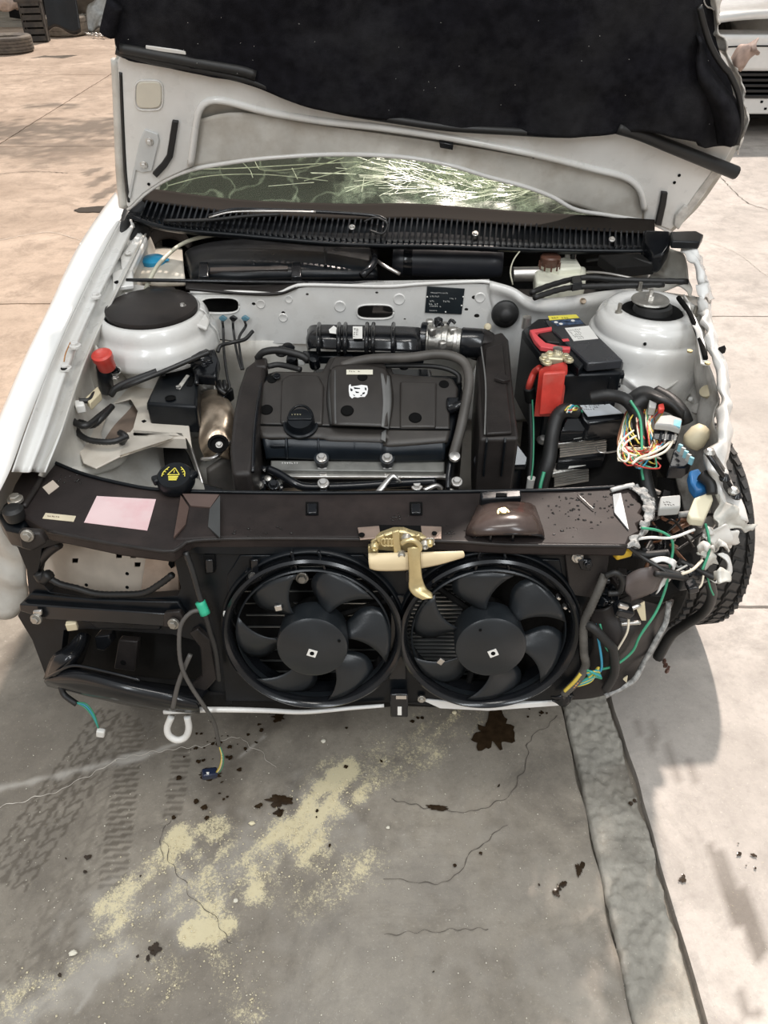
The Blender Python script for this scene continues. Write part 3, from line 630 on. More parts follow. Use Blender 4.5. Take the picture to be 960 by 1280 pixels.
# felt insulation with folds
def foldfn(p, u, t):
    d = .022+.020*nz(p, 3)+.012*nz(p, 8)+.004*nz(p, 22)
    if u > .80: d += .03*math.sin((u-.8)*22)*(1-t)*1.0
    d += .010*math.exp(-((u-.93)/.03)**2)
    return p+HN*d
lowL = [(146, 50), (165, 70), (250, 87), (305, 98), (360, 117), (420, 134), (490, 145), (560, 155), (640, 161), (700, 163), (760, 160), (800, 153), (835, 157), (868, 165), (878, 176), (917, 181)]
midL = [(141, 10), (165, 30), (250, 45), (305, 55), (420, 80), (560, 100), (700, 110), (800, 105), (850, 100), (880, 105), (916, 118)]
upL = [(139, -50), (250, -20), (420, 0), (560, 10), (700, 20), (800, 10), (850, 15), (880, 40), (898, 60)]
tpL = [(137, -160), (300, -170), (500, -170), (700, -160), (800, -110), (872, -40)]
tp2 = [(155, -262), (300, -285), (500, -290), (620, -280), (690, -262), (710, -250)]
felt = loft('insulation_mat', [hl(c, .012) for c in (lowL, midL, upL, tpL, tp2)], 110, 90, FELT, bonnet, .014, fn=foldfn)
loft('insulation_flap', [hl([(868, 40), (884, 80), (900, 105), (920, 130), (927, 160), (920, 182)], .03), hl([(875, 55), (876, 90), (890, 110), (905, 130), (915, 160), (912, 182)], .075), hl([(880, 78), (874, 96), (884, 118), (893, 140), (897, 160), (900, 180)], .04)], 40, 16, FELT, bonnet, .006, fn=lambda p, u, v: p+HN*nz(p, 14)*.015)
loft('crumpled_edge', [hl([(876, -10), (886, 30), (892, 55), (905, 75), (922, 100), (928, 140), (924, 185)], -.01), hl([(884, -10), (896, 28), (903, 55), (917, 76), (927, 108), (931, 145), (926, 190)], .02), hl([(880, -10), (890, 30), (899, 58), (912, 80), (924, 105), (929, 145), (922, 190)], -.03)], 60, 12, DIRTYW, bonnet, .003, fn=lambda p, u, v: p+Vector((nz(p, 30), nz(p, 25, 3)*2, nz(p, 30, 6)))*.012)
loft('torn_lining', [hl([(914, 78), (918, 64), (930, 54), (946, 52)], .0), hl([(920, 82), (926, 70), (936, 62), (950, 58)], .03), hl([(924, 88), (932, 76), (940, 66), (949, 66)], .0)], 24, 10, mat('torn_brown_lining', (.34, .25, .21), .7, var=.35, sc=40), bonnet, .003, fn=lambda p, u, v: p+Vector((nz(p, 40), nz(p, 30, 3), nz(p, 40, 6)))*.012)
loft('torn_foil', [hl([(881, -10), (885, 5), (892, 12), (898, 31)], .0), hl([(893, -14), (896, 0), (897, 12), (899, 30)], .03), hl([(905, -12), (903, 0), (900, 12), (898, 30)], .0)], 20, 10, DIRTYW, bonnet, .003, fn=lambda p, u, v: p+Vector((nz(p, 40), nz(p, 30, 3), nz(p, 40, 6)))*.006)
tube('flap_hem', hl([(874, 8), (884, 45), (893, 66), (905, 84), (912, 92), (923, 118), (927, 150), (921, 180)], .05), .007, RUB, bonnet, n=50, k=6)
seam = tube('front_seal', hl([(145, 63), (165, 70), (250, 87), (305, 99), (360, 118), (420, 137), (490, 149), (560, 159), (640, 164), (700, 167), (740, 163), (775, 160), (800, 167)], .028), (.009, .010), RUB, bonnet, n=80)
tube('front_seal', hl([(772, 160), (800, 168), (840, 184), (880, 200), (920, 216)], .036), (.014, .017), RUB, bonnet, n=40, k=12)
tube('front_seal', hl([(150, 60), (250, 79), (300, 88), (320, 94)], .032), .012, RUB, bonnet, n=30)
prism('white_gap', hl([(182, 57), (240, 65), (250, 71), (182, 62)], .035), -HN*.004, WHITE, bonnet, .001)
tube('dangling_seal_end', hl([(143, 5), (138, 25), (134, 42)], .04), .018, FELT, bonnet, n=14)
b = B(); rnd = random.Random(11)
for _ in range(45):
    q = hp(rnd.uniform(160, 900), rnd.uniform(20, 160), .05); b.add(*boxd(q, (.0009, .0009, .0009)))
tag(b.mk('lint', LABEL, bonnet), None, kind='stuff')
# ---------------- windscreen, dashboard and cabin
def glassmat():
    m = bpy.data.materials.new('shattered_glass'); m.use_nodes = True; t = m.node_tree; L = t.links; b_ = t.nodes['Principled BSDF']
    g = t.nodes.new('ShaderNodeNewGeometry'); a = t.nodes.new('ShaderNodeAttribute'); a.attribute_name = 'crack'
    def vor(s):
        v_ = t.nodes.new('ShaderNodeTexVoronoi'); v_.feature = 'DISTANCE_TO_EDGE'; v_.inputs['Scale'].default_value = s
        n = t.nodes.new('ShaderNodeTexNoise'); n.inputs['Scale'].default_value = 9
        mx = t.nodes.new('ShaderNodeMix'); mx.data_type = 'RGBA'; mx.inputs[0].default_value = .12; L.new(g.outputs['Position'], n.inputs['Vector']); L.new(g.outputs['Position'], mx.inputs[6]); L.new(n.outputs['Color'], mx.inputs[7])
        L.new(mx.outputs[2], v_.inputs['Vector']); r = t.nodes.new('ShaderNodeValToRGB'); L.new(v_.outputs['Distance'], r.inputs[0])
        r.color_ramp.elements[0].color = (1, 1, 1, 1); r.color_ramp.elements[1].color = (0, 0, 0, 1); r.color_ramp.elements[1].position = .045; return r.outputs[0]
    def mth(op, x, y):
        q = t.nodes.new('ShaderNodeMath'); q.operation = op
        for i, z in enumerate((x, y)):
            if isinstance(z, float): q.inputs[i].default_value = z
            else: L.new(z, q.inputs[i])
        q.use_clamp = True; return q.outputs[0]
    fine = mth('MULTIPLY', vor(95), a.outputs['Fac']); coarse = mth('MULTIPLY', vor(9), .22)
    haze = mth('MULTIPLY', a.outputs['Fac'], .5); tot = mth('ADD', mth('ADD', fine, coarse), haze); tot = mth('MAXIMUM', tot, .05)
    tot = mth('MULTIPLY', tot, .85)
    b_.inputs['Base Color'].default_value = (.42, .52, .36, 1); L.new(tot, b_.inputs['Alpha']); b_.inputs['Roughness'].default_value = .25; b_.inputs['Specular IOR Level'].default_value = .25
    return m
GLASS = glassmat()
def W(px, py, off=0): return PL(px, py, (0, 2.27, 1.0), Vector((0, -.5, 1)).normalized(), off)
def wfn(p, u, v):
    d = math.hypot(p.x-.28, (p.y-2.36)*1.2); return p+Vector((0, 0, -.03*math.exp(-(d/.22)**2)+nz(p, 12)*.012*math.exp(-(d/.3)**2)))
ws = loft('windscreen', [[W(182, 246), W(320, 257), (W(480, 262)), W(640, 268), W(815, 281)], [W(175, 205)+Vector((0, .05, 0)), W(330, 195), W(480, 190), W(640, 195), W(800, 210)], [Vector((-.60, 2.95, 1.34)), Vector((-.3, 2.98, 1.36)), Vector((0, 3.0, 1.37)), Vector((.35, 2.98, 1.36)), Vector((.64, 2.95, 1.34))]], 120, 60, GLASS, car, .004, fn=wfn)
at = ws.data.attributes.new('crack', 'FLOAT', 'POINT'); vals = []
ow = ORG[ws.name]
for vt in ws.data.vertices:
    p = vt.co+ow; d = math.hypot((p.x-.28)/.40, (p.y-2.38)/.17); s = max(0, 1.15-d+nz(p, 14)*.5+nz(p, 45)*.45); vals.append(min(1, s*.95))
at.data.foreach_set('value', vals)
b = B(); rnd = random.Random(3)
CR2 = mat('glass_crack', (.62, .70, .52), .3, var=.3, sc=60)
def wz(x, y): return 1.0+.5*(y-2.27)+.006
for _ in range(330):
    a = rnd.uniform(0, 6.28); r0 = abs(rnd.gauss(.0, .10)); L_ = rnd.uniform(.03, .12); cx, cy = rnd.choice(((.09, 2.36), (.20, 2.34), (.34, 2.33), (.30, 2.38), (.15, 2.40), (.45, 2.33)))
    pts = []
    for k in range(4):
        rr = r0+L_*k/3; x, y = cx+math.cos(a)*rr*1.2, cy+math.sin(a)*rr*.45; p = Vector((x, y, wz(x, y))); q = wfn(p, 0, 0); pts.append(q+Vector((rnd.gauss(0, .003), 0, .003)))
    if min(p.y for p in pts) > 2.285: b.add(*tubed(pts, .0009, 4, 3, False))
for pts in [[(165, 215), (230, 212), (300, 210), (370, 206), (450, 202)], [(300, 200), (312, 212), (316, 222)], [(318, 200), (330, 213), (390, 208), (430, 197)], [(210, 232), (260, 220), (330, 218), (410, 226)], [(380, 226), (432, 212), (470, 196)], [(500, 235), (470, 226), (432, 240)], [(530, 225), (545, 240), (552, 252)], [(655, 255), (690, 246), (722, 250)], [(690, 263), (725, 248), (735, 262)], [(722, 250), (755, 262), (780, 268)], [(620, 262), (660, 248), (700, 235)], [(365, 210), (372, 224)], [(455, 222), (452, 240)]]:
    b.add(*tubed([W(a, c, .008) for a, c in pts], .0013, len(pts)*4, 3))
b.mk('crack_lines', CR2, ws)['kind'] = 'stuff'
dash = loft('dashboard', [[Vector((x, 2.36, .93)) for x in (-.72, 0, .78)], [Vector((x, 2.6, 1.0)) for x in (-.72, 0, .78)], [Vector((x, 2.95, 1.03)) for x in (-.72, 0, .78)], [Vector((x, 3.1, .85)) for x in (-.72, 0, .78)], [Vector((x, 3.1, .5)) for x in (-.72, 0, .78)]], 12, 24, HOLE, car, .01)
BODY = WHITEB
loft('roof_panel', [[Vector((-.58, 2.98, 1.37)), Vector((0, 3.02, 1.40)), Vector((.62, 2.98, 1.37))], [Vector((-.60, 3.6, 1.44)), Vector((0, 3.6, 1.47)), Vector((.64, 3.6, 1.44))], [Vector((-.58, 4.4, 1.40)), Vector((0, 4.4, 1.43)), Vector((.62, 4.4, 1.40))], [Vector((-.60, 5.2, .95)), Vector((0, 5.25, .95)), Vector((.64, 5.2, .95))], [Vector((-.62, 5.35, .4)), Vector((0, 5.4, .4)), Vector((.66, 5.35, .4))]], 16, 40, BODY, car, .01)
for s, nm in ((-1, 'l'), (1, 'r')):
    xx = .03+s*.80
    loft('side_panel', [[Vector((xx, 2.32, .25)), Vector((xx, 3.4, .22)), Vector((xx, 4.4, .25)), Vector((xx-s*.06, 5.3, .4))], [Vector((xx+s*.02, 2.32, .6)), Vector((xx+s*.03, 3.4, .6)), Vector((xx+s*.03, 4.4, .6)), Vector((xx-s*.05, 5.33, .65))], [Vector((xx-s*.04, 2.32, .95)), Vector((xx-s*.03, 3.4, .95)), Vector((xx-s*.03, 4.4, .98)), Vector((xx-s*.1, 5.25, .95))]], 20, 10, BODY, car, .01)
    tube('windscreen_pillar', [Vector((xx-s*.07, 2.32, .98)), Vector((xx-s*.14, 2.7, 1.22)), Vector((xx-s*.20, 2.98, 1.38))], .028, BODY, car, n=14)
    for y in (3.7, 4.9): tube('roof_pillar', [Vector((xx-s*.05, y, .95)), Vector((xx-s*.19, y-.05 if y < 4 else 4.45, 1.41))], .03, BODY, car, n=8)
    tyre('rear_wheel', (.03+s*.70, 4.55, .29), .29, .18, (s, 0, 0), TYRE, car, rimm=STEEL, grooves=(.35, .65))
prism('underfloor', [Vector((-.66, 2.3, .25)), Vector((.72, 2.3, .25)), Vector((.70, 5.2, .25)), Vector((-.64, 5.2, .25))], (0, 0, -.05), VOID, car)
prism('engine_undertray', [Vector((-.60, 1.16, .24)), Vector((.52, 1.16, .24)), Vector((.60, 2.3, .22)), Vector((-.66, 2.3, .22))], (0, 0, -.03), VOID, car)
# ---------------- scuttle grille under the windscreen
def cw(px, py, off=0): return PL(px, py, (0, 2.12, .955), Vector((0, -.55, 1)).normalized(), off)
TOPc = [(178, 251), (300, 267), (430, 274), (520, 273), (640, 281), (740, 288), (818, 292)]
BOTc = [(160, 268), (210, 283), (300, 292), (430, 303), (560, 306), (700, 311), (820, 312)]
cowl = loft('scuttle_panel', [[cw(a, b, -.010) for a, b in TOPc], [cw(a, b, -.012) for a, b in BOTc], [cw(a, b+5, -.03) for a, b in BOTc]], 60, 8, BLK, car, .004)
loft('scuttle_lip', [[W(a, b-16, .012) for a, b in [(187, 253), (300, 267), (430, 272), (520, 272), (640, 281), (740, 287), (818, 292)]], [W(a, b-8, .02) for a, b in TOPc], [cw(a, b+1, .006) for a, b in TOPc]], 60, 8, TRIM, cowl, .004)
tube('scuttle_edge', [cw(a, b+2, .0) for a, b in BOTc], .006, BLK, cowl, n=60)
T = lin([Vector((a, b, 0)) for a, b in TOPc], 92)
def yat(c_, x):
    for (x0, y0), (x1, y1) in zip(c_, c_[1:]):
        if x0 <= x <= x1: return y0+(y1-y0)*(x-x0)/(x1-x0)
    return c_[-1][1]
Bm = [Vector((t.x-(8*(1-i/91)), yat(BOTc, t.x-(8*(1-i/91))), 0)) for i, t in enumerate(T)]
base = None
for i in range(1, 91):
    a, b_ = cw(T[i].x, T[i].y+1, .003), cw(Bm[i].x, Bm[i].y-1, .003); d = b_-a; L_ = d.length
    if T[i].x > 690 and i % 7 == 0: pass
    M = Matrix((d.cross(Vector((0, -.55, 1))).normalized(), -d.normalized(), d.normalized().cross(d.cross(Vector((0, -.55, 1))).normalized()))).transposed()
    if base is None or abs(base[1]-L_) > .012:
        o = mk('slat', *boxd(Vector(), (.0045, L_, .016)), BLKG, cowl, loc=(a+b_)/2); 
        o.data.transform(Matrix.Translation(((a+b_)/2))) if False else None
        me = bpy.data.meshes.new('slat'); vv, ff = boxd((0, 0, 0), (.0045, L_, .016)); me.from_pydata(vv, [], ff); me.materials.append(BLKG); o.data = me; base = (o, L_)
        o.rotation_euler = M.to_euler()
    else: dup(base[0], (a+b_)/2, cowl, M, 'slat')
for q in ((594, 292), (765, 299), (440, 284)): bolt(cw(*q, .012), (0, -.5, 1), .006, cowl, STEEL)
tube('wiper_arm', [cw(260, 270, .02), cw(290, 262, .03), cw(330, 262, .035), cw(385, 264, .03), cw(470, 270, .03), cw(484, 280, .03)], .005, BLKG, cowl, n=30, k=6)
tube('wiper_link', [cw(261, 272, .025), cw(290, 265, .035), cw(340, 264, .04), cw(395, 265, .035)], .003, STEEL, cowl, n=24, k=6)
tube('wiper_arm', [cw(205, 276, .01), cw(260, 275, .02), cw(310, 270, .03), cw(350, 268, .035)], .005, RUB, cowl, n=24, k=6)
tube('washer_pipe', [cw(455, 277, .03), cw(470, 272, .04), cw(484, 280, .03), cw(478, 292, .02), cw(462, 288, .02)], .003, RUB, cowl, n=30, k=6)
# corner covers at both ends of the scuttle
prism('corner_cover', [Z(160, 262, .985), Z(186, 268, .98), Z(166, 300, .93), Z(150, 310, .92), Z(140, 300, .94)], (0, 0, -.06), RUB, car, .01)
tube('corner_rubber', [Z(163, 264, .98), Z(156, 284, .96), Z(146, 306, .93)], .02, RUB, car, n=14)
prism('corner_cover', [Z(804, 286, .99), Z(838, 288, .99), Z(840, 300, .98), Z(829, 318, .95), Z(815, 320, .94), Z(806, 305, .95)], (0, 0, -.05), BLKG, car, .008)
prism('rubber_stub', [Z(838, 289, 1.0), Z(870, 288, 1.0), Z(880, 293, 1.0), Z(875, 302, 1.0), Z(840, 301, 1.0)], (0, 0, -.02), BLK, car, .004)
# ---------------- plenum tray and what sits in it
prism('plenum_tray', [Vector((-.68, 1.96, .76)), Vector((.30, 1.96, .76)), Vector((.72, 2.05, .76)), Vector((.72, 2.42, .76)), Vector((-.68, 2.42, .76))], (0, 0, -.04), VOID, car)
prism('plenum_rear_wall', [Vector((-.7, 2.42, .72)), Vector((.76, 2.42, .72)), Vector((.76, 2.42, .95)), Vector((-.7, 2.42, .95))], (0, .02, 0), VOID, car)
pc = loft('pollen_filter_box', [[Z(233, 332, .80), Z(236, 318, .80), Z(300, 300, .80), Z(400, 303, .80), Z(462, 310, .80)], [Z(233, 332, .85), Z(240, 312, .87), Z(300, 301, .875), Z(400, 303, .875), Z(465, 312, .86)], [Z(238, 345, .865), Z(250, 330, .89), Z(300, 325, .895), Z(400, 325, .89), Z(470, 330, .87)], [Z(240, 354, .85), Z(260, 349, .87), Z(300, 349, .875), Z(400, 347, .87), Z(472, 346, .86)], [Z(240, 358, .79), Z(260, 357, .79), Z(300, 357, .79), Z(400, 354, .79), Z(472, 352, .79)]], 40, 24, BLK, car, .004)
for x in (249, 365): prism('clip', [Z(x, 327, .90), Z(x+11, 327, .90), Z(x+12, 345, .89), Z(x-1, 345, .89)], (0, 0, -.02), BLKG, pc, .003)
prism('cover_rib', [Z(262, 334, .897), Z(360, 332, .897), Z(360, 336, .895), Z(262, 339, .895)], (0, 0, -.01), BLKD, pc, .002)
for x in (315, 405): prism('cover_rib', [Z(x, 308, .893), Z(x+3, 308, .893), Z(x+4, 330, .90), Z(x, 330, .90)], (0, 0, -.01), BLK, pc, .002)
tube('bent_pipe', [Z(452, 345, .90), Z(462, 336, .91), Z(468, 325, .91), Z(467, 312, .89)], .010, BLKG, pc, n=20)
cyl0, cyl1 = Z(490, 325, .86), Z(634, 329, .86); ax = (cyl1-cyl0).normalized()
lathe('blower_housing', [(.001, 0), (.036, .004), (.042, .014), (.044, .03), (.044, .28), (.041, .31), (.035, .318), (.001, .32)], cyl0, mat('blower_black', (.022, .024, .030), .35, var=.2), car, axis=ax, k=32)
lathe('blower_band', [(.046, .035), (.047, .04), (.047, .055), (.046, .06)], cyl0, BLKG, car, axis=ax, k=32)
tube('bracket_rod', [Z(466, 322, .90), Z(480, 332, .90), Z(500, 343, .88)], .005, STEEL, car, n=12, k=6)
# washer bottle
wb = loft('washer_bottle', [[Z(172, 356, .80), Z(200, 359, .80), Z(229, 358, .80)], [Z(170, 353, .845), Z(200, 356, .85), Z(232, 355, .845)], [Z(176, 338, .868), Z(200, 337, .872), Z(230, 337, .868)], [Z(190, 315, .865), Z(205, 313, .868), Z(228, 314, .862)], [Z(192, 309, .80), Z(205, 308, .80), Z(228, 310, .80)]], 20, 22, BOTTLE, car, .004)
cpz = Z(192, 323, .885)
lathe('cap', [(.030, -.02), (.034, -.012), (.034, -.002), (.026, .004), (.001, .006)], cpz, BLUE, wb, k=28)
for a in (-1, 1): mk('cap_tab', *boxd(cpz+Vector((a*.034, 0, -.004)), (.018, .012, .006)), BLUE, wb, bevel=.002)
tube('washer_hose', [Z(180, 368, .86), Z(187, 350, .90), Z(203, 325, .915), Z(236, 301, .925), Z(290, 292, .93), Z(355, 297, .925), Z(410, 301, .92)], .0055, HOSEC, car, n=60)
prism('hose_connector', [Z(410, 299, .925), Z(428, 299, .925), Z(428, 304, .925), Z(410, 304, .925)], (0, 0, -.01), LABEL, car, .002)
tube('washer_hose', [Z(428, 302, .92), Z(470, 303, .925), Z(520, 304, .925), Z(580, 309, .925), Z(650, 313, .925)], .0045, HOSEC, car, n=40)
tube('thin_cable', [Z(652, 311, .93), Z(642, 325, .92), Z(638, 340, .91), Z(641, 356, .88)], .002, HOSEC, car, n=16, k=6)
loft('wheelarch_lining', [[Z(178, 308, .84), Z(200, 280, .90), Z(225, 284, .90), Z(240, 305, .85)], [Z(190, 312, .84), Z(202, 300, .86), Z(222, 300, .86), Z(236, 312, .84)]], 16, 6, mat('brown_black_fabric', (.05, .04, .035), .8, var=.2), car, .004)
tube('support_rod', [Z(158, 350, .905), Z(240, 351, .905), Z(360, 353, .90), Z(480, 354, .895)], .005, BLKG, car, n=20, k=6)
# brake fluid reservoir
rs = zprism('brake_fluid_reservoir', [(668, 333), (693, 335), (700, 328), (733, 333), (733, 348), (700, 356), (670, 352)], .875, .05, RESV, car, .008, seg=3)
zprism('reservoir_top', [(672, 328), (718, 318), (728, 334), (700, 336)], .892, .03, RESV, rs, .006)
lathe('cap', [(.026, 0), (.028, .003), (.028, .022), (.024, .026), (.001, .027)], Z(687, 331, .890), BROWN, rs, k=20)
for i in range(20):
    a = i*math.pi/10; mk('cap_grip', *boxd(Z(687, 331, .902)+Vector((math.cos(a)*.028, math.sin(a)*.028, 0)), (.003, .004, .018), rz(math.degrees(a))), BROWN, rs) if i % 2 else None
lathe('sensor_plug', [(.008, 0), (.008, .022), (.004, .024)], Z(716, 323, .892), BLKG, rs, k=12); lathe('sensor_plug', [(.007, 0), (.007, .02), (.003, .022)], Z(709, 321, .892), LABEL, rs, k=12)
lathe('master_cylinder', [(.001, 0), (.020, .002), (.020, .09), (.026, .1), (.026, .16)], Z(640, 343, .86), STEEL, car, axis=(1, .05, 0), k=18)
for pts in ([(664, 366), (690, 356), (730, 347), (780, 350), (860, 352)], [(668, 372), (710, 360), (770, 357), (830, 356)]): tube('wiring_loom', [Z(a, b, .91) for a, b in pts], .008, RUB, car, n=30, rib=.12)
tube('brake_pipe', [Z(733, 340, .89), Z(760, 342, .90), Z(800, 350, .90)], .004, STEEL, car, n=20, k=6)
tube('brake_pipe', [Z(733, 326, .89), Z(780, 322, .92), Z(815, 330, .92)], .005, RUB, car, n=20, k=6)
prism('loom_clip', [Z(714, 346, .925), Z(726, 344, .925), Z(728, 353, .925), Z(716, 355, .925)], (0, 0, -.02), BLKG, car, .002)
prism('hood_latch_bracket', [Z(748, 318, .93), Z(800, 316, .93), Z(820, 330, .92), Z(770, 334, .92)], (0, 0, -.03), VOID, car)
# ---------------- white bulkhead bar
BY = 1.90
def by(px, py, off=0): return Y(px, py, BY-off)
def byell(cx, cy, a, b_, n=24, e=.6, off=0):
    o = []
    for i in range(n):
        t = 2*math.pi*i/n; c_, s_ = math.cos(t), math.sin(t); o.append(by(cx+a*math.copysign(abs(c_)**e, c_), cy+b_*math.copysign(abs(s_)**e, s_), off))
    return o
bar_o = [(238, 366), (300, 366), (345, 368), (365, 360), (385, 357), (480, 359), (525, 356), (590, 353), (612, 354), (640, 363), (662, 376), (662, 402), (662, 440), (600, 436), (380, 430), (310, 428), (246, 420)]
holes = [byell(275, 382, 23, 9), byell(469, 390, 22, 8, )]
small = [(317, 380, 2.6), (252, 391, 2), (354, 391, 2.5), (425, 383, 3), (471, 366, 2), (593, 372, 3.5), (583, 387, 2.6), (596, 395, 3.5), (384, 368, 2), (506, 399, 1.5), (362, 375, 2)]
holes += [byell(a, b_, r, r*.8, 10, 1) for a, b_, r in small]
bar = mk('bulkhead_bar', *plated([by(*q) for q in bar_o], holes, (0, .004, 0)), WHITE, car)
for c_, a_ in (((275, 382), (24, 10)), ((469, 390), (23, 9))): tube('hole_rim', byell(c_[0], c_[1], a_[0], a_[1], off=.001)+byell(c_[0], c_[1], a_[0], a_[1], off=.001)[:1], .0022, WHITE, bar, n=48, k=6)
for a, b_, r in [(326, 380, 7), (361, 374, 6), (425, 383, 9), (354, 397, 7), (499, 374, 9), (600, 372, 8)]: lathe('dimple', [(r*.0018, .0), (r*.0015, .0025), (r*.0008, .001)], by(a, b_), WHITE, bar, axis=(0, -1, 0), k=16)
tube('bar_top_lip', [by(a, b_-1, 0) for a, b_ in bar_o[:10]], .005, WHITE, bar, n=60, k=6)
prism('bar_shelf', [by(a, b_, 0) for a, b_ in [(238, 366), (345, 368), (365, 360), (385, 357), (525, 356), (590, 353), (612, 354)]]+[by(a, b_, -.05) for a, b_ in [(612, 349), (385, 352), (345, 358), (238, 358)]], (0, 0, -.004), WHITE, bar, .001)
loft('bulkhead_lower', [[by(a, 425, -.004) for a in (240, 400, 560, 665)], [Vector((x, 1.92, .55)) for x in (-.5, -.15, .15, .4)], [Vector((x, 1.86, .25)) for x in (-.5, -.15, .15, .4)]], 20, 12, PRIMER, car, .004, fn=lambda p, u, v: p+Vector((0, nz(p, 5)*.03, 0)))
pl = prism('identification_plate', [by(a, b_, .004) for a, b_ in [(534, 358), (581, 361), (577, 393), (531, 391)]], (0, .003, 0), mat('plate_black', (.015, .02, .024), .3), bar, .0008)
c0 = by(536, 361, .0046); xx = (by(579, 362, .0046)-c0).normalized(); yy = Vector((0, 0, 1)); wpl = (by(576, 362, .0046)-c0).length
for k, (dz, h, c_, w0, ws_) in enumerate([(.010, .004, 14, .005, .6), (.019, .005, 10, .004, .5), (.024, .005, 6, .055, .25), (.031, .006, 4, .004, .2), (.031, .006, 5, .038, .28), (.039, .006, 7, .002, .42), (.046, .005, 8, .004, .42), (.058, .004, 6, .004, .3)]):
    text_marks('plate_print', c0+xx*w0-yy*(dz-.002), xx, yy, Vector((0, -1, 0)), wpl*ws_, h*1.35, 1, PRINT, pl, c_, 20+k, .95)
for q in ((534, 371), (579, 371), (577, 382), (557, 390)): lathe('rivet', [(.0022, 0), (.0018, .0012), (.001, .0016)], by(*q, .0045), LABEL, pl, axis=(0, -1, 0), k=8)
lathe('rubber_grommet', [(.034, 0), (.036, .006), (.034, .014), (.026, .018), (.020, .030), (.012, .036), (.001, .037)], by(631, 392, .01), RUB, car, axis=(-.05, -1, .2), k=28)
lathe('white_cap', [(.009, 0), (.010, .01), (.007, .014), (.001, .015)], Y(609, 409, 1.86), AGED, car, axis=(0, -1, .5), k=14)
loft('rubber_trim', [[by(232, 360, .005), by(300, 366, .008), by(345, 367, .008), by(368, 359, .006)], [by(232, 352, -.03), by(300, 356, -.03), by(360, 354, -.03), by(385, 352, -.02)]], 24, 6, BLKD, car, .006)
# right-hand stretch of the bulkhead, curving to the tower
rb = loft('bulkhead_right', [[by(612, 352, .0), by(640, 360, .01), Y(664, 373, 1.88), Y(700, 373, 1.9), Y(760, 364, 1.93), Y(800, 362, 1.95), Y(872, 372, 1.95)],
                         [by(612, 357, .01), by(640, 367, .02), Y(664, 383, 1.86), Y(700, 383, 1.88), Y(760, 373, 1.92), Y(800, 371, 1.94), Y(872, 380, 1.94)],
                         [by(612, 370, .0), by(640, 380, .0), Y(664, 392, 1.88), Y(700, 396, 1.90), Y(760, 390, 1.94), Y(800, 385, 1.95), Y(872, 390, 1.95)],
                         [by(612, 410, .0), by(640, 415, .0), Y(664, 420, 1.89), Y(700, 425, 1.92), Y(760, 420, 1.95), Y(800, 420, 1.96), Y(872, 420, 1.96)], [Vector((.2, 1.9, .5)), Vector((.3, 1.9, .5)), Vector((.4, 1.9, .5)), Vector((.5, 1.92, .5)), Vector((.6, 1.95, .5)), Vector((.7, 1.96, .5)), Vector((.78, 1.96, .5))]], 50, 40, WHITE, car, .004)
lathe('bolt_stud', [(.008, 0), (.008, .01), (.005, .016)], Y(728, 376, 1.90), BRONZE, rb, axis=(0, -1, .3), k=10); lathe('plug_hole', [(.006, 0), (.006, .002)], Y(752, 383, 1.925), HOLE, rb, axis=(0, -1, .1), k=10)
# ---------------- left fender, inner wing and strut tower
lf = loft('left_fender', [
 [Z(158, 262, .985), Z(122, 330, .95), Z(88, 400, .91), Z(62, 460, .88), Z(34, 530, .84), Z(12, 590, .80), Z(-14, 640, .765)],
 [Z(150, 252, .985), Z(108, 320, .955), Z(72, 395, .915), Z(45, 455, .885), Z(14, 530, .845), Z(-12, 590, .805), Z(-32, 635, .77)],
 [Z(143, 246, .97), Z(98, 312, .935), Z(60, 392, .895), Z(30, 455, .862), Z(-2, 530, .82), Z(-30, 590, .78), Z(-52, 635, .745)],
 [Vector((-.85, 2.32, .80)), Vector((-.87, 2.1, .77)), Vector((-.875, 1.85, .74)), Vector((-.87, 1.7, .72)), Vector((-.86, 1.55, .69)), Vector((-.86, 1.40, .66)), Vector((-.85, 1.28, .64))],
 [Vector((-.85, 2.32, .40)), Vector((-.88, 2.1, .50)), Vector((-.89, 1.85, .60)), Vector((-.885, 1.7, .62)), Vector((-.87, 1.55, .60)), Vector((-.86, 1.40, .52)), Vector((-.85, 1.28, .45))]], 60, 30, WHITEB, car, .004)
lg = loft('fender_ledge', [
 [Z(158, 263, .985), Z(122, 331, .95), Z(88, 401, .91), Z(62, 461, .88), Z(36, 531, .84), Z(16, 590, .80)],
 [Z(163, 268, .972), Z(130, 333, .935), Z(98, 402, .895), Z(71, 462, .865), Z(47, 531, .825), Z(26, 590, .785)],
 [Z(168, 280, .965), Z(140, 337, .935), Z(107, 405, .895), Z(83, 464, .865), Z(60, 532, .825), Z(38, 590, .785)],
 [Z(170, 285, .94), Z(143, 342, .905), Z(111, 408, .865), Z(88, 466, .835), Z(66, 533, .795), Z(45, 590, .755)],
 [Z(180, 295, .945), Z(152, 352, .91), Z(124, 410, .87), Z(100, 468, .84), Z(78, 535, .80), Z(56, 590, .76)]], 60, 30, WHITE, car, .003)
for q, zz in (((100, 308), .95), ((116, 370), .925), ((90, 432), .895), ((78, 460), .87)): bolt(Z(q[0]+4, q[1], zz), EZ, .009, lg, WHITE)
for q in (((80, 461), .872), ((104, 332), .94)): lathe('ledge_hole', [(.007, 0), (.007, .002)], Z(*q[0], q[1]), HOLE, lg, k=10)
RUSTM = mat('orange_rust', (.42, .20, .07), .8, var=.3)
tube('rust_seam', [Z(120, 298, .962), Z(112, 312, .957), Z(104, 325, .951)], .003, RUSTM, lg, n=14, k=5)
tube('rust_seam', [Z(88, 428, .893), Z(82, 442, .888), Z(80, 452, .88)], .0015, RUSTM, lg, n=14, k=5)
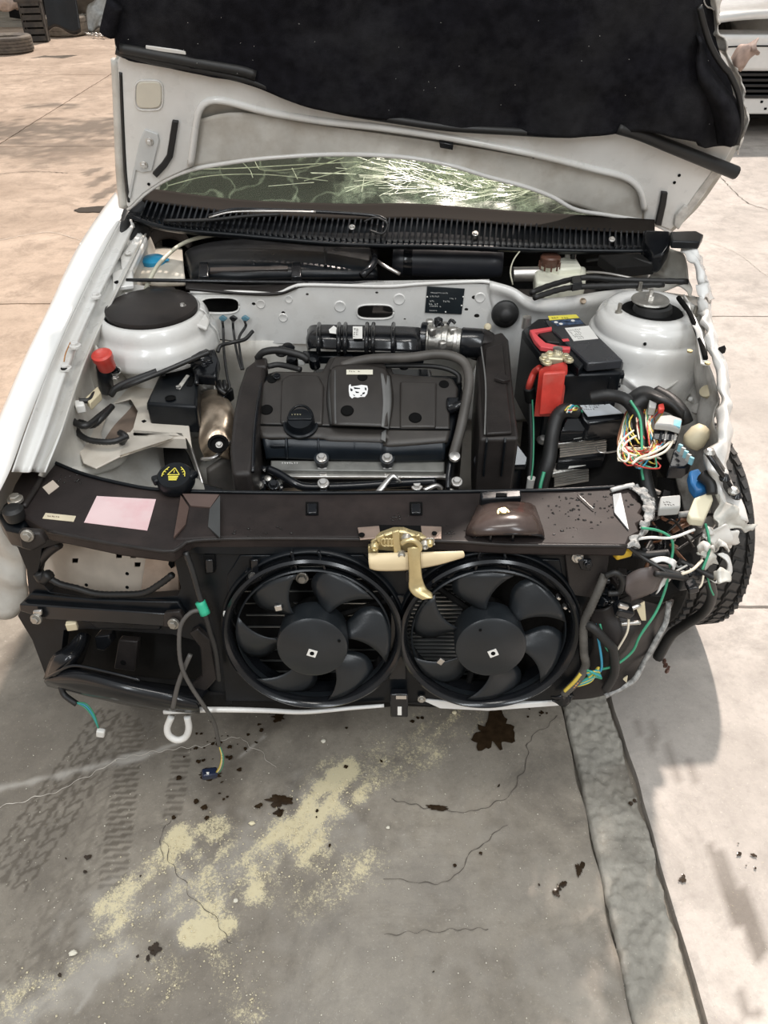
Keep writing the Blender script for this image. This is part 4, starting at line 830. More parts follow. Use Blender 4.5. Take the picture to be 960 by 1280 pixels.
loft('inner_wing', [
 [Z(180, 295, .945), Z(152, 352, .91), Z(124, 410, .87), Z(100, 468, .84), Z(78, 535, .80), Z(50, 595, .75)],
 [Z(190, 300, .90), Z(165, 360, .86), Z(140, 425, .80), Z(118, 490, .74), Z(104, 560, .70), Z(80, 610, .66)],
 [Vector((-.62, 2.2, .70)), Vector((-.62, 1.95, .66)), Vector((-.60, 1.75, .62)), Vector((-.58, 1.6, .60)), Vector((-.57, 1.42, .56)), Vector((-.56, 1.28, .54))],
 [Vector((-.50, 2.2, .55)), Vector((-.48, 1.95, .52)), Vector((-.46, 1.75, .50)), Vector((-.45, 1.6, .48)), Vector((-.44, 1.42, .46)), Vector((-.44, 1.26, .45))],
 [Vector((-.34, 2.2, .50)), Vector((-.33, 1.95, .48)), Vector((-.33, 1.75, .46)), Vector((-.33, 1.6, .43)), Vector((-.34, 1.42, .42)), Vector((-.35, 1.26, .42))],
 [Vector((-.32, 2.2, .28)), Vector((-.31, 1.95, .27)), Vector((-.31, 1.75, .27)), Vector((-.31, 1.6, .26)), Vector((-.32, 1.42, .26)), Vector((-.33, 1.26, .26))]], 60, 50, PRIMER, car, .004, fn=lambda p, u, v: p+Vector((0, 0, nz(p, 5)*.02*v)))
# strut tower left
tc_ = Z(190, 388, .872)
tw = loft('left_strut_tower', [[tc_+Vector((math.cos(a)*r, math.sin(a)*r*fy, h)) for a in [math.pi*2*i/16 for i in range(17)]] for r, fy, h in ((.118, 1, .0), (.128, 1, -.006), (.134, 1, -.02), (.138, 1, -.040), (.148, 1.0, -.052), (.152, 1.0, -.070), (.152, 1.0, -.095), (.12, .9, -.115), (.10, .8, -.20), (.10, .8, -.34))], 64, 44, WHITE, car, .004)
prism('tower_shelf', [Z(150, 352, .875), Z(245, 366, .875), Z(262, 400, .862), Z(258, 410, .86), Z(150, 370, .873)], (0, 0, -.01), WHITE, car, .004)
cap = lathe('tower_cap', [(.112, -.006), (.114, .002), (.112, .009), (.104, .013), (.06, .019), (.03, .021), (.001, .0215)], tc_+Vector((0, 0, .003)), BLKD, car, k=56)
prism('cap_tongue', [tc_+Vector((-.05, .07, .018)), tc_+Vector((-.035, .115, .016)), tc_+Vector((.035, .115, .016)), tc_+Vector((.05, .07, .018))], (0, 0, -.014), BLKD, cap, .004)
bolt(tc_+Vector((.082, -.012, .018)), EZ, .006, cap, STEEL); bolt(tc_+Vector((-.078, .066, .014)), EZ, .005, cap, STEEL)
text_marks('cap_moulding', tc_+Vector((-.045, .04, .0212)), EX, EY, EZ, .075, .035, 2, BLKG, cap, 6, 5, .9)
prism('tower_bracket', [Z(140, 340, .915), Z(150, 336, .915), Z(166, 338, .91), Z(167, 356, .90), Z(150, 358, .90), Z(141, 362, .90)], (0, 0, -.012), WHITE, car, .003)
lathe('bracket_hole', [(.009, 0), (.009, .002)], Z(147, 353, .904), HOLE, car, k=12)
tube('hinge_knuckle', [Z(157, 283, .96), Z(165, 279, .965)], .016, WHITE, car, n=8)
prism('cheek_plate', [Z(150, 320, .93), Z(172, 290, .945), Z(184, 296, .94), Z(166, 335, .915), Z(152, 342, .91)], (0, 0, -.02), WHITE, car, .004)
for q in ((160, 316), (167, 304), (174, 297)): bolt(Z(*q, .935), EZ, .006, car, WHITE)
# red valve cap on its black stem, small brace
rv = tube('valve_stem', [Z(134, 487, .74), Z(131, 470, .79), Z(129, 458, .81)], .017, BLK, car, n=8, k=12)
lathe('red_valve_cap', [(.019, -.03), (.021, -.026), (.021, -.006), (.024, 0), (.024, .012), (.018, .015), (.013, .010), (.001, .008)], Z(129, 448, .838), RED, rv, axis=(-.05, -.25, 1), k=24)
loft('wing_brace', [[Z(112, 430, .84), Z(108, 455, .80), Z(114, 485, .74)], [Z(120, 432, .85), Z(118, 455, .81), Z(124, 485, .75)], [Z(124, 436, .84), Z(123, 460, .80), Z(128, 482, .74)]], 14, 10, PRIMER, car, .003)
prism('stem_bracket', [Z(138, 438, .80), Z(152, 440, .80), Z(150, 462, .79), Z(140, 470, .78)], (0, 0, -.01), WHITE, car, .002)
bolt(Z(144, 463, .795), EZ, .008, car, BLKG); bolt(Z(144, 472, .785), EZ, .006, car, STEEL)
# battery-less bracket plate with a window, frame rail
bp = mk('engine_mount_plate', *plated([Z(a, b_, .70) for a, b_ in [(88, 500), (120, 495), (150, 482), (200, 478), (232, 500), (240, 560), (233, 547), (225, 545), (160, 541), (150, 570), (120, 585), (104, 578), (90, 540)]], [[Z(a, b_, .70) for a, b_ in [(126, 540), (138, 505), (163, 498), (172, 513), (166, 535), (158, 546), (128, 550)]]], (0, 0, -.005)), mat('bracket_cream', (.66, .61, .53), .4, var=.06, dust=(.4, .32, .24), dsc=10, damt=.4), car, bevel=.002)
prism('plate_lip', [Z(a, b_, .70) for a, b_ in [(165, 537), (228, 541), (232, 548), (166, 545)]], (0, 0, -.03), mat('bracket_cream', (.6, .6, .5)), bp, .002)
lathe('plate_hole', [(.006, 0), (.006, .002)], Z(180, 527, .70), HOLE, bp, k=4)
prism('dusty_backing', [Z(a, b_, .672) for a, b_ in [(118, 552), (132, 500), (168, 490), (178, 514), (170, 540), (160, 552)]], (0, 0, -.004), mat('brown_dusty', (.25, .19, .15), .7, var=.2), bp, 0)
loft('dusty_wheel_arch', [[Z(110, 545, .60), Z(120, 520, .63), Z(150, 500, .64)], [Z(125, 560, .55), Z(140, 545, .57), Z(170, 530, .57)], [Z(135, 580, .50), Z(155, 575, .50), Z(185, 560, .50)]], 14, 10, mat('brown_dusty', (.25, .19, .15), .7, var=.2), car, .003)
tube('rail_edge', [Z(62, 575, .70), Z(95, 590, .67), Z(125, 584, .66), Z(150, 572, .66), Z(158, 548, .66)], .014, PRIMER, car, n=30)
loft('frame_rail', [[Z(120, 600, .52), Z(150, 580, .55), Z(200, 560, .56), Z(262, 545, .56)], [Z(130, 640, .52), Z(160, 620, .55), Z(210, 600, .56), Z(270, 590, .55)], [Z(140, 690, .46), Z(170, 680, .46), Z(220, 660, .46), Z(270, 640, .45)]], 26, 16, mat('grey_white_rail', (.50, .49, .45), .4, var=.15, dust=(.2, .17, .13), dsc=8, damt=.6), car, .005)
# wiring at the left
def wire(pts, r, m, par=car, z=.7, n=None, name='wire', k=7, rib=0): return tube(name, [Z(p[0], p[1], p[2] if len(p) > 2 else z) for p in pts], r, m, par, n=n or len(pts)*9, k=k, rib=rib)
wire([(98, 497, 0.785), (84, 502, 0.785), (83, 512, 0.775), (92, 527, 0.765), (108, 532, 0.765), (125, 520, 0.755), (140, 508, 0.755)], .008, GLOSSR, name='left_loom', rib=.1)
wire([(140, 508, 0.755), (128, 522, 0.755), (115, 532, 0.745), (99, 528, 0.745), (97, 540, 0.735), (112, 550, 0.725), (140, 552, 0.725), (160, 545, 0.725)], .0075, GLOSSR, name='left_loom', rib=.1)
prism('white_clip', [Z(92, 499, 0.805), Z(104, 500, 0.800), Z(106, 506, 0.800), Z(94, 508, 0.800)], (0, 0, -.02), LABEL, car, .003)
prism('cream_connector', [Z(106, 497, 0.800), Z(122, 482, 0.800), Z(126, 490, 0.800), Z(112, 504, 0.800)], (0, 0, -.02), AGED, car, .003)
wire([(99, 501, 0.800), (112, 500, 0.797), (118, 492, 0.795)], .006, GLOSSR); wire([(152, 553, 0.705), (156, 546, 0.725), (150, 541, 0.725)], .008, GLOSSR)
wire([(140, 489, 0.765), (170, 478, 0.795), (210, 462, 0.805), (240, 449, 0.815), (262, 440, 0.825)], .006, GLOSSR, name='cable')
wire([(138, 494, 0.765), (150, 482, 0.785), (196, 464, 0.805)], .008, RUB, name='cable')
# black bracket box and its lever
mb = loft('mount_box_side', [[Z(184, 505, .73), Z(184, 512, .70), Z(190, 537, .66)], [Z(240, 507, .73), Z(240, 512, .70), Z(236, 541, .66)]], 8, 6, BLKG, car, .003)
mb = zprism('engine_mount_cover', [(182, 504), (200, 465), (208, 452), (232, 448), (246, 458), (248, 478), (246, 508)], .755, .075, BLK, car, .007, seg=3)
lathe('cover_hole', [(.012, 0), (.013, .002), (.010, .002), (.009, -.002)], Z(213, 498, .756), HOLE, mb, k=18)
prism('slot', [Z(220, 485, .757), Z(233, 468, .757), Z(237, 469, .757), Z(225, 486, .757)], (0, 0, -.004), PRIMER, mb, .001); prism('slot', [Z(233, 482, .757), Z(238, 470, .757), Z(243, 471, .757), Z(240, 482, .757)], (0, 0, -.004), HOLE, mb, .001)
lathe('cover_screw', [(.006, 0), (.006, .003), (.003, .004)], Z(223, 484, .758), STEEL, mb, k=12)
v_, f_ = lathed([(.028, 0), (.032, .004), (.032, .03), (.024, .038), (.001, .04)], Z(252, 458, .765), k=22); mk('mount_bush', v_, f_, BLKG, mb, smooth=True)
tube('cover_ridge', [Z(204, 470, .762), Z(212, 455, .765), Z(230, 452, .768), Z(244, 462, .765), Z(246, 480, .762)], .006, BLKG, mb, n=24)
prism('mount_arm', [Z(256, 440, .80), Z(268, 434, .80), Z(274, 450, .79), Z(270, 470, .775), Z(245, 468, .77), Z(236, 455, .775)], (0, 0, -.03), BLKG, mb, .006)
for q in ((238, 452), (246, 448), (256, 456), (262, 452)): bolt(Z(q[0], q[1], .805), EZ, .006, mb, BLKG)
# aluminium bracket / heat shield beside the cam-belt cover
hs = loft('engine_mount_casting', [[Z(246, 500, .67), Z(262, 490, .68), Z(280, 494, .68), Z(290, 515, .67)], [Z(252, 512, .71), Z(268, 505, .72), Z(284, 512, .72), Z(290, 525, .70)], [Z(250, 545, .68), Z(266, 530, .70), Z(280, 535, .70), Z(290, 545, .68)], [Z(252, 562, .66), Z(262, 548, .69), Z(275, 545, .69), Z(288, 560, .67)], [Z(256, 575, .62), Z(266, 570, .63), Z(276, 570, .63), Z(288, 572, .62)]], 26, 30, BRONZE, car, .006)
lathe('casting_socket', [(.022, 0), (.024, .006), (.018, .006), (.015, -.01), (.001, -.012)], Z(273, 556, .70), HOLE, hs, axis=(.1, -.5, 1), k=20); bolt(Z(274, 556, .70), (.1, -.5, 1), .006, hs, STEEL)
tube('casting_edge', [Z(252, 574, .66), Z(268, 572, .67), Z(280, 560, .68), Z(288, 552, .68)], .005, STEEL, hs, n=20, k=6)
loft('grey_bracket', [[Z(244, 470, .70), Z(262, 466, .70), Z(270, 476, .68)], [Z(244, 492, .66), Z(262, 490, .66), Z(270, 494, .66)]], 8, 6, ALU, car, .004)
loft('engine_side_panel', [[Z(258, 585, .60), Z(280, 570, .62), Z(300, 560, .62)], [Z(262, 640, .50), Z(285, 640, .50), Z(305, 640, .50)]], 10, 8, mat('dull_grey_casting', (.10, .09, .08), .5, .4, var=.3), car, .005)
wire([(232, 540, .66), (242, 570, .63), (252, 600, .60), (258, 625, .56)], .004, STEEL, name='metal_rod')
# three cables from the bulkhead
for k, (x0, pts) in enumerate([(278, [(279, 412), (280, 440), (284, 470), (287, 484), (283, 488), (274, 476)]), (291, [(292, 415), (296, 440), (302, 462)]), (306, [(307, 408), (299, 422), (300, 440), (304, 462)])]):
    wire([(x0, 402, .835)]+[(a, b_, .825-.0012*(b_-400)) for a, b_ in pts], .0035, GLOSSR, name='control_cable', k=6)
    prism('cable_clip', [by(x0-5, 398, .02), by(x0, 395, .02), by(x0+6, 399, .02), by(x0, 404, .02)], (0, .01, 0), (mat('teal_clip', (.10, .22, .28), .4) if k != 1 else BLKG), car, .002)
wire([(272, 440, .79), (276, 432, .80), (290, 428, .81), (306, 424, .81), (316, 414, .82)], .005, GLOSSR, name='cable')
prism('relay_block', [Z(270, 484, .72), Z(284, 478, .72), Z(292, 486, .71), (Z(280, 496, .71))], (0, 0, -.03), BLKG, car, .003)
for s in range(3): wire([(268+s*6, 476, .74), (274+s*4, 486, .73), (282, 492-s*3, .72)], .005, GLOSSR)
# coolant cap
ec = lathe('expansion_tank', [(.055, -.16), (.062, -.1), (.06, -.03), (.03, -.018), (.001, -.016)], Z(216, 600, .74), mat('tank_grey', (.30, .29, .26), .4, var=.1), car, k=30)
cc = lathe('coolant_cap', [(.034, -.026), (.038, -.02), (.038, -.004), (.032, .004), (.001, .006)], Z(218, 595, .765), BLK, ec, axis=(0, -.28, 1), k=36)
mk('cap_lug', *boxd(Z(196, 600, .757), (.018, .022, .014), rz(30)), BLK, cc, bevel=.004); mk('cap_lug', *boxd(Z(240, 594, .763), (.018, .022, .014), rz(-30)), BLK, cc, bevel=.004)
cA = Vector((0, -.28, 1)).normalized(); cX, cY, _ = frame(cA); c0 = Z(218, 595, .765)+cA*.0066
if cX.x < 0: cX = -cX
if cY.y < 0: cY = -cY
def cpnt(a, b_): return c0+cX*a+cY*b_
tube('warning_triangle', [cpnt(-.012, -.002), cpnt(.0, .016), cpnt(.012, -.002), cpnt(-.012, -.002)], .0011, YEL, cc, n=24, k=5, curve=False)
for s in (-1, 1):
    tube('warning_arrow', [cpnt(s*.023, -.006), cpnt(s*.021, .006), cpnt(s*.012, .018)], .0011, YEL, cc, n=12, k=5)
    for q in range(3): tube('warning_tick', [cpnt(s*(.0235-.003*q), .0+.006*q), cpnt(s*(.019-.003*q), -.001+.006*q)], .0009, YEL, cc, n=3, k=4, curve=False)
tube('warning_tick', [cpnt(0, .003), cpnt(0, .010)], .0010, YEL, cc, n=3, k=4, curve=False)
for q in range(3): prism('warning_block', [cpnt(-.010+.001*q, -.005-.004*q), cpnt(.010-.001*q, -.005-.004*q), cpnt(.010-.001*q, -.0078-.004*q), cpnt(-.010+.001*q, -.0078-.004*q)], -cA*.001, YEL, cc, 0)
prism('side_duct', [Z(232, 612, .70), Z(250, 600, .70), Z(290, 612, .70), Z(280, 625, .70)], (0, 0, -.06), BLK, car, .01)
loft('dark_duct', [[Z(205, 560, .62), Z(230, 560, .62), Z(245, 590, .60)], [Z(210, 620, .56), Z(240, 620, .56), Z(255, 625, .54)]], 8, 6, VOID, car, .01)
# ---------------- engine
EN = Vector((0, -.342, .94)).normalized()
def ep(px, py, off=0): return PL(px, py, (0, 1.69, .80), EN, off)
def el(pts, off=0): return [ep(a, b_, off) for a, b_ in pts]
eng = prism('engine_block', el([(318, 470), (345, 462), (575, 468), (582, 500), (566, 600), (322, 604)], -.075), (0, 0, -.32), VOID, car, .01)
base = prism('valve_cover', el([(322, 476), (345, 464), (402, 466), (574, 470), (578, 480), (566, 548), (556, 560), (330, 558), (322, 548)], -.004), -EN*.06, BLK, eng, .006)
ec_ = prism('engine_cover', el([(325, 482), (343, 463), (402, 464), (412, 446), (420, 444), (478, 445), (487, 452), (492, 466), (566, 472), (573, 484), (572, 500), (562, 512), (563, 536), (490, 536), (412, 533), (320, 530)], .012), -EN*.03, ENG, eng, .006, 3)
prism('cover_panel', el([(352, 474), (362, 468), (398, 468), (405, 482), (403, 530), (350, 528)], .020), -EN*.01, ENG, ec_, .005, 3)
prism('cover_panel', el([(500, 476), (546, 477), (545, 534), (500, 534)], .020), -EN*.01, ENG, ec_, .005, 3)
cpn = loft('centre_panel', [[ep(410, 470, .013), ep(408, 500, .013), ep(412, 532, .013)], [ep(418, 458, .034), ep(419, 500, .036), ep(420, 531, .034)], [ep(446, 455, .037), ep(448, 500, .040), ep(450, 532, .037)], [ep(477, 458, .034), ep(479, 500, .036), ep(478, 533, .034)], [ep(484, 464, .028), ep(487, 500, .028), ep(485, 533, .028)], [ep(489, 470, .013), ep(492, 500, .013), ep(487, 536, .013)]], 24, 40, ENG, ec_, .004)
prism('centre_panel_back', el([(418, 445), (477, 446), (484, 462), (478, 468), (419, 467), (411, 460)], .030), -EN*.02, ENG, ec_, .004)
GRYP = mat('grey_side_strip', (.16, .16, .155), .4, var=.1)
loft('side_strip', [[ep(476, 466, .037), ep(479, 500, .039), ep(477, 533, .037)], [ep(487, 470, .027), ep(489.5, 500, .029), ep(486, 536, .026)]], 16, 4, GRYP, ec_, .002)
prism('strip_tip', el([(477, 540), (483, 536), (482, 552), (476, 549)], .016), -EN*.004, GRYP, ec_, .001)
loft('side_strip', [[ep(411, 468, .02), ep(409, 500, .02), ep(412, 530, .02)], [ep(419, 462, .036), ep(419.5, 500, .038), ep(420, 530, .036)]], 16, 4, mat('grey_side_strip_dark', (.09, .09, .088), .4, var=.1), ec_, .002)
tube('panel_groove', el([(320, 531), (412, 533), (490, 536), (563, 537)], .013), .0022, HOLE, ec_, n=40, k=6)
for q in ((333, 512, 7.5), (434, 513, 7.5), (519, 522, 7.5)):
    off = .041 if q[0] == 434 else (.021 if q[0] == 519 else .013)
    lathe('cover_hole', [(.001, .0006), (.0125, .0006), (.0135, .0018), (.0145, .0006), (.015, -.001)], ep(q[0], q[1], off), HOLE, ec_, axis=EN, k=24)
for q in ((340, 474), (453, 471), (555, 480)): lathe('cover_hole', [(.001, .0006), (.009, .0006), (.0115, .0005), (.012, -.001)], ep(q[0], q[1], .04 if q[0] == 453 else .013), HOLE, ec_, axis=EN, k=20)
prism('white_sticker', el([(433, 462), (466, 462), (466, 468), (433, 468)], .041), -EN*.001, mat('aged_sticker', (.75, .72, .60), .5), ec_, 0)
text_marks('sticker_print', ep(436, 463, .0415), EX, Vector((0, .94, .342)), EN, .048, .006, 1, BLK, ec_, 9, 3, .95)
# lion-shaped emblem remains: ragged white patch with dark gaps
em = prism('emblem', el([(436, 482), (438, 480), (439, 483), (447, 482), (452, 481), (459, 482), (460, 486), (459, 492), (456, 496), (451, 496), (447, 497), (443, 496), (440, 498), (437, 495), (436, 489)], .0405), -EN*.0012, mat('emblem_white', (.85, .85, .84), .4, var=.01), ec_, 0)
for q in ([(438, 485), (441, 487), (440, 489), (438, 488)], [(442, 484), (450, 485), (450, 486), (443, 486)], [(456, 484), (458, 485), (458, 488), (456, 487)], [(444, 489), (449, 490), (448, 491), (445, 491)], [(453, 491), (456, 490), (456, 492), (453, 493)], [(441, 493), (444, 494), (443, 495)], [(450, 494), (453, 493), (452, 495)]): prism('emblem_gap', el(q, .0412), -EN*.0008, BLK, em, 0)
# lower step of the cover and its ribbed dark front
loft('cover_step', [el([(321, 532), (400, 533), (412, 535), (484, 537), (563, 538)], .008), el([(325, 545), (400, 545), (412, 548), (478, 550), (486, 556), (560, 550)], .006), el([(326, 549), (400, 549), (414, 552), (476, 554), (486, 558), (558, 553)], .0)], 50, 8, ENG, eng, .004)
fr = loft('coil_cover_front', [el([(328, 549), (345, 545), (400, 550), (476, 553), (486, 557), (556, 552)], .002), el([(330, 560), (345, 556), (400, 560), (476, 563), (486, 566), (556, 562)], -.008), el([(332, 574), (345, 572), (400, 574), (476, 575), (486, 576), (556, 575)], -.035)], 50, 10, ENGB, eng, .004)
for x in (358, 398, 443, 475, 496): tube('front_rib', [ep(x, 548, .006), ep(x, 560, -.004), ep(x+1, 573, -.030)], .0028, ENGB, fr, n=10, k=6)
for x in (402, 484):
    bs = lathe('bolt_boss', [(.014, -.03), (.014, 0), (.017, .001), (.017, .006), (.012, .008)], ep(x, 574, -.02), ENGB, eng, axis=EN, k=20)
    bolt(ep(x, 572, -.010), EN, .0085, bs, STEEL)
    prism('spring_clip', [ep(x-6, 584, -.035), ep(x+7, 584, -.035), ep(x+6, 592, -.045), ep(x-3, 592, -.045)], -EN*.01, STEEL, bs, .002)
rl = prism('cylinder_head_rail', el([(338, 575), (556, 576), (556, 590), (338, 588)], -.038), -EN*.02, mat('grey_casting_rail', (.20, .20, .185), .42, .5, var=.3), eng, .003)
text_marks('cast_lettering', ep(352, 577, -.0375), EX, Vector((0, .94, .342)), EN, .056, .009, 1, PRINT, rl, 10, 41, .97)
text_marks('cast_lettering', ep(428, 576, -.0375), EX, Vector((0, .94, .342)), EN, .04, .012, 2, PRINTG, rl, 9, 43, .9)
text_marks('moulded_lettering', ep(441, 535, .010), EX, Vector((0, .94, .342)), EN, .05, .012, 2, PRINTG, eng, 9, 45, .9)
prism('rail_step', el([(336, 590), (558, 592), (558, 597), (336, 596)], -.05), -EN*.01, STEEL, eng, .002)
# oil filler cap
oc = lathe('oil_cap', [(.040, -.004), (.040, .002), (.036, .004), (.033, .003), (.030, .012), (.028, .020), (.001, .021)], ep(376, 530, .016), BLK, eng, axis=EN, k=36)
ocp = ep(376, 530, .016)+EN*.024
prism('cap_grip', [ocp+Vector((-.027, -.006, -.002)), ocp+Vector((.027, -.006, -.002)), ocp+Vector((.029, .002, .001)), ocp+Vector((.027, .007, .003)), ocp+Vector((-.027, .007, .003)), ocp+Vector((-.029, .002, .001))], -EN*.008, BLK, oc, .003)
text_marks('cap_print', ep(364, 517, .042), EX, Vector((0, .94, .342)), EN, .036, .006, 1, mat('faded_print', (.35, .32, .2), .5), oc, 6, 9, .9)
tube('cap_recess', [ep(376+15*math.cos(a), 524+17*math.sin(a), .021) for a in [math.pi*(.86+1.28*i/12) for i in range(13)]], .003, BLK, eng, n=40, k=8)
# cam-belt cover
tb = prism('timing_belt_cover', [Z(307, 458, .80), Z(318, 450, .80), Z(333, 452, .80), Z(327, 490, .785), Z(322, 530, .77), Z(319, 562, .75), Z(314, 592, .735), Z(290, 592, .735), Z(287, 560, .75), Z(291, 520, .77), Z(298, 485, .785)], (0, -.02, -.30), BLKD, car, .009, 4)
tube('cover_seam', [Z(330, 456, .79), Z(323, 500, .78), Z(318, 545, .76), Z(316, 590, .735)], .004, BLKG, tb, n=24, k=6)
prism('upper_cover_lug', [Z(318, 446, .805), Z(334, 446, .805), Z(334, 458, .80), Z(318, 458, .80)], (0, 0, -.03), BLKD, tb, .006)
bolt(ep(346, 470, .02), EN, .006, eng, BLKG)
# inlet manifold and throttle body
im = loft('inlet_manifold', [[Z(384, 412, .82), Z(384, 432, .78), Z(386, 444, .74)], [Z(392, 406, .85), Z(386, 420, .845), Z(388, 436, .82)], [Z(430, 406, .855), Z(430, 420, .85), Z(430, 437, .825)], [Z(480, 407, .855), Z(480, 421, .85), Z(480, 438, .825)], [Z(522, 409, .85), Z(524, 423, .845), Z(524, 440, .82)], [Z(527, 412, .82), Z(527, 430, .79), Z(527, 442, .75)]], 16, 40, BLKG, car, .006)
for x in (399, 424, 432, 459, 467, 492): tube('manifold_rib', [Z(x, 405, .850), Z(x-1, 412, .862), Z(x-1, 424, .856), Z(x-1, 437, .832), Z(x, 442, .80)], .0055, BLKG, im, n=20, k=8)
prism('manifold_flange', [Z(378, 438, .80), Z(530, 440, .80), Z(530, 447, .79), Z(378, 446, .79)], (0, 0, -.02), BLK, im, .003)
prism('white_tag', [Z(441, 408, .864), Z(453, 408, .864), Z(453, 423, .855), Z(441, 423, .855)], (0, 0, -.001), LABEL, im, 0)
text_marks('tag_print', Z(442, 410, .8648), EX, EY, EZ, .02, .05, 5, BLK, im, 3, 5, .9)
prism('torn_sticker', [Z(411, 412, .864), Z(417, 407, .865), Z(424, 412, .864), Z(420, 417, .861), Z(412, 416, .861)], (0, 0, -.001), LABEL, im, 0)
tl = mk('manifold_lower', *boxd((-.03, 1.70, .70), (.30, .10, .10)), BLKG, car, bevel=.01)
for x in (365, 393, 436, 470, 505): lathe('injector_boss', [(.014, -.02), (.015, .0), (.012, .012), (.001, .014)], Z(x, 451, .79), BLKG, tl, axis=(0, -.5, 1), k=14)
mk('injector_plug', *boxd(Z(377, 452, .80), (.016, .014, .014)), GREYC, tl, bevel=.002)
ta, tb_ = Z(527, 424, .82), Z(582, 428, .82)
th = lathe('throttle_body', [(.024, 0), (.036, .004), (.036, .018), (.031, .02), (.031, .05), (.036, .052), (.036, .064), (.030, .066), (.030, .085), (.033, .087), (.033, .102), (.026, .104)], ta, ALU, car, axis=(tb_-ta), k=28)
lathe('clamp_band', [(.034, .080), (.0355, .081), (.0355, .088), (.034, .089)], ta, STEEL, th, axis=(tb_-ta), k=28)
lathe('manifold_collar', [(.040, -.002), (.042, .0), (.042, .012), (.040, .014)], ta, BLKG, th, axis=(tb_-ta), k=28)
for q in ((537, 404, .85), (548, 402, .855), (556, 408, .85), (540, 414, .86), (566, 414, .85), (553, 431, .845)): mk('throttle_lug', *boxd(Z(*q), (.018, .018, .02), rz(q[0] * 7 % 50)), ALU if q[0] != 548 else BLKG, th, bevel=.004)
for q in ((545, 408), (560, 405)): tube('throttle_spring', [Z(q[0], q[1], .87), Z(q[0]+4, q[1]-5, .875), Z(q[0]+9, q[1]-1, .87)], .004, BLKG, th, n=10, k=6)
lathe('duct_sleeve', [(.034, 0), (.037, .003), (.037, .05), (.034, .055)], tb_-Vector((.012, 0, 0)), BLKG, car, axis=(tb_-ta), k=26)
# hoses over the engine
tube('breather_hose', [ep(428, 458, .02), ep(445, 452, .03), ep(470, 448, .04), ep(510, 447, .05), ep(545, 443, .055), ep(568, 446, .055), ep(582, 456, .05), ep(586, 475, .045), ep(583, 500, .035), ep(576, 535, .02), ep(566, 572, -.015)], .0115, mat('worn_hose', (.085, .078, .07), .5, var=.25), car, n=80, k=12)
tube('breather_hose', [ep(450, 458, .01), ep(510, 457, .02), ep(550, 459, .025), ep(572, 468, .02), ep(574, 480, .01)], .006, RUB, car, n=40)
tube('breather_hose', [ep(322, 448, .0), ep(330, 440, .02), ep(350, 438, .025), ep(375, 444, .02), ep(385, 450, .01)], .009, RUB, car, n=30)
tube('filler_hose', [Z(376, 462, .80), Z(350, 456, .80), Z(335, 458, .80)], .007, RUB, car, n=16)
for q in ((340, 462), (360, 443), (352, 447)): lathe('sensor', [(.016, 0), (.018, .006), (.013, .012), (.001, .014)], Z(q[0], q[1]-6, .79), BLKG, car, axis=(0, -.3, 1), k=16) if q[0] != 340 else None
tube('temperature_hose', [ep(562, 512, .01), ep(572, 508, .02), ep(580, 505, .02)], .012, BLKG, car, n=16, rib=.15)
mk('sensor_plug', *boxd(ep(566, 507, .01), (.03, .03, .03), rx(20)), BLKG, car, bevel=.005)
# pipes, sensors and bracket in front of the engine
tube('coolant_pipe', [ep(334, 586, -.02), ep(348, 592, -.022), ep(368, 604, -.025), ep(385, 609, -.03), ep(440, 608, -.03), ep(500, 604, -.028), ep(545, 602, -.028)], .0095, BLKG, car, n=60, k=12)
tube('dipstick_pipe', [ep(563, 578, -.01), ep(560, 600, -.02), ep(560, 612, -.03)], .006, BLKG, car, n=12)
lathe('dipstick_knob', [(.010, 0), (.013, .003), (.012, .01), (.001, .012)], ep(568, 573, .0), STEEL, car, axis=EN, k=16)
for q in ((404, 604, .02), (571, 602, .0), (521, 607, .0), (336, 602, -.01), (342, 606, .0)): bolt(ep(q[0], q[1], -.03+q[2]), EN, .009, car, STEEL if q[0] > 350 else BLKG)
prism('pipe_clamp', el([(399, 603), (409, 603), (409, 614), (399, 614)], -.02), -EN*.02, BLKG, car, .003)
loft('bent_bracket', [[ep(466, 618, -.02), ep(478, 604, -.01), ep(487, 594, .0), ep(492, 592, .003), ep(498, 597, -.002), ep(502, 602, -.01)], [ep(474, 620, -.02), ep(484, 607, -.01), ep(490, 599, -.001), ep(492, 598, .0), ep(495, 600, -.003), ep(499, 604, -.012)]], 24, 3, STEEL, car, .003)
loft('exhaust_shield', [el([(296, 614), (380, 611), (470, 612), (560, 615)], -.075), [Z(a, 622, .62) for a in (296, 380, 470, 560)]], 20, 4, BRONZE, car, .003)
tube('metal_pipe', [ep(530, 613, -.02), ep(545, 607, -.02), ep(552, 611, -.03)], .006, STEEL, car, n=12); tube('metal_pipe', [ep(562, 612, -.03), ep(572, 616, -.03), ep(586, 617, -.03)], .004, STEEL, car, n=12)
for i in range(14):
    r_ = random.Random(i); x, y = r_.uniform(322, 352), r_.uniform(585, 612); lathe('engine_fitting', [(.007, 0), (.01, .004), (.008, .01), (.001, .012)], ep(x, y, -.05+.01*r_.random()), r_.choice([BLKG, ALU, BLK]), eng, axis=(r_.uniform(-.5, .5), -.5, 1), k=10)
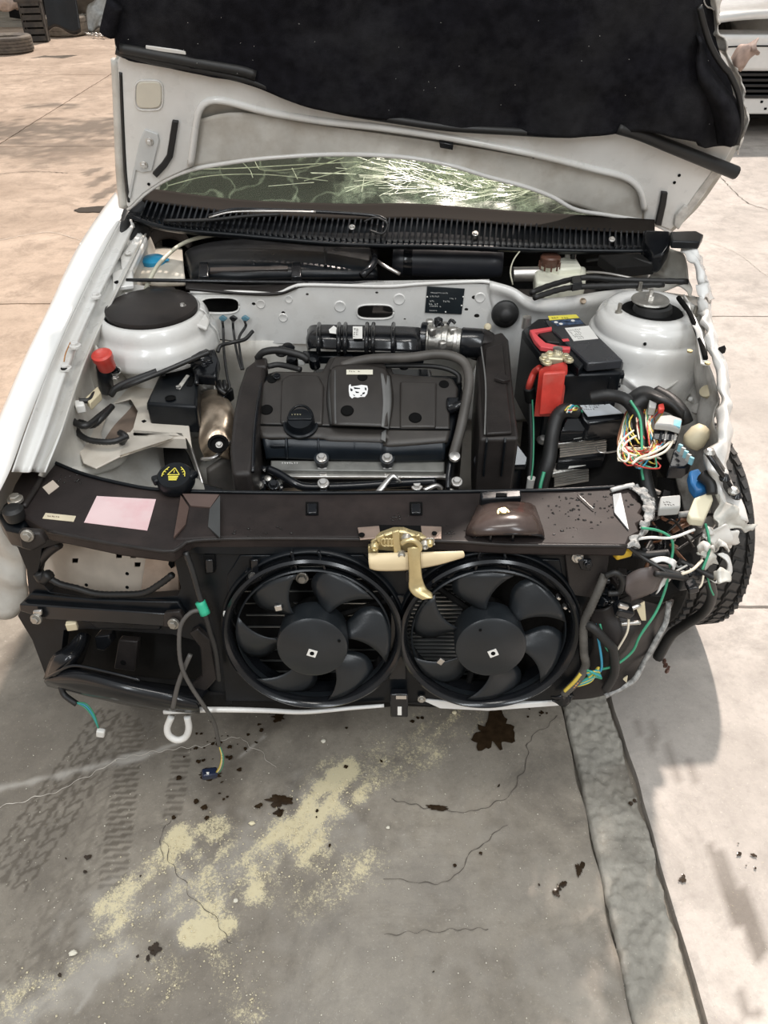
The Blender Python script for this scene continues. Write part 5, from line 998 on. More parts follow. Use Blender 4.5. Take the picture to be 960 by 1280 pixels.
# ---------------- air filter box
ab = prism('air_filter_box', [Z(597, 432, .80), Z(603, 420, .825), Z(628, 414, .83), Z(636, 424, .825), Z(640, 470, .81), Z(645, 520, .79), Z(649, 548, .775), Z(600, 549, .775), Z(597, 500, .795)], (0, 0, -.22), BLKD, car, .007, 4)
tube('box_edge', [Z(601, 430, .83), Z(607, 480, .812), Z(606, 543, .782)], .002, GRYP, ab, n=16, k=6)
prism('raised_panel', [Z(607, 435, .829), Z(628, 428, .832), Z(636, 500, .803), Z(640, 540, .786), Z(608, 542, .786), Z(606, 480, .812)], (0, 0, -.008), BLKD, ab, .003)
prism('moulded_mark', [Z(618, 472, .823), Z(628, 464, .826), Z(638, 474, .82), Z(630, 476, .82)], (0, 0, -.008), BLKD, ab, .001)
mk('yellow_mark', *boxd(Z(586, 439, .80), (.014, .008, .004)), YEL, ab)
lathe('duct_elbow', [(.035, -.03), (.040, 0), (.036, .02), (.020, .032), (.001, .036)], Z(602, 430, .80), BLKD, ab, k=24)
prism('box_lower', [Z(592, 575, .68), Z(598, 556, .70), Z(648, 556, .70), Z(660, 572, .68), Z(658, 582, .665), Z(594, 584, .665)], (0, 0, -.012), BLKG, ab, .003)
prism('box_base', [Z(598, 562, .67), Z(655, 562, .67), Z(654, 582, .66), Z(640, 588, .655), Z(610, 588, .655), Z(598, 582, .66)], (0, 0, -.2), BLK, ab, .01, 3)
for x in (607, 630): prism('box_rib', [Z(x, 547, .777), Z(x+3, 547, .777), Z(x+3, 553, .77), Z(x, 553, .77)], (0, 0, -.09), BLK, ab, .001)
# ---------------- battery
bt = prism('battery', [Z(652, 413, .835), Z(672, 398, .835), Z(722, 396, .835), Z(780, 452, .835), Z(777, 466, .835), Z(686, 470, .835)], (0, 0, -.19), BLK, car, .005)
prism('battery_lid', [Z(692, 414, .862), Z(682, 400, .862), Z(721, 394, .862), Z(779, 450, .862), Z(735, 454, .862)], (0, 0, -.022), mat('battery_lid_black', (.035, .037, .042), .25, var=.2), bt, .003)
prism('battery_lid', [Z(653, 413, .858), Z(672, 399, .858), Z(680, 400, .858), Z(730, 455, .858), Z(724, 461, .858), Z(716, 453, .858), Z(706, 445, .858), Z(678, 446, .858)], (0, 0, -.022), BLK, bt, .003)
prism('lid_rim', [Z(688, 466, .83), Z(780, 462, .83), Z(781, 468, .83), Z(688, 472, .83)], (0, 0, -.012), BLK, bt, .002)
for x in (726, 744, 762): prism('case_rib', [Z(x, 469, .825), Z(x+2, 469, .825), Z(x+2, 472, .825), Z(x, 472, .825)], (0, 0, -.11), BLK, bt, .001)
prism('case_ledge', [Z(706, 480, .80), Z(776, 478, .80), Z(776, 482, .80), Z(706, 484, .80)], (0, 0, -.006), BLKG, bt, .001)
hd = [(662, 412), (690, 408), (690, 411), (668, 415), (674, 421), (682, 428), (700, 432), (713, 433), (713, 436), (696, 436), (676, 433), (668, 424)]
prism('carry_handle', [Z(a, b_, .872) for a, b_ in hd], (0, 0, -.012), REDG, bt, .002)
prism('handle_pad', [Z(672, 416, .866), Z(688, 412, .866), Z(700, 428, .866), Z(684, 427, .866)], (0, 0, -.008), BLKD, bt, .002)
prism('yellow_label', [Z(685, 395, .8632), Z(720, 393, .8632), Z(724, 397, .8632), Z(687, 400, .8632)], (0, 0, -.001), YEL, bt, 0)
prism('picture_label', [Z(688, 401, .8632), Z(724, 398, .8632), Z(729, 404, .8632), Z(697, 407, .8632)], (0, 0, -.001), mat('dark_blue_label', (.05, .08, .14), .4, var=.9, sc=90), bt, 0)
for q in ((695, 403), (701, 405), (716, 401)): lathe('label_dot', [(.005, 0), (.005, .001)], Z(*q, .8635), LABEL, bt, k=10)
prism('white_label', [Z(706, 410, .8632), Z(736, 407, .8632), Z(748, 423, .8632), Z(717, 426, .8632)], (0, 0, -.001), LABEL, bt, 0)
lx = (Z(736, 407, .863)-Z(706, 410, .863)).normalized(); ly = EZ.cross(lx)
text_marks('label_print', Z(709, 412, .8638), lx, ly, EZ, .046, .055, 6, PRINTG, bt, 8, 61, .8)
text_marks('label_print', Z(689, 396, .8638), EX, EY, EZ, .05, .012, 1, BLK, bt, 8, 62, .8)
prism('red_mark', [Z(702, 424, .8632), Z(710, 423, .8632), Z(712, 426, .8632), Z(704, 427, .8632)], (0, 0, -.0006), REDG, bt, 0)
# terminal clamp and red cover
tmm = mat('clamp_brass', (.66, .60, .42), .4, .6, var=.2)
cl_ = mk('terminal_clamp', *boxd(Z(690, 449, .86), (.05, .025, .018), rz(-8)), tmm, bt, bevel=.004)
for q in ((680, 448), (687, 443), (698, 441), (707, 446), (711, 450), (684, 453)): bolt(Z(*q, .868), EZ, .0075, cl_, tmm)
lathe('battery_post', [(.012, 0), (.011, .018), (.001, .02)], Z(696, 444, .86), STEEL, cl_, k=18)
lathe('battery_post', [(.012, -.01), (.011, .018), (.001, .02)], Z(658, 405, .86), STEEL, bt, k=18)
rc = prism('terminal_cover', [Z(673, 463, .85), Z(680, 457, .86), Z(706, 451, .865), Z(710, 456, .855), Z(710, 463, .845)], (0, -.012, -.115), RED, car, .006, 3)
prism('cover_face', [Z(678, 464, .852)-Vector((0, .012, 0)), Z(706, 462, .852)-Vector((0, .012, 0)), Z(706, 459, .852)-Vector((0, .012, 0)), Z(679, 461, .852)-Vector((0, .012, 0))], (0, -.012, -.10), RED, rc, .003)
tube('red_cable', [Z(675, 460, .84), Z(668, 466, .82), Z(663, 478, .80), Z(661, 486, .78)], .0085, RED, car, n=20)
tube('cable_boot', [Z(661, 484, .785), Z(662, 492, .765), Z(663, 500, .745)], .013, RUB, car, n=10)
tube('corrugated_sleeve', [Z(663, 497, .75), Z(664, 530, .70), Z(664, 565, .66), Z(662, 603, .62)], .0085, RUB, car, n=70, rib=.16)
tube('green_tracer', [Z(665.5, 500, .755), Z(667, 535, .712), Z(666.5, 575, .668), Z(664, 600, .64)], .0022, WG, car, n=40, k=6)
lathe('white_sleeve', [(.010, -.03), (.010, .01), (.006, .012)], Z(664, 602, .63), LABEL, car, k=14)
# ---------------- control unit stack in front of the battery
cu = prism('control_unit', [Z(724, 503, .755), Z(758, 500, .755), Z(784, 519, .74), Z(780, 526, .73), Z(736, 530, .73), Z(728, 522, .74)], (0, 0, -.05), BLKG, car, .004)
lbp = prism('control_label', [Z(722, 504, .757), Z(756, 501, .757), Z(778, 516, .748), Z(735, 520, .745)], (0, 0, -.002), mat('blueish_label', (.62, .66, .70), .4), cu, 0)
text_marks('label_print', Z(727, 505, .7578), EX, EY, EZ, .062, .028, 3, BLK, cu, 12, 71, .6)
prism('unit_lower_case', [Z(700, 540, .715), Z(708, 522, .735), Z(780, 520, .725), Z(778, 534, .71), Z(738, 540, .70)], (0, 0, -.03), BLKG, car, .004)
for k, (py, z_, x0, x1) in enumerate(((541, .69, 697, 762), (578, .635, 690, 740))):
    ff = prism('finned_plate', [Z(x0+4, py, z_), Z(x1, py-6, z_), Z(x1-4, py+6, z_-.01), Z(x0, py+14, z_-.01)], (0, 0, -.014), ALU, car, .003)
    prism('plate_label', [Z(x0+22, py+4, z_+.0), Z(x0+44, py+0, z_+.0), Z(x0+42, py+4, z_-.002), Z(x0+20, py+8, z_-.002)], (0, 0, .001), LABEL, ff, 0)
    for q in range(5): prism('fin', [Z(x0+3, py+16+q*3, z_-.012), Z(x1-4, py+9+q*3, z_-.012), Z(x1-4, py+10+q*3, z_-.012), Z(x0+3, py+17+q*3, z_-.012)], (0, 0, -.004), ALU, ff, 0)
prism('black_module', [Z(700, 560, .665), Z(760, 553, .665), Z(756, 572, .65), Z(696, 578, .65)], (0, 0, -.03), BLKG, car, .004)
tube('metal_clip', [Z(745, 560, .70), Z(752, 566, .70), Z(775, 562, .70), Z(782, 550, .71)], .0022, STEEL, car, n=16, k=6)
# conduits
tube('black_conduit', [Z(722, 514, .77), Z(706, 513, .775), Z(696, 522, .76), Z(690, 545, .73), Z(686, 575, .70), Z(678, 600, .66), Z(674, 620, .62)], .0165, RUB, car, n=110, k=12, rib=.06)
tube('black_conduit', [Z(738, 497, .80), Z(760, 494, .81), Z(782, 500, .80), Z(796, 518, .785), Z(801, 545, .76), Z(803, 575, .735), Z(808, 605, .70), Z(818, 640, .66)], (.0145, .0155), RUB, car, n=120, k=12, rib=.06)
tube('green_tracer', [Z(788, 501, .818), Z(799, 520, .80), Z(802, 545, .778), Z(802, 585, .744), Z(804, 600, .73)], .003, WG, car, n=50, k=6)
tube('green_tracer', [Z(680, 590, .70), Z(676, 605, .68), Z(674, 618, .66)], .004, WG, car, n=12, k=6)
for i in range(9):
    r_ = random.Random(i+50); m_ = [WY, WG, WW, WR, WB, WY, WW, WBR, WG][i]
    tube('wire', [Z(706+i*1.2, 513+r_.uniform(-2, 3), .785), Z(712+i, 508+r_.uniform(-2, 5), .79), Z(720+i, 512+r_.uniform(-2, 6), .77)], .0022, m_, car, n=12, k=5)
for q in ((672, 530), (684, 545), (676, 552)): lathe('grey_fitting', [(.01, 0), (.013, .005), (.009, .016), (.001, .018)], Z(*q, .66), ALU, car, axis=(.3, -.4, 1), k=12)
# ---------------- front carrier: black top beam
BEAM = mat('brown_black_beam', (.024, .019, .018), .5, var=.2, dust=(.065, .048, .043), dsc=5, damt=.6, bump=.08, bsc=200, spec=.22)
SN = Vector((0, -.98, .2)).normalized(); SP0 = Vector((0, 1.105, .66))
def sp(px, py, off=0): return PL(px, py, SP0, SN, off)
def sl(pts, off=0): return [sp(a, b_, off) for a, b_ in pts]
beam = prism('front_top_beam', [Z(a, b_, .73) for a, b_ in [(38, 571), (58, 573), (100, 590), (150, 603), (200, 611), (290, 614), (420, 615), (600, 613), (700, 611), (792, 607), (800, 614), (797, 625), (806, 632), (800, 641), (809, 648), (797, 655), (801, 665), (788, 672), (784, 682), (640, 680), (560, 676), (450, 672), (330, 672), (240, 672), (215, 690), (150, 682), (60, 663), (22, 640), (8, 630), (18, 605)]], (0, .0, -.028), BEAM, car, .005)
tube('beam_rear_bead', [Z(a, b_, .733) for a, b_ in [(42, 572), (58, 574), (100, 591), (150, 604), (200, 612), (290, 615), (420, 616), (600, 614), (700, 612), (780, 608)]], .004, BLK, beam, n=70, k=8)
tube('beam_front_bead', [Z(a, b_, .728) for a, b_ in [(60, 664), (100, 672), (150, 681), (215, 689), (240, 676), (330, 673), (450, 674), (570, 677), (640, 681), (784, 683)]], .004, BLKD, beam, n=70, k=8)
tube('beam_crease', [Z(56, 575, .735), Z(50, 600, .735), Z(30, 634, .733)], .006, BLKD, beam, n=20, k=8)
# sunken funnel pressing
fz = .7305
def fq(pts, m=BEAM): return prism('pressing_facet', [Z(a, b_, z_) for a, b_, z_ in pts], (0, 0, -.004), m, beam, 0)
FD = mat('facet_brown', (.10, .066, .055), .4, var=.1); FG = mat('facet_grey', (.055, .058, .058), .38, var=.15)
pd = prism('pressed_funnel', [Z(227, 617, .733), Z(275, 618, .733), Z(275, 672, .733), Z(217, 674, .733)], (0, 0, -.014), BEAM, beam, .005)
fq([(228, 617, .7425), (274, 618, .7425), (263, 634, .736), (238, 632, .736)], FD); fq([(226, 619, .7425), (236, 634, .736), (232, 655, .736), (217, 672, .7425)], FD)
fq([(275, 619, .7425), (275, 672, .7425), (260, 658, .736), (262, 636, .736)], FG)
for x in (390, 520):
    k_ = prism('beam_clip_seat', [Z(x-8, 627, .733), Z(x+8, 627, .733), Z(x+8, 643, .733), Z(x-8, 643, .733)], (0, 0, -.004), HOLE, beam, .001)
    prism('beam_clip', [Z(x-6, 629, .742), Z(x+6, 629, .742), Z(x+6, 641, .738), Z(x-6, 641, .738)], (0, 0, -.008), BLKG, beam, .002)
# labels on the beam
def onbeam(name, pts, m, th=.0008): return prism(name, [Z(a, b_, .7312) for a, b_ in pts], (0, 0, -th), m, beam, 0)
onbeam('pink_label', [(121, 620), (195, 624), (184, 663), (105, 653)], PINK)
onbeam('square_label', [(53, 609), (66, 600), (74, 608), (61, 618)], mat('small_label', (.58, .50, .42), .5))
sb_ = onbeam('strip_label', [(57, 641), (95, 645), (92, 652), (53, 648)], mat('strip_paper', (.66, .58, .42), .5))
text_marks('strip_print', Z(60, 643.5, .7322), (Z(92, 647, .73)-Z(60, 643, .73)).normalized(), EY, EZ, .042, .006, 1, BROWN, beam, 10, 81, .9)
for q in ((39, 577), (19, 624)): bolt(Z(q[0], q[1], .745), EZ, .0105, beam)
bs = lathe('rubber_buffer', [(.018, -.01), (.020, .0), (.020, .012), (.014, .018), (.001, .019)], Z(18, 643, .735), RUB, beam, k=20)
prism('beam_end_bracket', [Z(4, 628, .72), Z(22, 620, .72), Z(36, 640, .72), Z(30, 665, .715), Z(6, 660, .715), Z(-4, 645, .72)], (0, 0, -.05), BLK, car, .008)
gb = prism('grey_bracket_plate', [sp(22, 664, .02), sp(50, 666, .02), sp(58, 680, .02), sp(40, 690, .02), sp(25, 686, .02)], SN*-.02, BLKD, car, .005); bolt(sp(34, 670, .025), SN, .0085, gb)
# small screws, droplets
b = B(); rnd = random.Random(77)
for _ in range(170):
    cx, cy, s_ = rnd.choice(((700, 640, 20), (740, 640, 22), (720, 620, 12), (720, 665, 16), (492, 648, 6), (770, 630, 14), (560, 668, 10), (330, 668, 20), (80, 596, 10)))
    x, y = rnd.gauss(cx, s_), rnd.gauss(cy, s_*.55)
    if 612 < y < 672 and 90 < x < 790 or (cx == 80 and 592 < y < 604): r = rnd.choice((.001, .0013, .0016, .0024)); b.add(*lathed([(r, 0), (r*.9, r*.35), (r*.5, r*.6), (.0001, r*.65)], Z(x, y, .7305), k=8, ell=rnd.uniform(.8, 1.8)))
b.mk('water_drops', mat('water_drop', (.02, .018, .016), .04, var=.1), beam, smooth=True)['kind'] = 'stuff'
# intake scoop with bolt and clip box
sc_ = loft('intake_scoop', [[Z(597, 634, .735), Z(610, 629, .745), Z(640, 628, .75), Z(660, 630, .745), Z(668, 634, .735)], [Z(590, 650, .742), Z(606, 645, .764), Z(640, 643, .772), Z(664, 646, .764), Z(674, 652, .742)], [Z(583, 664, .738), Z(600, 661, .758), Z(640, 660, .765), Z(668, 662, .757), Z(679, 668, .735)], [Z(584, 670, .72), Z(600, 669, .745), Z(640, 668, .755), Z(668, 669, .745), Z(679, 672, .72)]], 30, 20, mat('brown_gloss_scoop', (.05, .035, .03), .2, var=.3, dust=(.12, .09, .08), dsc=12, damt=.5), beam, .003)
prism('scoop_mouth', [Z(594, 672, .728), Z(612, 667, .742), Z(640, 666, .746), Z(664, 668, .740), Z(674, 674, .726), Z(640, 677, .724)], (0, .004, -.006), HOLE, beam, .001)
tube('scoop_lip', [Z(590, 671, .73), Z(604, 668, .748), Z(640, 667, .757), Z(668, 668, .748), Z(679, 673, .73), Z(660, 679, .722), Z(620, 680, .720), Z(590, 671, .73)], .003, BLKG, beam, n=50, k=6)
for x in (612, 640): prism('scoop_fin', [Z(x, 668, .75), Z(x+3, 668, .75), Z(x+3, 676, .73), Z(x, 676, .73)], (0, 0, -.01), BLKG, beam, .001)
bolt(Z(629, 641, .772), Vector((0, -.2, 1)), .0085, sc_, ZINC)
cb = prism('clip_box', [Z(600, 614, .765), Z(651, 612, .765), Z(652, 621, .762), Z(602, 624, .762)], (0, 0, -.03), BLK, beam, .003)
prism('clip_slot', [Z(620, 616, .7665), Z(634, 616, .7665), Z(634, 620, .7665), Z(620, 620, .7665)], (0, 0, -.003), HOLE, cb, 0)
# fractured right end
FRAC = mat('fractured_plastic', (.30, .30, .29), .5, var=.6, sc=90, bump=.6, bsc=300)
loft('fractured_end', [[Z(784, 606, .737), Z(800, 618, .74), Z(806, 635, .738), Z(802, 655, .737), Z(786, 682, .73)], [Z(792, 604, .735), Z(808, 614, .74), Z(818, 634, .735), Z(810, 657, .733), Z(794, 684, .725)], [Z(790, 606, .72), Z(806, 618, .71), Z(812, 637, .70), Z(806, 660, .70), Z(786, 690, .69)]], 70, 16, FRAC, beam, .003, fn=lambda p, u, v: p+Vector((nz(p, 90), nz(p, 80, 3), nz(p, 90, 6)))*.010)
prism('grey_facet', [Z(766, 618, .735), Z(776, 616, .738), Z(786, 662, .734), Z(768, 640, .735)], (0, 0, -.003), mat('pale_facet', (.33, .35, .36), .35), beam, 0)
tube('bright_edge', [Z(722, 618, .735), Z(735, 630, .735), Z(742, 636, .735)], .0015, STEEL, beam, n=8, k=5)
tube('bright_edge', [Z(764, 613, .737), Z(778, 609, .738), Z(792, 606, .738)], .005, mat('pale_edge', (.55, .55, .53), .4), beam, n=10, k=6)
# ---------------- fan cowl with two round openings
FC = []
for cx, cy in ((391, 799), (612.5, 799)): FC.append(sp(cx, cy, .040)-SN*.040)
SX, SU = Vector((1, 0, 0)), Vector((0, .2, .98)).normalized()
Ri = .164
def circ(c, r, n=48, off=0): return [c+SN*off+SX*(r*math.cos(2*math.pi*i/n))+SU*(r*math.sin(2*math.pi*i/n)) for i in range(n)]
cowlp = mk('fan_cowl', *plated(sl([(226, 690), (300, 688), (452, 690), (640, 696), (700, 690), (760, 692), (748, 720), (728, 760), (722, 800), (728, 868), (700, 876), (500, 878), (283, 876), (278, 820), (266, 760), (240, 715)]), [circ(c, Ri+.003) for c in FC], -SN*.006), BLK, car)
def face(name, pts, m, off, th=.004, par=cowlp, bev=.002): return prism(name, sl(pts, off), -SN*th, m, par, bev)
face('beam_front_face', [(224, 692), (240, 675), (450, 676), (570, 680), (782, 686), (776, 698), (640, 694), (580, 690), (450, 692), (300, 694)], BLK, .006, .01)
face('raised_bay', [(300, 694), (362, 694), (366, 715), (350, 718), (318, 730), (300, 740), (285, 752), (284, 720)], BLK, .004)
face('raised_bay', [(400, 694), (455, 694), (470, 712), (588, 712), (592, 696), (640, 698), (700, 700), (708, 745), (690, 735), (655, 722), (615, 716), (560, 722), (520, 740), (497, 750), (478, 735), (450, 722), (405, 713)], BLK, .004)
for x0, x1 in ((362, 370), (396, 406), (599, 593), (628, 636)):
    prism('cowl_rib', sl([(x0, 690), (x0+4, 690), (x1+3, 716), (x1-1, 716)], .018), -SN*.016, BLKG, cowlp, .002)
for i, (cx, cy) in enumerate(((391, 799), (612.5, 799))):
    c = FC[i]
    ring = lathe('fan_ring', [(Ri+.006, -.02), (Ri+.010, .010), (Ri+.014, .028), (Ri+.016, .036), (Ri+.011, .040), (Ri+.005, .036), (Ri, .022), (Ri-.002, -.03), (Ri+.002, -.03), (Ri+.006, -.02)], c, BLKG, car, axis=SN, k=96)
    v_, f_ = lathed([(Ri+.024, .0), (Ri+.022, .014), (Ri+.018, .016), (Ri+.014, .010)], c, SN, 96)
    keep = B(); mk('ring_flange', v_, f_[:-2] if False else [q for q in f_ if len(q) == 4], BLK, ring, smooth=True)
    c = c-SU*.007
    fan = lathe('fan', [(.062, -.005), (.069, .0), (.071, .050), (.069, .058), (.063, .062), (.001, .0645)], c, ENGB if i == 9 else mat('fan_plastic', (.015, .018, .021), .32, var=.15, bump=.06, bsc=300), car, axis=SN, k=56)
    FP = MATS['fan_plastic']
    ph = 81 if i == 0 else 118
    for k in range(6):
        a0 = ph-k*60
        rows = []
        for j in range(9):
            t = j/8; r = .066+t*(.155-.066)
            le = a0+12*math.sin(math.pi*min(1, t*.95))-2; te = a0-20-22*t**1.5
            row = []
            for q in range(7):
                s_ = q/6; a = R(le+(te-le)*s_); z_ = .004+.026*s_+.006*math.sin(math.pi*s_)+(.004*t)
                row.append(c+SX*(r*math.cos(a))+SU*(r*math.sin(a))+SN*z_)
            rows.append(row)
        vv = [p for r_ in rows for p in r_]; ff = [(j*7+q, j*7+q+1, (j+1)*7+q+1, (j+1)*7+q) for j in range(8) for q in range(6)]
        mk('blade', vv, ff, FP, fan, smooth=True, solid=.0025)
    lathe('fan_rim', [(.153, .008), (.156, .010), (.156, .020), (.153, .022), (.153, .008)], c, FP, fan, axis=SN, k=72)
    cap0 = sp(390, 823, .083) if i == 0 else sp(612, 820, .083)
    cap0 = c+SN*.0655+SX*(.0 if i == 0 else .0)
    M = Matrix((SX, SU, SN)).transposed()@rz(-20 if i == 0 else 25)
    mk('hub_mark', *boxd(cap0+SX*(.0 if i == 0 else .004)-SU*.008, (.018, .016, .0012), M), LABEL, fan)
    lathe('hub_dot', [(.0045, 0), (.0045, .0012)], cap0+SX*(.0 if i == 0 else .004)-SU*.008, HOLE, fan, axis=SN, k=12)
    lathe('hub_hole', [(.003, 0), (.003, .001)], c+SN*.0635+SX*(.054 if i == 0 else -.024)+SU*(.02 if i == 0 else .046), HOLE, fan, axis=SN, k=10)
    mk('balance_clip', *boxd(c+SN*.030+SX*(-.065 if i == 0 else -.095)+SU*(.075 if i == 0 else -.055), (.014, .012, .006), M@rz(30)), STEEL, fan, bevel=.001)
    # motor and struts behind
    lathe('fan_motor', [(.05, -.05), (.05, -.012), (.04, -.008), (.001, -.006)], c, VOID, ring, axis=SN, k=24)
    for a in (20, 140, 260): v_, f_ = tubed([c-SN*.03+SX*(.04*math.cos(R(a)))+SU*(.04*math.sin(R(a))), c-SN*.026+SX*(.166*math.cos(R(a)))+SU*(.166*math.sin(R(a)))], .007, 4, 6, False); mk('motor_strut', v_, f_, VOID, ring)
bolt(FC[0]+SN*-.02+SX*-.022+SU*.105, SN, .009, cowlp, BOLT)
rad = prism('radiator_core', [FC[0]-SN*.07+SX*-.19+SU*.19, FC[1]-SN*.07+SX*.19+SU*.19, FC[1]-SN*.07+SX*.19-SU*.19, FC[0]-SN*.07+SX*-.19-SU*.19], -SN*.03, VOID, car, .002)
b = B()
for k in range(34):
    z_ = -.165+k*.010
    b.add(*boxd(FC[1]-SN*.060+SX*-.085+SU*z_, (.16, .0035, .006), Matrix((SX, SU, SN)).transposed()))
    b.add(*boxd(FC[0]-SN*.066+SX*.0+SU*z_, (.30, .002, .004), Matrix((SX, SU, SN)).transposed())) if k % 3 == 0 else None
b.mk('radiator_fin', FIN, rad)['kind'] = 'stuff'
# clips, sockets and bolts on the cowl
for pts in ([(254, 694), (268, 694), (269, 716), (256, 718)], [(311, 700), (325, 699), (326, 714), (312, 716)]):
    s_ = face('socket', pts, HOLE, .008, .006); cx = sum(p[0] for p in pts)/4; face('socket_tab', [(cx-5, 700), (cx+4, 700), (cx+5, 716), (cx-4, 717)], BLKG, .016, .006)
lathe('bolt_ring', [(.006, 0), (.0085, .002), (.0095, .0), (.0095, -.004)], sp(316, 720, .014), STEEL, cowlp, axis=SN, k=16); face('ring_tab', [(306, 714), (326, 713), (328, 724), (308, 726)], BLKG, .012, .01)
face('cowl_pad', [(706, 690), (762, 692), (756, 740), (748, 748), (712, 744)], BLKD, .012, .02); face('pad_tab', [(722, 700), (740, 700), (738, 714), (726, 712)], BLKG, .024, .008)
bolt(sp(722, 697, .014), SN, .008, cowlp, STEEL); bolt(sp(735, 706, .026), SN, .006, cowlp, BLKG)
for q in ((698, 746), (706, 758), (713, 762)): mk('metal_clip', *boxd(sp(q[0], q[1], .02), (.008, .012, .006), ry(40)), STEEL, cowlp, bevel=.001)
for q in ((281, 767), (287, 768)): mk('metal_clip', *boxd(sp(q[0], q[1], .02), (.005, .009, .006)), LABEL, cowlp)
prism('cowl_post', sl([(488, 745), (506, 745), (508, 850), (486, 850)], .010), -SN*.02, BLKG, cowlp, .003)
# bottom bar and bracket below
lowbar = tube('lower_bumper_bar', [sp(x, y, .012) for x, y in ((205, 889), (260, 887), (330, 888), (380, 890), (440, 885), (480, 882))], (.007, .004), WHITE, car, n=40, k=10)
lb2 = prism('lower_rail', [sp(x, y, .004) for x, y in ((524, 874), (620, 882), (700, 876), (706, 882), (610, 889), (550, 886))], -SN*.012, WHITEB, car, .002)
prism('lower_crossmember', sl([(60, 852), (200, 884), (280, 890), (380, 893), (500, 884), (620, 888), (710, 880), (706, 866), (200, 866)], -.014), -SN*.05, VOID, car, .006)
cb_ = prism('centre_bracket', sl([(488, 868), (510, 868), (510, 897), (488, 897)], .03), -SN*.02, BLKG, car, .003)
face('bracket_slot', [(497, 884), (502, 884), (502, 894), (497, 894)], LABEL, .032, .002, cb_, 0); face('bracket_clip', [(495, 870), (508, 870), (508, 874), (495, 874)], STEEL, .034, .003, cb_, 0)
bolt(sp(527, 874, .01), SN, .006, car, BOLT); prism('bracket_foot', sl([(505, 872), (540, 872), (538, 882), (506, 880)], .0), -SN*.01, BLK, car, .002)
hk = [sp(214, 896, .02), sp(209, 910, .022), sp(212, 920, .024), sp(222, 925, .026), sp(232, 921, .024), sp(236, 910, .022), sp(234, 896, .02)]
tube('tow_hook', hk, .0075, mat('white_hook_paint', (.72, .71, .68), .4, var=.08), car, n=40, k=10)
# ---------------- bonnet latch
lat = prism('latch_plate', [Z(447, 659, .737), Z(474, 657, .737), Z(476, 672, .735), Z(450, 674, .735)], (0, 0, -.003), mat('bronze_plate', (.36, .27, .22), .4, .4, var=.2), car, .001)
prism('latch_plate', [Z(526, 657, .737), Z(552, 658, .737), Z(552, 673, .735), Z(528, 673, .735)], (0, 0, -.003), MATS['bronze_plate'], lat, .001)
prism('latch_recess', [Z(474, 656, .735), Z(526, 657, .735), Z(528, 675, .73), Z(474, 675, .73)], (0, 0, -.003), HOLE, lat, 0)
lathe('plate_hole', [(.006, 0), (.006, .002)], Z(452, 669, .738), HOLE, lat, k=12); lathe('plate_hole', [(.005, 0), (.005, .002)], Z(543, 667, .738), HOLE, lat, k=12)
prism('latch_body', sl([(463, 676), (470, 672), (492, 664), (505, 664), (516, 668), (540, 674), (542, 682), (520, 690), (490, 690), (464, 688)], .02), -SN*.02, ZINC, lat, .004)
face('latch_strap', [(490, 665), (499, 663), (502, 690), (492, 692)], ZINC, .036, .010, lat); face('latch_strap', [(470, 672), (480, 668), (481, 676), (472, 680)], ZINC, .032, .010, lat); face('latch_strap', [(519, 670), (525, 668), (527, 684), (520, 686)], ZINC, .032, .010, lat)
face('latch_foot', [(460, 683), (473, 684), (473, 692), (460, 692)], ZINC, .026, .012, lat)
for q, r_ in (((468, 682), .0085), ((502, 693), .010), ((531, 680), .009), ((537, 678), .007), ((508, 672), .010)): lathe('latch_pin', [(r_, 0), (r_*1.05, .004), (r_*.8, .010), (r_*.5, .012), (.001, .008)], sp(q[0], q[1], .034), ZINC if r_ < .009 else BOLT, lat, axis=SN, k=16)
tube('latch_spring', [sp(478, 678, .034)+SX*.006*math.cos(i*1.2)+SX*i*.0012+SU*.008*math.sin(i*1.2) for i in range(22)], .0018, ZINC, lat, n=90, k=5)
tube('latch_spring', [sp(534, 677, .034)+SX*.004*math.cos(i*1.2)+SX*i*.0008+SU*.007*math.sin(i*1.2) for i in range(16)], .0018, BOLT, lat, n=60, k=5)
tube('latch_claw', [sp(502, 680, .05), sp(508, 676, .052), sp(518, 676, .052), sp(525, 684, .05), sp(522, 690, .05)], .005, ZINC, lat, n=20, k=8)
hb = loft('release_handle', [[sp(461, 693, .032), sp(480, 692, .034), sp(510, 691, .036), (sp(545, 690, .034)), sp(578, 689, .030)], [sp(461, 700, .040), sp(480, 701, .042), sp(510, 699, .042), sp(545, 696, .038), sp(580, 692, .032)], [sp(463, 708, .036), sp(475, 711, .038), sp(510, 710, .038), sp(545, 704, .034), sp(578, 694, .030)]], 40, 8, CREAM, lat, .006)
lv = loft('safety_lever', [[sp(509, 685, .052), sp(510, 700, .056), sp(511, 722, .056), sp(511, 735, .058), sp(517, 744, .066), sp(528, 750, .074)], [sp(517, 684, .056), sp(518, 700, .060), sp(520, 722, .060), sp(521, 735, .062), sp(528, 742, .070), sp(537, 748, .078)], [sp(526, 685, .052), sp(526, 700, .056), sp(528, 722, .056), sp(533, 735, .058), sp(540, 741, .066), sp(541, 747, .076)]], 40, 10, ZINC, lat, .003)
prism('lever_stop', sl([(506, 716), (512, 712), (512, 728), (507, 728)], .035), -SN*.01, BLKD, lat, .003)
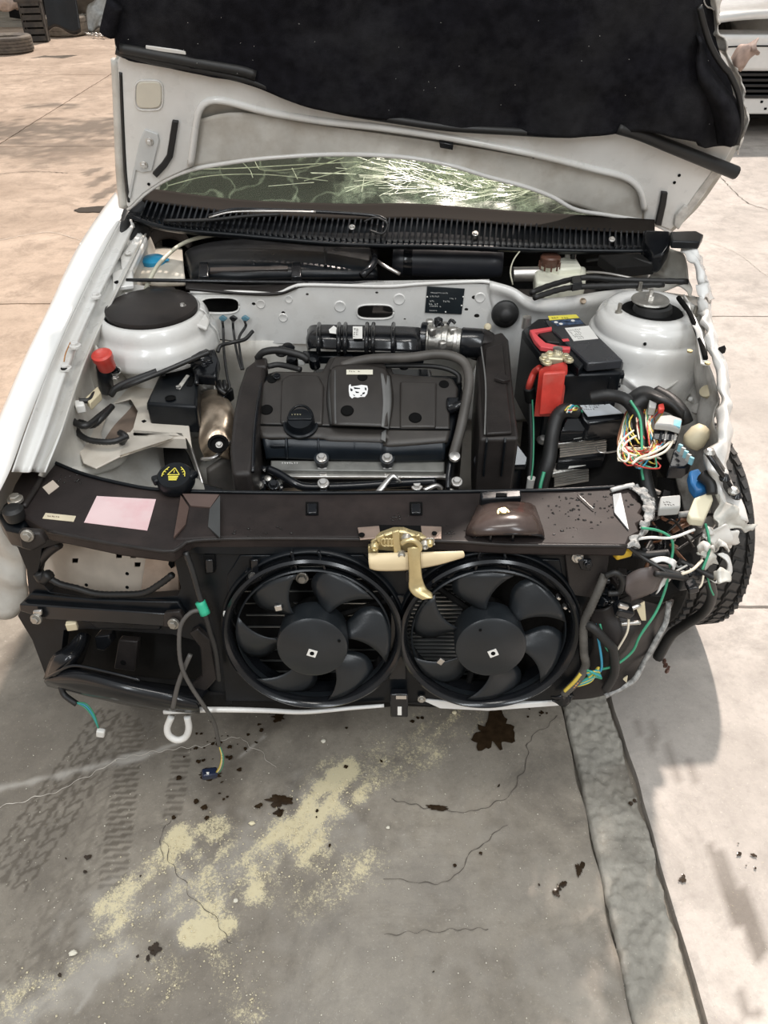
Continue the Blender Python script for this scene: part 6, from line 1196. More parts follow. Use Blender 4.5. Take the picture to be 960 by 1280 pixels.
# ---------------- left headlamp carrier
LN = Vector((-.16, -.965, .2)).normalized(); LP0 = Vector((-.37, 1.125, .66))
def lp(px, py, off=0): return PL(px, py, LP0, LN, off)
def ll(pts, off=0): return [lp(a, b_, off) for a, b_ in pts]
hc = mk('headlamp_carrier', *plated(ll([(2, 645), (30, 660), (60, 668), (150, 686), (230, 692), (262, 694), (272, 720), (280, 770), (290, 880), (215, 888), (120, 872), (58, 848), (40, 800), (22, 770), (36, 742), (33, 712), (22, 685), (6, 664)]),
   [ll([(52, 686), (76, 679), (140, 686), (205, 691), (218, 700), (226, 735), (222, 745), (180, 748), (110, 747), (62, 740), (46, 722), (50, 705)]), ll([(80, 788), (110, 786), (215, 793), (248, 802), (256, 860), (200, 868), (110, 850), (75, 835)])], -LN*.025), BLK, car, bevel=.003)
def lface(name, pts, m, off, th=.008, par=hc, bev=.003): return prism(name, ll(pts, off), -LN*th, m, par, bev)
lface('carrier_beam', [(24, 755), (225, 768), (228, 776), (210, 784), (60, 775), (24, 764)], BLKG, .022, .024)
lface('carrier_shelf', [(38, 742), (60, 744), (120, 750), (222, 752), (232, 768), (24, 756)], BLK, .01, .01)
lface('carrier_step', [(110, 775), (200, 780), (200, 788), (120, 786)], BLK, .012, .01); lface('carrier_step', [(205, 766), (224, 764), (230, 776), (222, 786), (203, 784)], BLKD, .028, .012)
for q, m_ in (((45, 774), BOLT), ((217, 780), BOLT), ((187, 684), STEEL)): bolt(lp(q[0], q[1], .036 if q[0] != 187 else .01), LN, .0085, hc, m_)
lathe('carrier_hole', [(.013, 0), (.014, .002), (.012, .002), (.011, -.002)], lp(146, 677, .010), HOLE, hc, axis=LN, k=16); lathe('carrier_hole', [(.010, 0), (.011, .002), (.009, .002), (.008, -.002)], lp(168, 680, .010), HOLE, hc, axis=LN, k=16)
lface('chrome_clip', [(40, 764), (51, 763), (52, 770), (42, 772)], STEEL, .034, .008); mk('grey_clip', *boxd(lp(90, 782, .02), (.022, .012, .02), rz(10)), AGED, hc, bevel=.002)
lface('tab', [(118, 796), (136, 794), (138, 806), (130, 814), (120, 812)], BLKG, -.01, .03)
lface('upright', [(148, 800), (172, 802), (168, 840), (142, 836)], BLKD, -.03, .02); lathe('upright_hole', [(.006, 0), (.006, .002)], lp(154, 828, -.029), HOLE, hc, axis=LN, k=12)
prism('duct_back', ll([(60, 776), (262, 786), (270, 880), (60, 850)], -.10), -LN*.01, VOID, car, .002)
duct = loft('air_duct', [[lp(62, 835, .0), lp(100, 838, .02), lp(160, 850, .03), lp(215, 858, .02), lp(262, 862, .0)], [lp(60, 846, .055), lp(95, 842, .075), lp(150, 855, .085), lp(215, 870, .07), lp(250, 878, .05)], [lp(56, 849, .05), lp(100, 864, .06), lp(160, 876, .07), lp(215, 886, .06), lp(250, 888, .045)], [lp(60, 856, -.02), lp(110, 868, -.02), lp(160, 880, -.02), lp(215, 888, -.02), lp(250, 890, -.02)]], 40, 24, BLKG, car, .004)
loft('duct_cheek', [[lp(56, 848, .05), lp(66, 822, .05), lp(85, 808, .02), lp(100, 790, .0)], [lp(75, 846, .06), lp(88, 826, .06), lp(100, 812, .03), lp(108, 792, -.01)], [lp(90, 846, .0), lp(100, 830, .0), lp(106, 815, -.03), lp(112, 795, -.04)]], 16, 10, BLKG, duct, .004)
tube('duct_lip', [lp(57, 848, .062), lp(75, 838, .075), lp(95, 832, .08), lp(135, 840, .085), lp(175, 850, .085)], .003, BLKG, duct, n=30, k=6)
lface('side_frame', [(236, 792), (246, 786), (262, 800), (270, 850), (250, 872), (232, 868), (236, 860), (252, 845), (250, 810)], BLKD, .012, .016)
# tan metal panel behind the opening
tp = mk('lamp_back_panel', *plated(ll([(40, 668), (150, 674), (240, 680), (245, 760), (40, 760)], -.085), [ll([(a-4, b_-3), (a+4, b_-3), (a+3, b_+3), (a-4, b_+3)], -.085) for a, b_ in ((94, 701), (149, 695), (167, 695), (172, 706))], -LN*.003), TAN, car)
for q in ((159, 717), (159, 734), (108, 731)): lathe('panel_hole', [(.004, 0), (.004, .001)], lp(q[0], q[1], -.0845), HOLE, tp, axis=LN, k=10)
prism('panel_fold', ll([(183, 690), (222, 700), (224, 745), (175, 745)], -.075), -LN*.006, mat('tan_rusty', (.62, .47, .36), .5, var=.15, dust=(.35, .2, .12), dsc=14, damt=.5), tp, .001)
prism('panel_backing', ll([(40, 668), (240, 675), (240, 765), (40, 765)], -.12), -LN*.01, VOID, car)
prism('white_pillar', ll([(42, 722), (52, 724), (72, 742), (56, 744)], -.02), -LN*.01, WHITEB, tp, .002); prism('panel_notch', ll([(212, 694), (218, 694), (218, 708), (214, 711), (210, 706)], -.068), -LN*.002, HOLE, tp, .001)
tube('left_stay', ll([(74, 680), (60, 690), (50, 702), (44, 716)], -.01), .010, BLKD, hc, n=16)
tube('hanging_loom', ll([(46, 718), (60, 722), (75, 730), (95, 735), (120, 742), (150, 743), (180, 741), (200, 730), (216, 718)], .0), .0075, RUB, car, n=60, rib=.14)
tube('hanging_loom', ll([(48, 716), (54, 724), (62, 718)], .0), .012, RUB, car, n=14)
# cable that drops down over the grille
g2 = [(236, 692, 'l'), (242, 715, 'l'), (248, 740, 'l'), (255, 760, 'l')]
cab = tube('front_cable', [sp(232, 690, .03), sp(240, 712, .035), sp(248, 740, .04), sp(255, 762, .045), sp(263, 790, .04), sp(270, 815, .035), sp(274, 850, .03)], .006, GLOSSR, car, n=50, rib=.08)
tube('green_sleeve', [sp(250, 752, .042), sp(257, 768, .047)], .010, GREEN, cab, n=5)
cab2 = tube('front_cable', [sp(252, 762, .045), sp(238, 766, .05), sp(226, 782, .055), sp(224, 810, .06), sp(228, 836, .065), sp(240, 860, .06), sp(256, 884, .05), sp(268, 905, .02), Vector(sp(274, 932, .0))], .0045, mat('grey_wire_tape', (.085, .08, .075), .5), car, n=80, rib=.08)
tube('cable_branch', [sp(238, 818, .05), sp(230, 836, .055), sp(222, 858, .06), sp(216, 886, .06)], .005, MATS['grey_wire_tape'], cab2, n=20)
pA = sp(274, 932, .0)
for k, m_ in enumerate((WY, WW, WBR, WG)): tube('wire', [pA, sp(277+k*.6, 945, .0), sp(275+k, 958, -.005), sp(270+k*1.2, 966, -.01)], .0018, m_, cab2, n=14, k=5)
pc_ = sp(262, 967, -.01); mk('cable_plug', *boxd(pc_, (.035, .022, .018), rz(20)@ry(15)), mat('blueblack_plug', (.015, .022, .05), .25), cab2, bevel=.004)
mk('plug_mark', *boxd(pc_+Vector((-.003, -.006, .010)), (.008, .006, .002)), LABEL, cab2)
t1 = tube('dangling_lead', [lp(76, 858, .03), lp(80, 868, .035), lp(90, 876, .04), lp(96, 880, .04)], .007, RUB, car, n=14)
for k, m_ in enumerate((WG, WB, WG)): tube('wire', [lp(94, 878, .04), lp(106+k, 884-k*2, .045), lp(116+k, 896-k, .045), lp(123, 910, .04)], .0018, m_, t1, n=14, k=5)
mk('white_plug', *boxd(lp(126, 916, .04), (.018, .012, .022), ry(15)), LABEL, t1, bevel=.003)
# crumpled inner fender behind the lamp carrier at the far left
loft('left_wheel_house', [[Z(-20, 640, .70), Z(8, 660, .66), Z(30, 670, .64)], [Z(-30, 700, .55), Z(10, 720, .52), Z(34, 720, .52)], [Z(-40, 760, .42), Z(10, 770, .40), Z(38, 750, .42)]], 16, 14, mat('dirty_white_inner', (.55, .54, .50), .5, var=.1, dust=(.3, .25, .2), dsc=10, damt=.5), car, .003, fn=lambda p, u, v: p+Vector((0, nz(p, 14)*.02, nz(p, 12, 4)*.012)))
tyre('front_wheel', (-.73, 1.86, .285), .285, .185, (-1, 0, 0), TYRE, car, rimm=STEEL, grooves=(.3, .5, .7))
# ---------------- right strut tower
rt = Z(816, 385, .895)
def ring_(r, fy, h, dx=0, dy=0): return [rt+Vector((dx+math.cos(a)*r, dy+math.sin(a)*r*fy, h)) for a in [math.pi*2*i/16 for i in range(17)]]
rtw = loft('right_strut_tower', [ring_(.078, 1, -.030), ring_(.080, 1, -.004), ring_(.090, 1, .0), ring_(.106, 1, -.001), ring_(.112, 1, -.010), ring_(.122, 1, -.016), ring_(.128, 1, -.034), ring_(.130, 1, -.05), ring_(.138, 1, -.056), ring_(.142, 1, -.075), ring_(.145, 1.0, -.11), ring_(.152, 1.05, -.16, -.005), ring_(.15, 1.0, -.30, -.005)], 72, 60, WHITE, car, .004, fn=lambda p, u, v: p+Vector((nz(p, 9), nz(p, 9, 3), nz(p, 9, 6)))*(.006 if p.x > rt.x else .002)*min(1, v*3))
lathe('strut_bearing', [(.074, -.040), (.074, -.022), (.062, -.016), (.050, -.020), (.046, .000), (.044, .008), (.036, .011), (.030, .008), (.024, .006), (.001, .006)], rt, RUB, rtw, k=40)
lathe('strut_recess', [(.0765, -.014), (.0765, -.010), (.046, -.006)], rt, HOLE, rtw, k=40)
lathe('strut_plate', [(.044, .006), (.046, .009), (.044, .013), (.030, .014), (.022, .010), (.001, .010)], rt+Vector((-.006, .012, .006)), ALU, rtw, k=36)
lathe('strut_nut', [(.012, 0), (.012, .012), (.006, .013), (.006, .026), (.001, .027)], rt+Vector((-.008, .014, .016)), STEEL, rtw, k=6)
for a in (200, 330, 95): p = rt+Vector((math.cos(R(a))*.098, math.sin(R(a))*.098, .0)); lathe('strut_stud', [(.009, 0), (.009, .006), (.005, .007), (.005, .026), (.001, .027)], p, BOLT, rtw, k=10)
for q in ((787, 450, .80), (837, 452, .80), (770, 395, .87), (806, 430, .86)): lathe('tower_hole', [(.004, 0), (.004, .002)], Z(*q), HOLE, rtw, axis=(0, -.8, .5), k=8)
# crushed wing, inner side panels and rim
cr1 = lambda s_, a_: (lambda p, u, v: p+Vector((nz(p, s_), nz(p, s_, 3), nz(p, s_, 6)))*a_)
loft('right_inner_wing', [[Z(850, 370, .92), Z(872, 400, .90), Z(884, 440, .88), Z(893, 490, .84), (Z(900, 540, .80)), Z(905, 590, .76), Z(915, 640, .70)],
   [Z(848, 400, .86), Z(864, 430, .83), Z(872, 470, .79), Z(880, 510, .76), Z(886, 550, .72), Z(892, 600, .68), Z(900, 650, .62)],
   [Z(840, 450, .76), Z(850, 470, .74), Z(856, 500, .70), Z(862, 535, .67), Z(870, 575, .62), Z(876, 615, .58), Z(886, 665, .52)],
   [Z(800, 500, .68), Z(815, 510, .66), Z(828, 530, .62), Z(838, 565, .58), Z(850, 600, .54), Z(860, 640, .50), Z(870, 690, .45)]], 70, 50, DIRTYW, car, .003, fn=cr1(13, .022))
loft('tower_apron', [[Z(780, 470, .78), Z(800, 484, .77), Z(830, 486, .77), Z(860, 460, .79)], [Z(776, 488, .74), Z(800, 496, .73), Z(830, 500, .72), Z(858, 490, .74)], [Z(775, 500, .68), Z(800, 512, .66), Z(830, 520, .64), Z(856, 520, .66)]], 30, 16, WHITE, car, .003, fn=cr1(10, .008))
AP = [(852, 372), (862, 385), (872, 420), (880, 450)]
rimc = [[(868, 372, .93), (876, 400, .92), (884, 435, .90), (892, 455, .89), (896, 480, .875), (898, 520, .85), (896, 550, .83), (884, 566, .82), (880, 582, .80), (888, 605, .78), (900, 628, .75), (902, 650, .72)],
        [(876, 370, .94), (884, 400, .93), (893, 435, .915), (901, 455, .90), (905, 480, .885), (906, 520, .86), (906, 548, .84), (897, 562, .84), (892, 582, .82), (900, 604, .79), (912, 626, .76), (920, 645, .73)],
        [(884, 375, .92), (890, 405, .915), (898, 437, .90), (906, 458, .885), (909, 482, .87), (910, 520, .85), (911, 545, .83), (908, 560, .82), (905, 580, .80), (910, 602, .77), (922, 625, .74), (934, 650, .71)],
        [(884, 380, .85), (890, 410, .84), (898, 440, .82), (905, 462, .80), (908, 486, .79), (909, 524, .76), (910, 549, .74), (909, 566, .72), (906, 585, .71), (911, 607, .69), (922, 630, .66), (930, 655, .64)]]
loft('crushed_wing_edge', [[Z(*q) for q in c] for c in rimc], 120, 26, WHITE, car, .003, fn=cr1(26, .013))
loft('crushed_wing_edge', [[Z(838, 300, .98), Z(850, 310, .975), Z(862, 330, .96), Z(870, 350, .94), Z(874, 372, .93)], [Z(850, 298, .985), Z(862, 308, .98), Z(873, 330, .965), Z(880, 352, .945), Z(883, 372, .93)], [Z(862, 305, .97), Z(870, 315, .96), Z(878, 335, .95), Z(885, 355, .93), Z(888, 372, .91)], [Z(860, 310, .88), Z(868, 322, .87), Z(876, 342, .85), Z(884, 360, .84), Z(888, 378, .83)]], 60, 20, WHITEB, car, .003, fn=cr1(28, .016))
loft('torn_inner_panel', [[Z(818, 318, .93), Z(835, 308, .95), Z(850, 315, .94), Z(858, 335, .92)], [Z(812, 345, .87), Z(830, 340, .87), Z(850, 345, .88), Z(862, 355, .90)], [Z(815, 365, .86), Z(835, 362, .88), Z(855, 364, .90), Z(870, 370, .92)]], 30, 20, PRIMER, car, .003, fn=cr1(16, .014))
tube('torn_seam', [Z(848, 372, .935), Z(862, 392, .925), Z(874, 422, .905), Z(882, 448, .895)], .006, HOLE, car, n=30, k=6)
loft('wing_fold', [[Z(850, 378, .93), Z(864, 400, .92), Z(872, 430, .90), Z(878, 455, .89)], [Z(862, 378, .935), Z(872, 400, .925), Z(880, 430, .905), Z(886, 455, .89)]], 30, 5, WHITE, car, .004, fn=cr1(30, .006))
for q in ((862, 440, .88), (884, 455, .90)): lathe('rivet_head', [(.006, 0), (.006, .004)], Z(*q), ZINC, car, k=10)
FENDERT = mat('torn_pale_plastic', (.58, .57, .52), .45, var=.15, dust=(.25, .22, .18), dsc=20, damt=.5)
loft('torn_wing_flap', [[Z(898, 620, .76), Z(912, 632, .75), Z(926, 645, .73), Z(943, 658, .70)], [Z(893, 640, .74), Z(905, 650, .73), Z(922, 656, .71), Z(940, 661, .70)], [Z(896, 662, .72), Z(908, 664, .71), Z(922, 664, .70), Z(938, 662, .695)]], 26, 14, FENDERT, car, .003, fn=cr1(40, .010))
loft('torn_wing_flap', [[Z(880, 665, .72), Z(900, 658, .73), (Z(925, 664, .72)), Z(928, 672, .70)], [Z(878, 685, .68), Z(895, 678, .70), Z(915, 674, .70), Z(925, 678, .68)], [Z(874, 702, .64), Z(888, 690, .66), Z(900, 682, .67), Z(912, 682, .66)]], 26, 14, mat('torn_white_liner', (.66, .64, .60), .5, var=.12), car, .003, fn=cr1(36, .014))
loft('hinge_arm', [[Z(880, 566, .83), Z(890, 580, .81), Z(900, 600, .78), Z(910, 620, .76)], [Z(888, 562, .84), Z(898, 578, .82), Z(909, 598, .79), Z(918, 618, .77)], [Z(892, 564, .83), Z(903, 580, .81), Z(914, 600, .78), Z(924, 622, .75)]], 26, 10, mat('dark_scratched_steel', (.12, .115, .11), .35, .6, var=.4), car, .004, fn=cr1(30, .008))
tube('hinge_edge', [Z(884, 566, .85), Z(896, 584, .83), Z(912, 606, .79), Z(922, 622, .77)], .005, BLKG, car, n=20, k=6)
for k, q in enumerate(((886, 568, .845), (905, 600, .80), (916, 616, .78), (920, 622, .77))): lathe('hinge_pin', [(.009, 0), (.011, .005), (.006, .012), (.001, .013)], Z(*q), BLKG if k % 2 else ALU, car, k=12)
prism('edge_chip', [Z(898, 434, .90), Z(906, 431, .90), Z(908, 436, .89), Z(902, 439, .89)], (0, 0, -.01), VOID, car, .001)
for q, r_, m_ in (((864, 498, .72), .012, ALU), ((882, 513, .74), .016, ALU), ((872, 512, .73), .013, DIRTYW), ((864, 500, .74), .006, LABEL), ((888, 524, .74), .006, LABEL), ((884, 490, .80), .016, AGED)): lathe('wing_fixing', [(r_*.7, -.01), (r_, 0), (r_, .006), (r_*.5, .009), (.001, .009)], Z(*q), m_, car, axis=(-.6, -.3, .8), k=14)
# front right wheel
tyre('front_wheel', (.822, 1.70, .29), .292, .185, Vector((1, .10, .03)), TYRE, car, rimm=STEEL, grooves=(.22, .42, .60, .80), blocks=58)
# dark backing added behind the broken corner, standing in for deep shade
loft('cavity_backing', [[Z(700, 600, .52), Z(760, 600, .52), Z(830, 600, .52), Z(880, 600, .52)], [Z(690, 680, .42), Z(760, 690, .42), Z(830, 690, .42), Z(872, 700, .42)], [Z(680, 760, .30), Z(740, 770, .30), Z(800, 760, .30), Z(850, 740, .34)]], 20, 14, VOID, car, .01, fn=cr1(10, .03))
prism('cavity_backing_block', [Vector((.42, 1.86, .74)), Vector((.62, 1.86, .72)), Vector((.66, 1.5, .60)), Vector((.60, 1.3, .55)), Vector((.40, 1.3, .5)), Vector((.36, 1.5, .58))], (0, 0, -.3), VOID, car, .02)
# black covers / sheath behind the wires
loft('loom_shroud', [[Z(778, 500, .76), Z(800, 486, .79), (Z(825, 490, .80)), Z(850, 510, .78)], [Z(790, 508, .80), Z(806, 494, .82), Z(828, 498, .83), Z(856, 520, .80)], [Z(800, 525, .76), Z(815, 515, .78), Z(835, 515, .78), Z(856, 530, .76)]], 24, 14, RUB, car, .004, fn=cr1(20, .006))
tube('loom_shroud_pipe', [Z(820, 490, .80), Z(838, 500, .80), Z(852, 515, .79), Z(858, 528, .77)], .016, RUB, car, n=20)
# wires
def wr(pts, r, m, name='wire'): return tube(name, [Z(*p) for p in pts], r, m, car, n=len(pts)*8, k=5)
rnd = random.Random(9)
mats_ = [WW, WY, WR, WW, WBR, WY, WG, WR, WW, WB, WBR, WW, WY, WR]
for k in range(26):
    m_ = mats_[k % 14]; x0 = rnd.uniform(788, 830); y0 = rnd.uniform(545, 575); bx = rnd.uniform(773, 792); by_ = rnd.uniform(535, 580)
    wr([(828+rnd.uniform(-10, 14), 548+rnd.uniform(-4, 6), .77), (815+rnd.uniform(-6, 8), 566+rnd.uniform(-4, 4), .775), (x0, y0+12, .76), (bx, by_, .77), (780+rnd.uniform(-4, 6), 530+rnd.uniform(-12, 8), .765), (792+rnd.uniform(-6, 6), 512+rnd.uniform(-10, 8), .76)], .0018, m_)
for k in range(18):
    m_ = mats_[(k*5+2) % 14]; x = rnd.uniform(798, 822)
    wr([(x, 552+rnd.uniform(-10, 8), .775), (x-6+rnd.uniform(-6, 6), 530, .785), (x+rnd.uniform(-8, 8), 512, .79), (814+rnd.uniform(-6, 8), 498+rnd.uniform(-3, 4), .80)], .0018, m_)
wr([(792, 538, .79), (780, 548, .79), (773, 560, .785), (774, 572, .78), (782, 577, .78), (786, 570, .785), (780, 560, .785)], .0024, WW); wr([(795, 545, .79), (784, 552, .79), (778, 562, .785), (788, 568, .785), (796, 570, .785)], .0024, WW)
wr([(838, 552, .78), (828, 560, .78), (812, 568, .78), (800, 572, .775), (790, 580, .77)], .003, WW); wr([(842, 550, .78), (832, 564, .78), (814, 572, .78), (803, 574, .775)], .003, WW)
# connectors
gc_ = prism('grey_connector', [Z(818, 530, .81), Z(826, 519, .82), Z(838, 518, .82), Z(853, 523, .815), Z(851, 536, .805), Z(838, 532, .81)], (0, 0, -.015), GREYC, car, .003)
prism('blue_face', [Z(843, 524, .8165), Z(852, 526, .8160), Z(850, 534, .8085), Z(842, 531, .811)], (0, 0, -.004), TEAL, gc_, 0)
for k in range(4): prism('terminal_blade', [Z(826+k*6, 536, .795), Z(829+k*6, 536, .795), Z(827+k*6, 550, .785), Z(824+k*6, 550, .785)], (0, 0, -.01), STEEL if k % 2 else BLKG, gc_, .001)
prism('connector_body', [Z(818, 532, .795), Z(850, 538, .795), Z(846, 552, .78), Z(816, 548, .78)], (0, 0, -.02), BLKG, gc_, .002)
prism('green_connector', [Z(814, 490, .82), Z(822, 490, .82), Z(821, 497, .815), Z(814, 497, .815)], (0, 0, -.02), mat('dark_green_connector', (.03, .10, .07), .4), car, .002)
prism('grey_block', [Z(812, 497, .82), Z(822, 498, .82), Z(820, 510, .81), Z(811, 509, .81)], (0, 0, -.02), GREYC, car, .002)
prism('red_connector', [Z(823, 505, .82), Z(830, 503, .82), Z(831, 511, .815), Z(824, 512, .815)], (0, 0, -.012), RED, car, .002); prism('red_connector', [Z(817, 494, .825), Z(823, 494, .825), Z(822, 500, .82), Z(818, 500, .82)], (0, 0, -.008), RED, car, .001)
v_, f_ = lathed([(.001, -.004), (.018, 0), (.024, .014), (.022, .036), (.014, .050), (.001, .053)], Z(862, 558, .76), axis=(.35, .15, .6), k=20); mk('cream_boot', v_, f_, AGED, car, smooth=True)
prism('fuse_carrier', [Z(842, 562, .79), Z(852, 557, .795), Z(866, 576, .78), Z(856, 584, .77), Z(836, 584, .77)], (0, 0, -.03), BLKG, car, .003)
for k in range(5): mk('fuse_pin', *boxd(Z(850+k*3.5, 560+k*4, .802), (.005, .008, .016), rz(40)), GREYC if k % 2 else TEAL, car)
bl = prism('blue_plug', [Z(861, 588, .78), Z(874, 584, .785), Z(883, 600, .775), Z(886, 612, .765), Z(872, 614, .765), Z(864, 602, .775)], (0, 0, -.025), BLUEC, car, .005)
tube('plug_boot', [Z(878, 594, .785), Z(888, 604, .78), Z(890, 618, .765)], (.014, .010), RUB, car, n=12)
cr_c = prism('cream_plug', [Z(868, 622, .76), Z(889, 614, .765), Z(892, 624, .755), (Z(880, 650, .735)), Z(864, 648, .74), Z(860, 642, .745)], (0, 0, -.018), mat('cream_plug_plastic', (.74, .68, .50), .45, var=.06), car, .003)
prism('tagged_connector', [Z(826, 620, .755), Z(851, 618, .755), Z(851, 634, .74), Z(824, 636, .74)], (0, 0, -.02), GREYC, car, .003)
text_marks('tag_print', Z(828, 626, .7568), EX, EY, EZ, .032, .018, 2, BLK, car, 6, 91, .95)
mk('yellow_connector', *boxd(Z(778, 690, .70), (.035, .02, .02), rz(20)), mat('amber_plastic', (.65, .42, .04), .35), car, bevel=.004)
mk('yellow_connector', *boxd(Z(783, 684, .71), (.02, .012, .02), rz(-20)), MATS['amber_plastic'], car, bevel=.003)
tube('corrugated_sleeve', [Z(790, 692, .68), Z(810, 694, .68), Z(835, 692, .68)], .010, RUB, car, n=50, rib=.2)
wr([(790, 675, .72), (812, 672, .73), (840, 672, .73), (868, 662, .73)], .003, LABEL, 'grey_cable')
wr([(786, 684, .72), (802, 696, .70), (825, 710, .69), (838, 720, .68)], .004, GLOSSR, 'black_rod')
# green and blue leads
def wf(pts, r, m, name='wire'): return tube(name, [sp(a, b_, o) for a, b_, o in pts], r, m, car, n=len(pts)*10, k=6)
wf([(802, 660, .02), (822, 663, .01), (838, 672, .01), (841, 688, .01), (836, 712, .02), (832, 735, .03), (820, 765, .04), (800, 795, .05), (790, 815, .05), (768, 832, .05), (745, 838, .04)], .0026, WG)
wf([(750, 780, .04), (757, 808, .05), (765, 818, .05)], .0022, WG); wf([(744, 780, .04), (750, 810, .05), (752, 835, .05), (744, 845, .04)], .0026, WB)
for k in range(7): wf([(730+k, 835+k*2, .05), (742+k, 842-k, .055), (752-k, 848-k*2, .05), (738, 846+k, .05), (715-k, 858+k*.5, .04)], .0022, [WG, WB, WG, WY, WB, WG, WY][k])
wf([(786, 770, .05), (784, 790, .055), (772, 812, .05)], .0022, WW); wf([(726, 842, .05), (718, 852, .05), (706, 864, .045)], .004, WY); wf([(728, 845, .05), (720, 856, .05), (710, 866, .045)], .003, mat('orange_wire', (.65, .30, .08), .4))
wr([(882, 655, .74), (886, 672, .73), (886, 690, .70), (878, 712, .68)], .0028, WG); wr([(878, 700, .70), (866, 712, .69), (852, 718, .68)], .003, WW); wr([(880, 716, .66), (876, 732, .64), (866, 738, .63)], .0022, WW); wr([(884, 720, .65), (888, 735, .62), (892, 744, .60)], .002, WG)
# looms down the broken edge
tube('torn_loom', [sp(756, 718, .02), sp(748, 738, .03), sp(738, 760, .035), sp(730, 780, .04), sp(730, 815, .045), sp(732, 832, .045), sp(722, 850, .045), sp(704, 868, .04)], .009, mat('dusty_loom', (.06, .056, .05), .6, var=.3, dust=(.2, .19, .17), dsc=20, damt=.5), car, n=90, rib=.1)
tube('torn_loom', [sp(730, 780, .035), sp(742, 785, .05), sp(758, 802, .055), sp(766, 812, .055), sp(768, 840, .05), sp(757, 862, .045)], .010, RUB, car, n=60, rib=.06)
rnd = random.Random(31)
for k in range(26):
    x, y = rnd.uniform(750, 785), rnd.uniform(718, 760); mk('broken_bit', *boxd(sp(x, y, rnd.uniform(-.02, .02)), (rnd.uniform(.012, .035), rnd.uniform(.01, .02), rnd.uniform(.008, .02)), rz(rnd.uniform(0, 180))@rx(rnd.uniform(0, 90))), rnd.choice([BLKG, BLK, BLKD, ALU, BLKG]), car, bevel=.002)
tube('loom_loop', [sp(757, 720, .03), sp(770, 716, .035), sp(778, 726, .035), sp(774, 740, .03), sp(760, 742, .03)], .006, RUB, car, n=30)
# crushed black carrier corner (right)
loft('crushed_carrier', [[sp(736, 760, .0), sp(770, 752, .01), (sp(800, 748, .0)), sp(836, 750, -.03)], [sp(740, 800, .02), sp(770, 795, .03), sp(800, 788, .02), sp(834, 775, -.02)], [sp(728, 835, .02), sp(765, 830, .03), sp(795, 822, .02), sp(822, 800, -.01)], [sp(700, 872, .01), sp(750, 866, .02), sp(790, 850, .01), sp(808, 826, -.01)]], 50, 40, BLKD, car, .005, fn=cr1(14, .018))
tube('fracture_line', [sp(836, 752, -.01), sp(832, 778, .0), sp(820, 800, .01), (sp(806, 826, .01)), sp(790, 852, .02), sp(756, 870, .03)], .006, FRAC, car, n=50, k=6)
loft('torn_lamp_bracket', [[sp(784, 722, .03), sp(805, 708, .03), sp(832, 706, .02), sp(842, 712, .02)], [sp(786, 735, .04), sp(808, 725, .04), sp(828, 722, .03), sp(838, 722, .02)], [sp(790, 750, .02), sp(812, 742, .02), sp(826, 734, .01), sp(834, 728, .01)]], 24, 14, mat('brown_dusty_plastic', (.11, .09, .085), .5, var=.3), car, .003, fn=cr1(25, .01))
loft('torn_white_strip', [[sp(812, 700, .02), sp(830, 696, .02), sp(845, 704, .02), sp(838, 722, .02), sp(824, 738, .03)], [sp(818, 706, .03), sp(834, 704, .03), sp(840, 712, .03), sp(830, 726, .03), sp(818, 742, .03)]], 26, 5, WHITE, car, .003, fn=cr1(40, .006))
loft('torn_white_strip', [[Z(836, 700, .66), Z(858, 704, .66), Z(880, 712, .65), Z(900, 720, .64), Z(908, 710, .66), Z(898, 696, .68)], [Z(838, 706, .65), Z(858, 712, .65), Z(880, 718, .64), Z(900, 728, .63), Z(914, 712, .65), Z(902, 692, .68)]], 40, 5, WHITE, car, .004, fn=cr1(30, .010))
loft('torn_white_strip', [[Z(870, 690, .70), Z(880, 700, .69), Z(885, 712, .67)], [Z(886, 684, .70), Z(896, 696, .69), Z(900, 706, .67)]], 16, 5, FENDERT, car, .003, fn=cr1(40, .01))
for pts in ([(770, 770, .03), (786, 762, .035), (800, 756, .03)], [(776, 780, .035), (800, 778, .03)]): tube('metal_strap', [sp(*q) for q in pts], .005, STEEL, car, n=10, k=6)
mk('strap_bracket', *boxd(sp(779, 762, .045), (.035, .03, .02), ry(20)), BLKG, car, bevel=.004); mk('strap_clip', *boxd(sp(779, 758, .058), (.02, .008, .01), ry(20)), STEEL, car, bevel=.002)
prism('cream_scrap', [sp(795, 760, .03), sp(806, 752, .03), sp(808, 776, .03), sp(802, 776, .03)], -SN*.004, AGED, car, .001); prism('cream_scrap', [sp(774, 852, .02), sp(785, 845, .02), sp(783, 858, .02), sp(772, 860, .02)], -SN*.004, AGED, car, .001)
mk('black_valve', *boxd(Z(860, 722, .64), (.05, .03, .04), rz(15)), BLK, car, bevel=.006); tube('black_valve_pipe', [Z(858, 716, .66), Z(874, 722, .64), Z(884, 718, .64)], .012, BLKG, car, n=12)
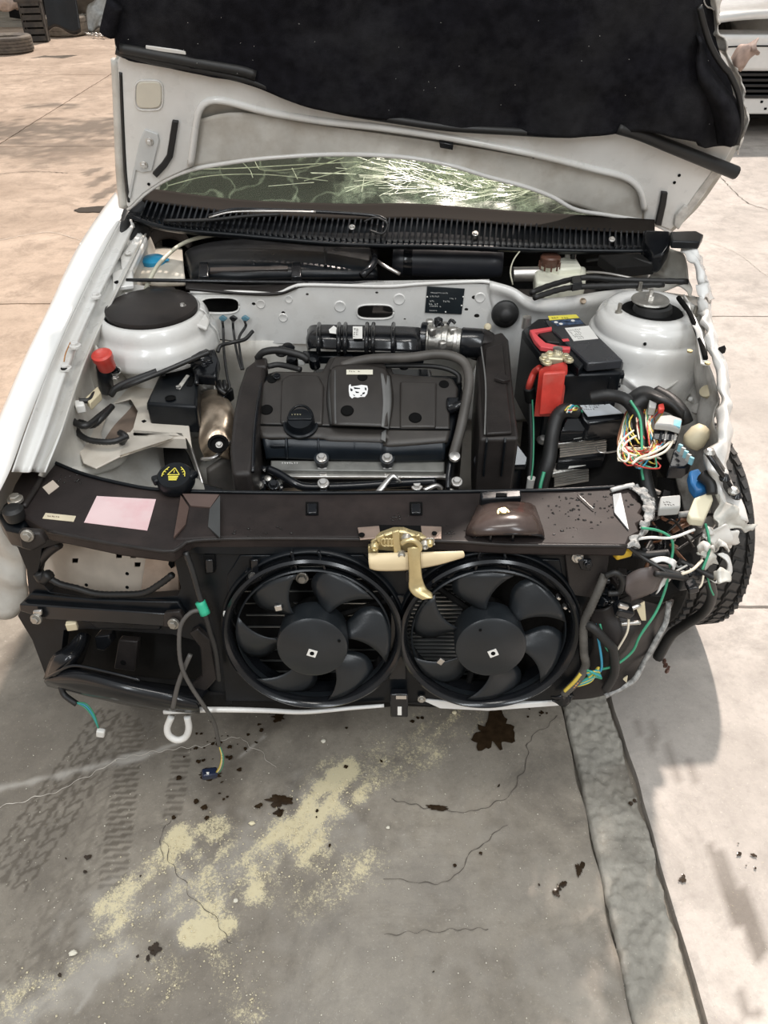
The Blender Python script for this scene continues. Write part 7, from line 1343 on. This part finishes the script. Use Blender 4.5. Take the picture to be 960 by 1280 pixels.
# long rubber strip trailing to the floor by the tyre
tube('trailing_rubber', [Vector(Z(886, 722, .60)), Z(890, 745, .52), Z(880, 765, .44), Z(855, 782, .36), Z(838, 795, .30), Z(822, 822, .22)], (.010, .013), RUB, car, n=50)
for k in range(14): p = Z(832+rnd.uniform(-5, 5), 826+rnd.uniform(-2, 14), .20); mk('rusty_scrap', *boxd(p, (.008, .006, .012), rz(k*30)), BROWN, car) if k < 4 else None
loft('crumpled_foil', [[sp(690, 868, .03), sp(702, 864, .035), sp(714, 866, .03)], [sp(692, 878, .035), sp(704, 880, .04), sp(716, 876, .03)]], 16, 8, BLKG, car, .003, fn=cr1(60, .014))

# clutter in the broken corner: cut looms, plugs and flakes
rnd = random.Random(88)
for k in range(16):
    x, y, z_ = rnd.uniform(806, 872), rnd.uniform(640, 712), rnd.uniform(.60, .68); p = Z(x, y, z_)
    tube('cut_wire', [p, p+Vector((rnd.uniform(-.05, .05), rnd.uniform(-.04, .02), rnd.uniform(-.03, .03))), p+Vector((rnd.uniform(-.09, .09), rnd.uniform(-.06, .0), rnd.uniform(-.06, .02)))], rnd.choice((.0025, .004, .006)), rnd.choice([RUB, BLKG, RUB, WBR, GREYC, BLKD]), car, n=14, k=6)
for k in range(22):
    x, y, z_ = rnd.uniform(800, 885), rnd.uniform(600, 745), rnd.uniform(.58, .66)
    mk('broken_bit', *boxd(Z(x, y, z_), (rnd.uniform(.012, .035), rnd.uniform(.008, .02), rnd.uniform(.006, .02)), rz(rnd.uniform(0, 180))@rx(rnd.uniform(0, 90))), rnd.choice([BLKG, BLK, BLKD, DIRTYW, BLKG, BLK]), car, bevel=.002)
for k in range(5):
    x, y = rnd.uniform(846, 905), rnd.uniform(650, 720)
    loft('torn_flake', [[Z(x, y, .72), Z(x+8, y-6, .73), Z(x+16, y+2, .71)], [Z(x+2, y+10, .70), Z(x+10, y+8, .72), Z(x+18, y+8, .70)]], 12, 5, rnd.choice([FENDERT, WHITE, DIRTYW]), car, .002, fn=cr1(50, .012))
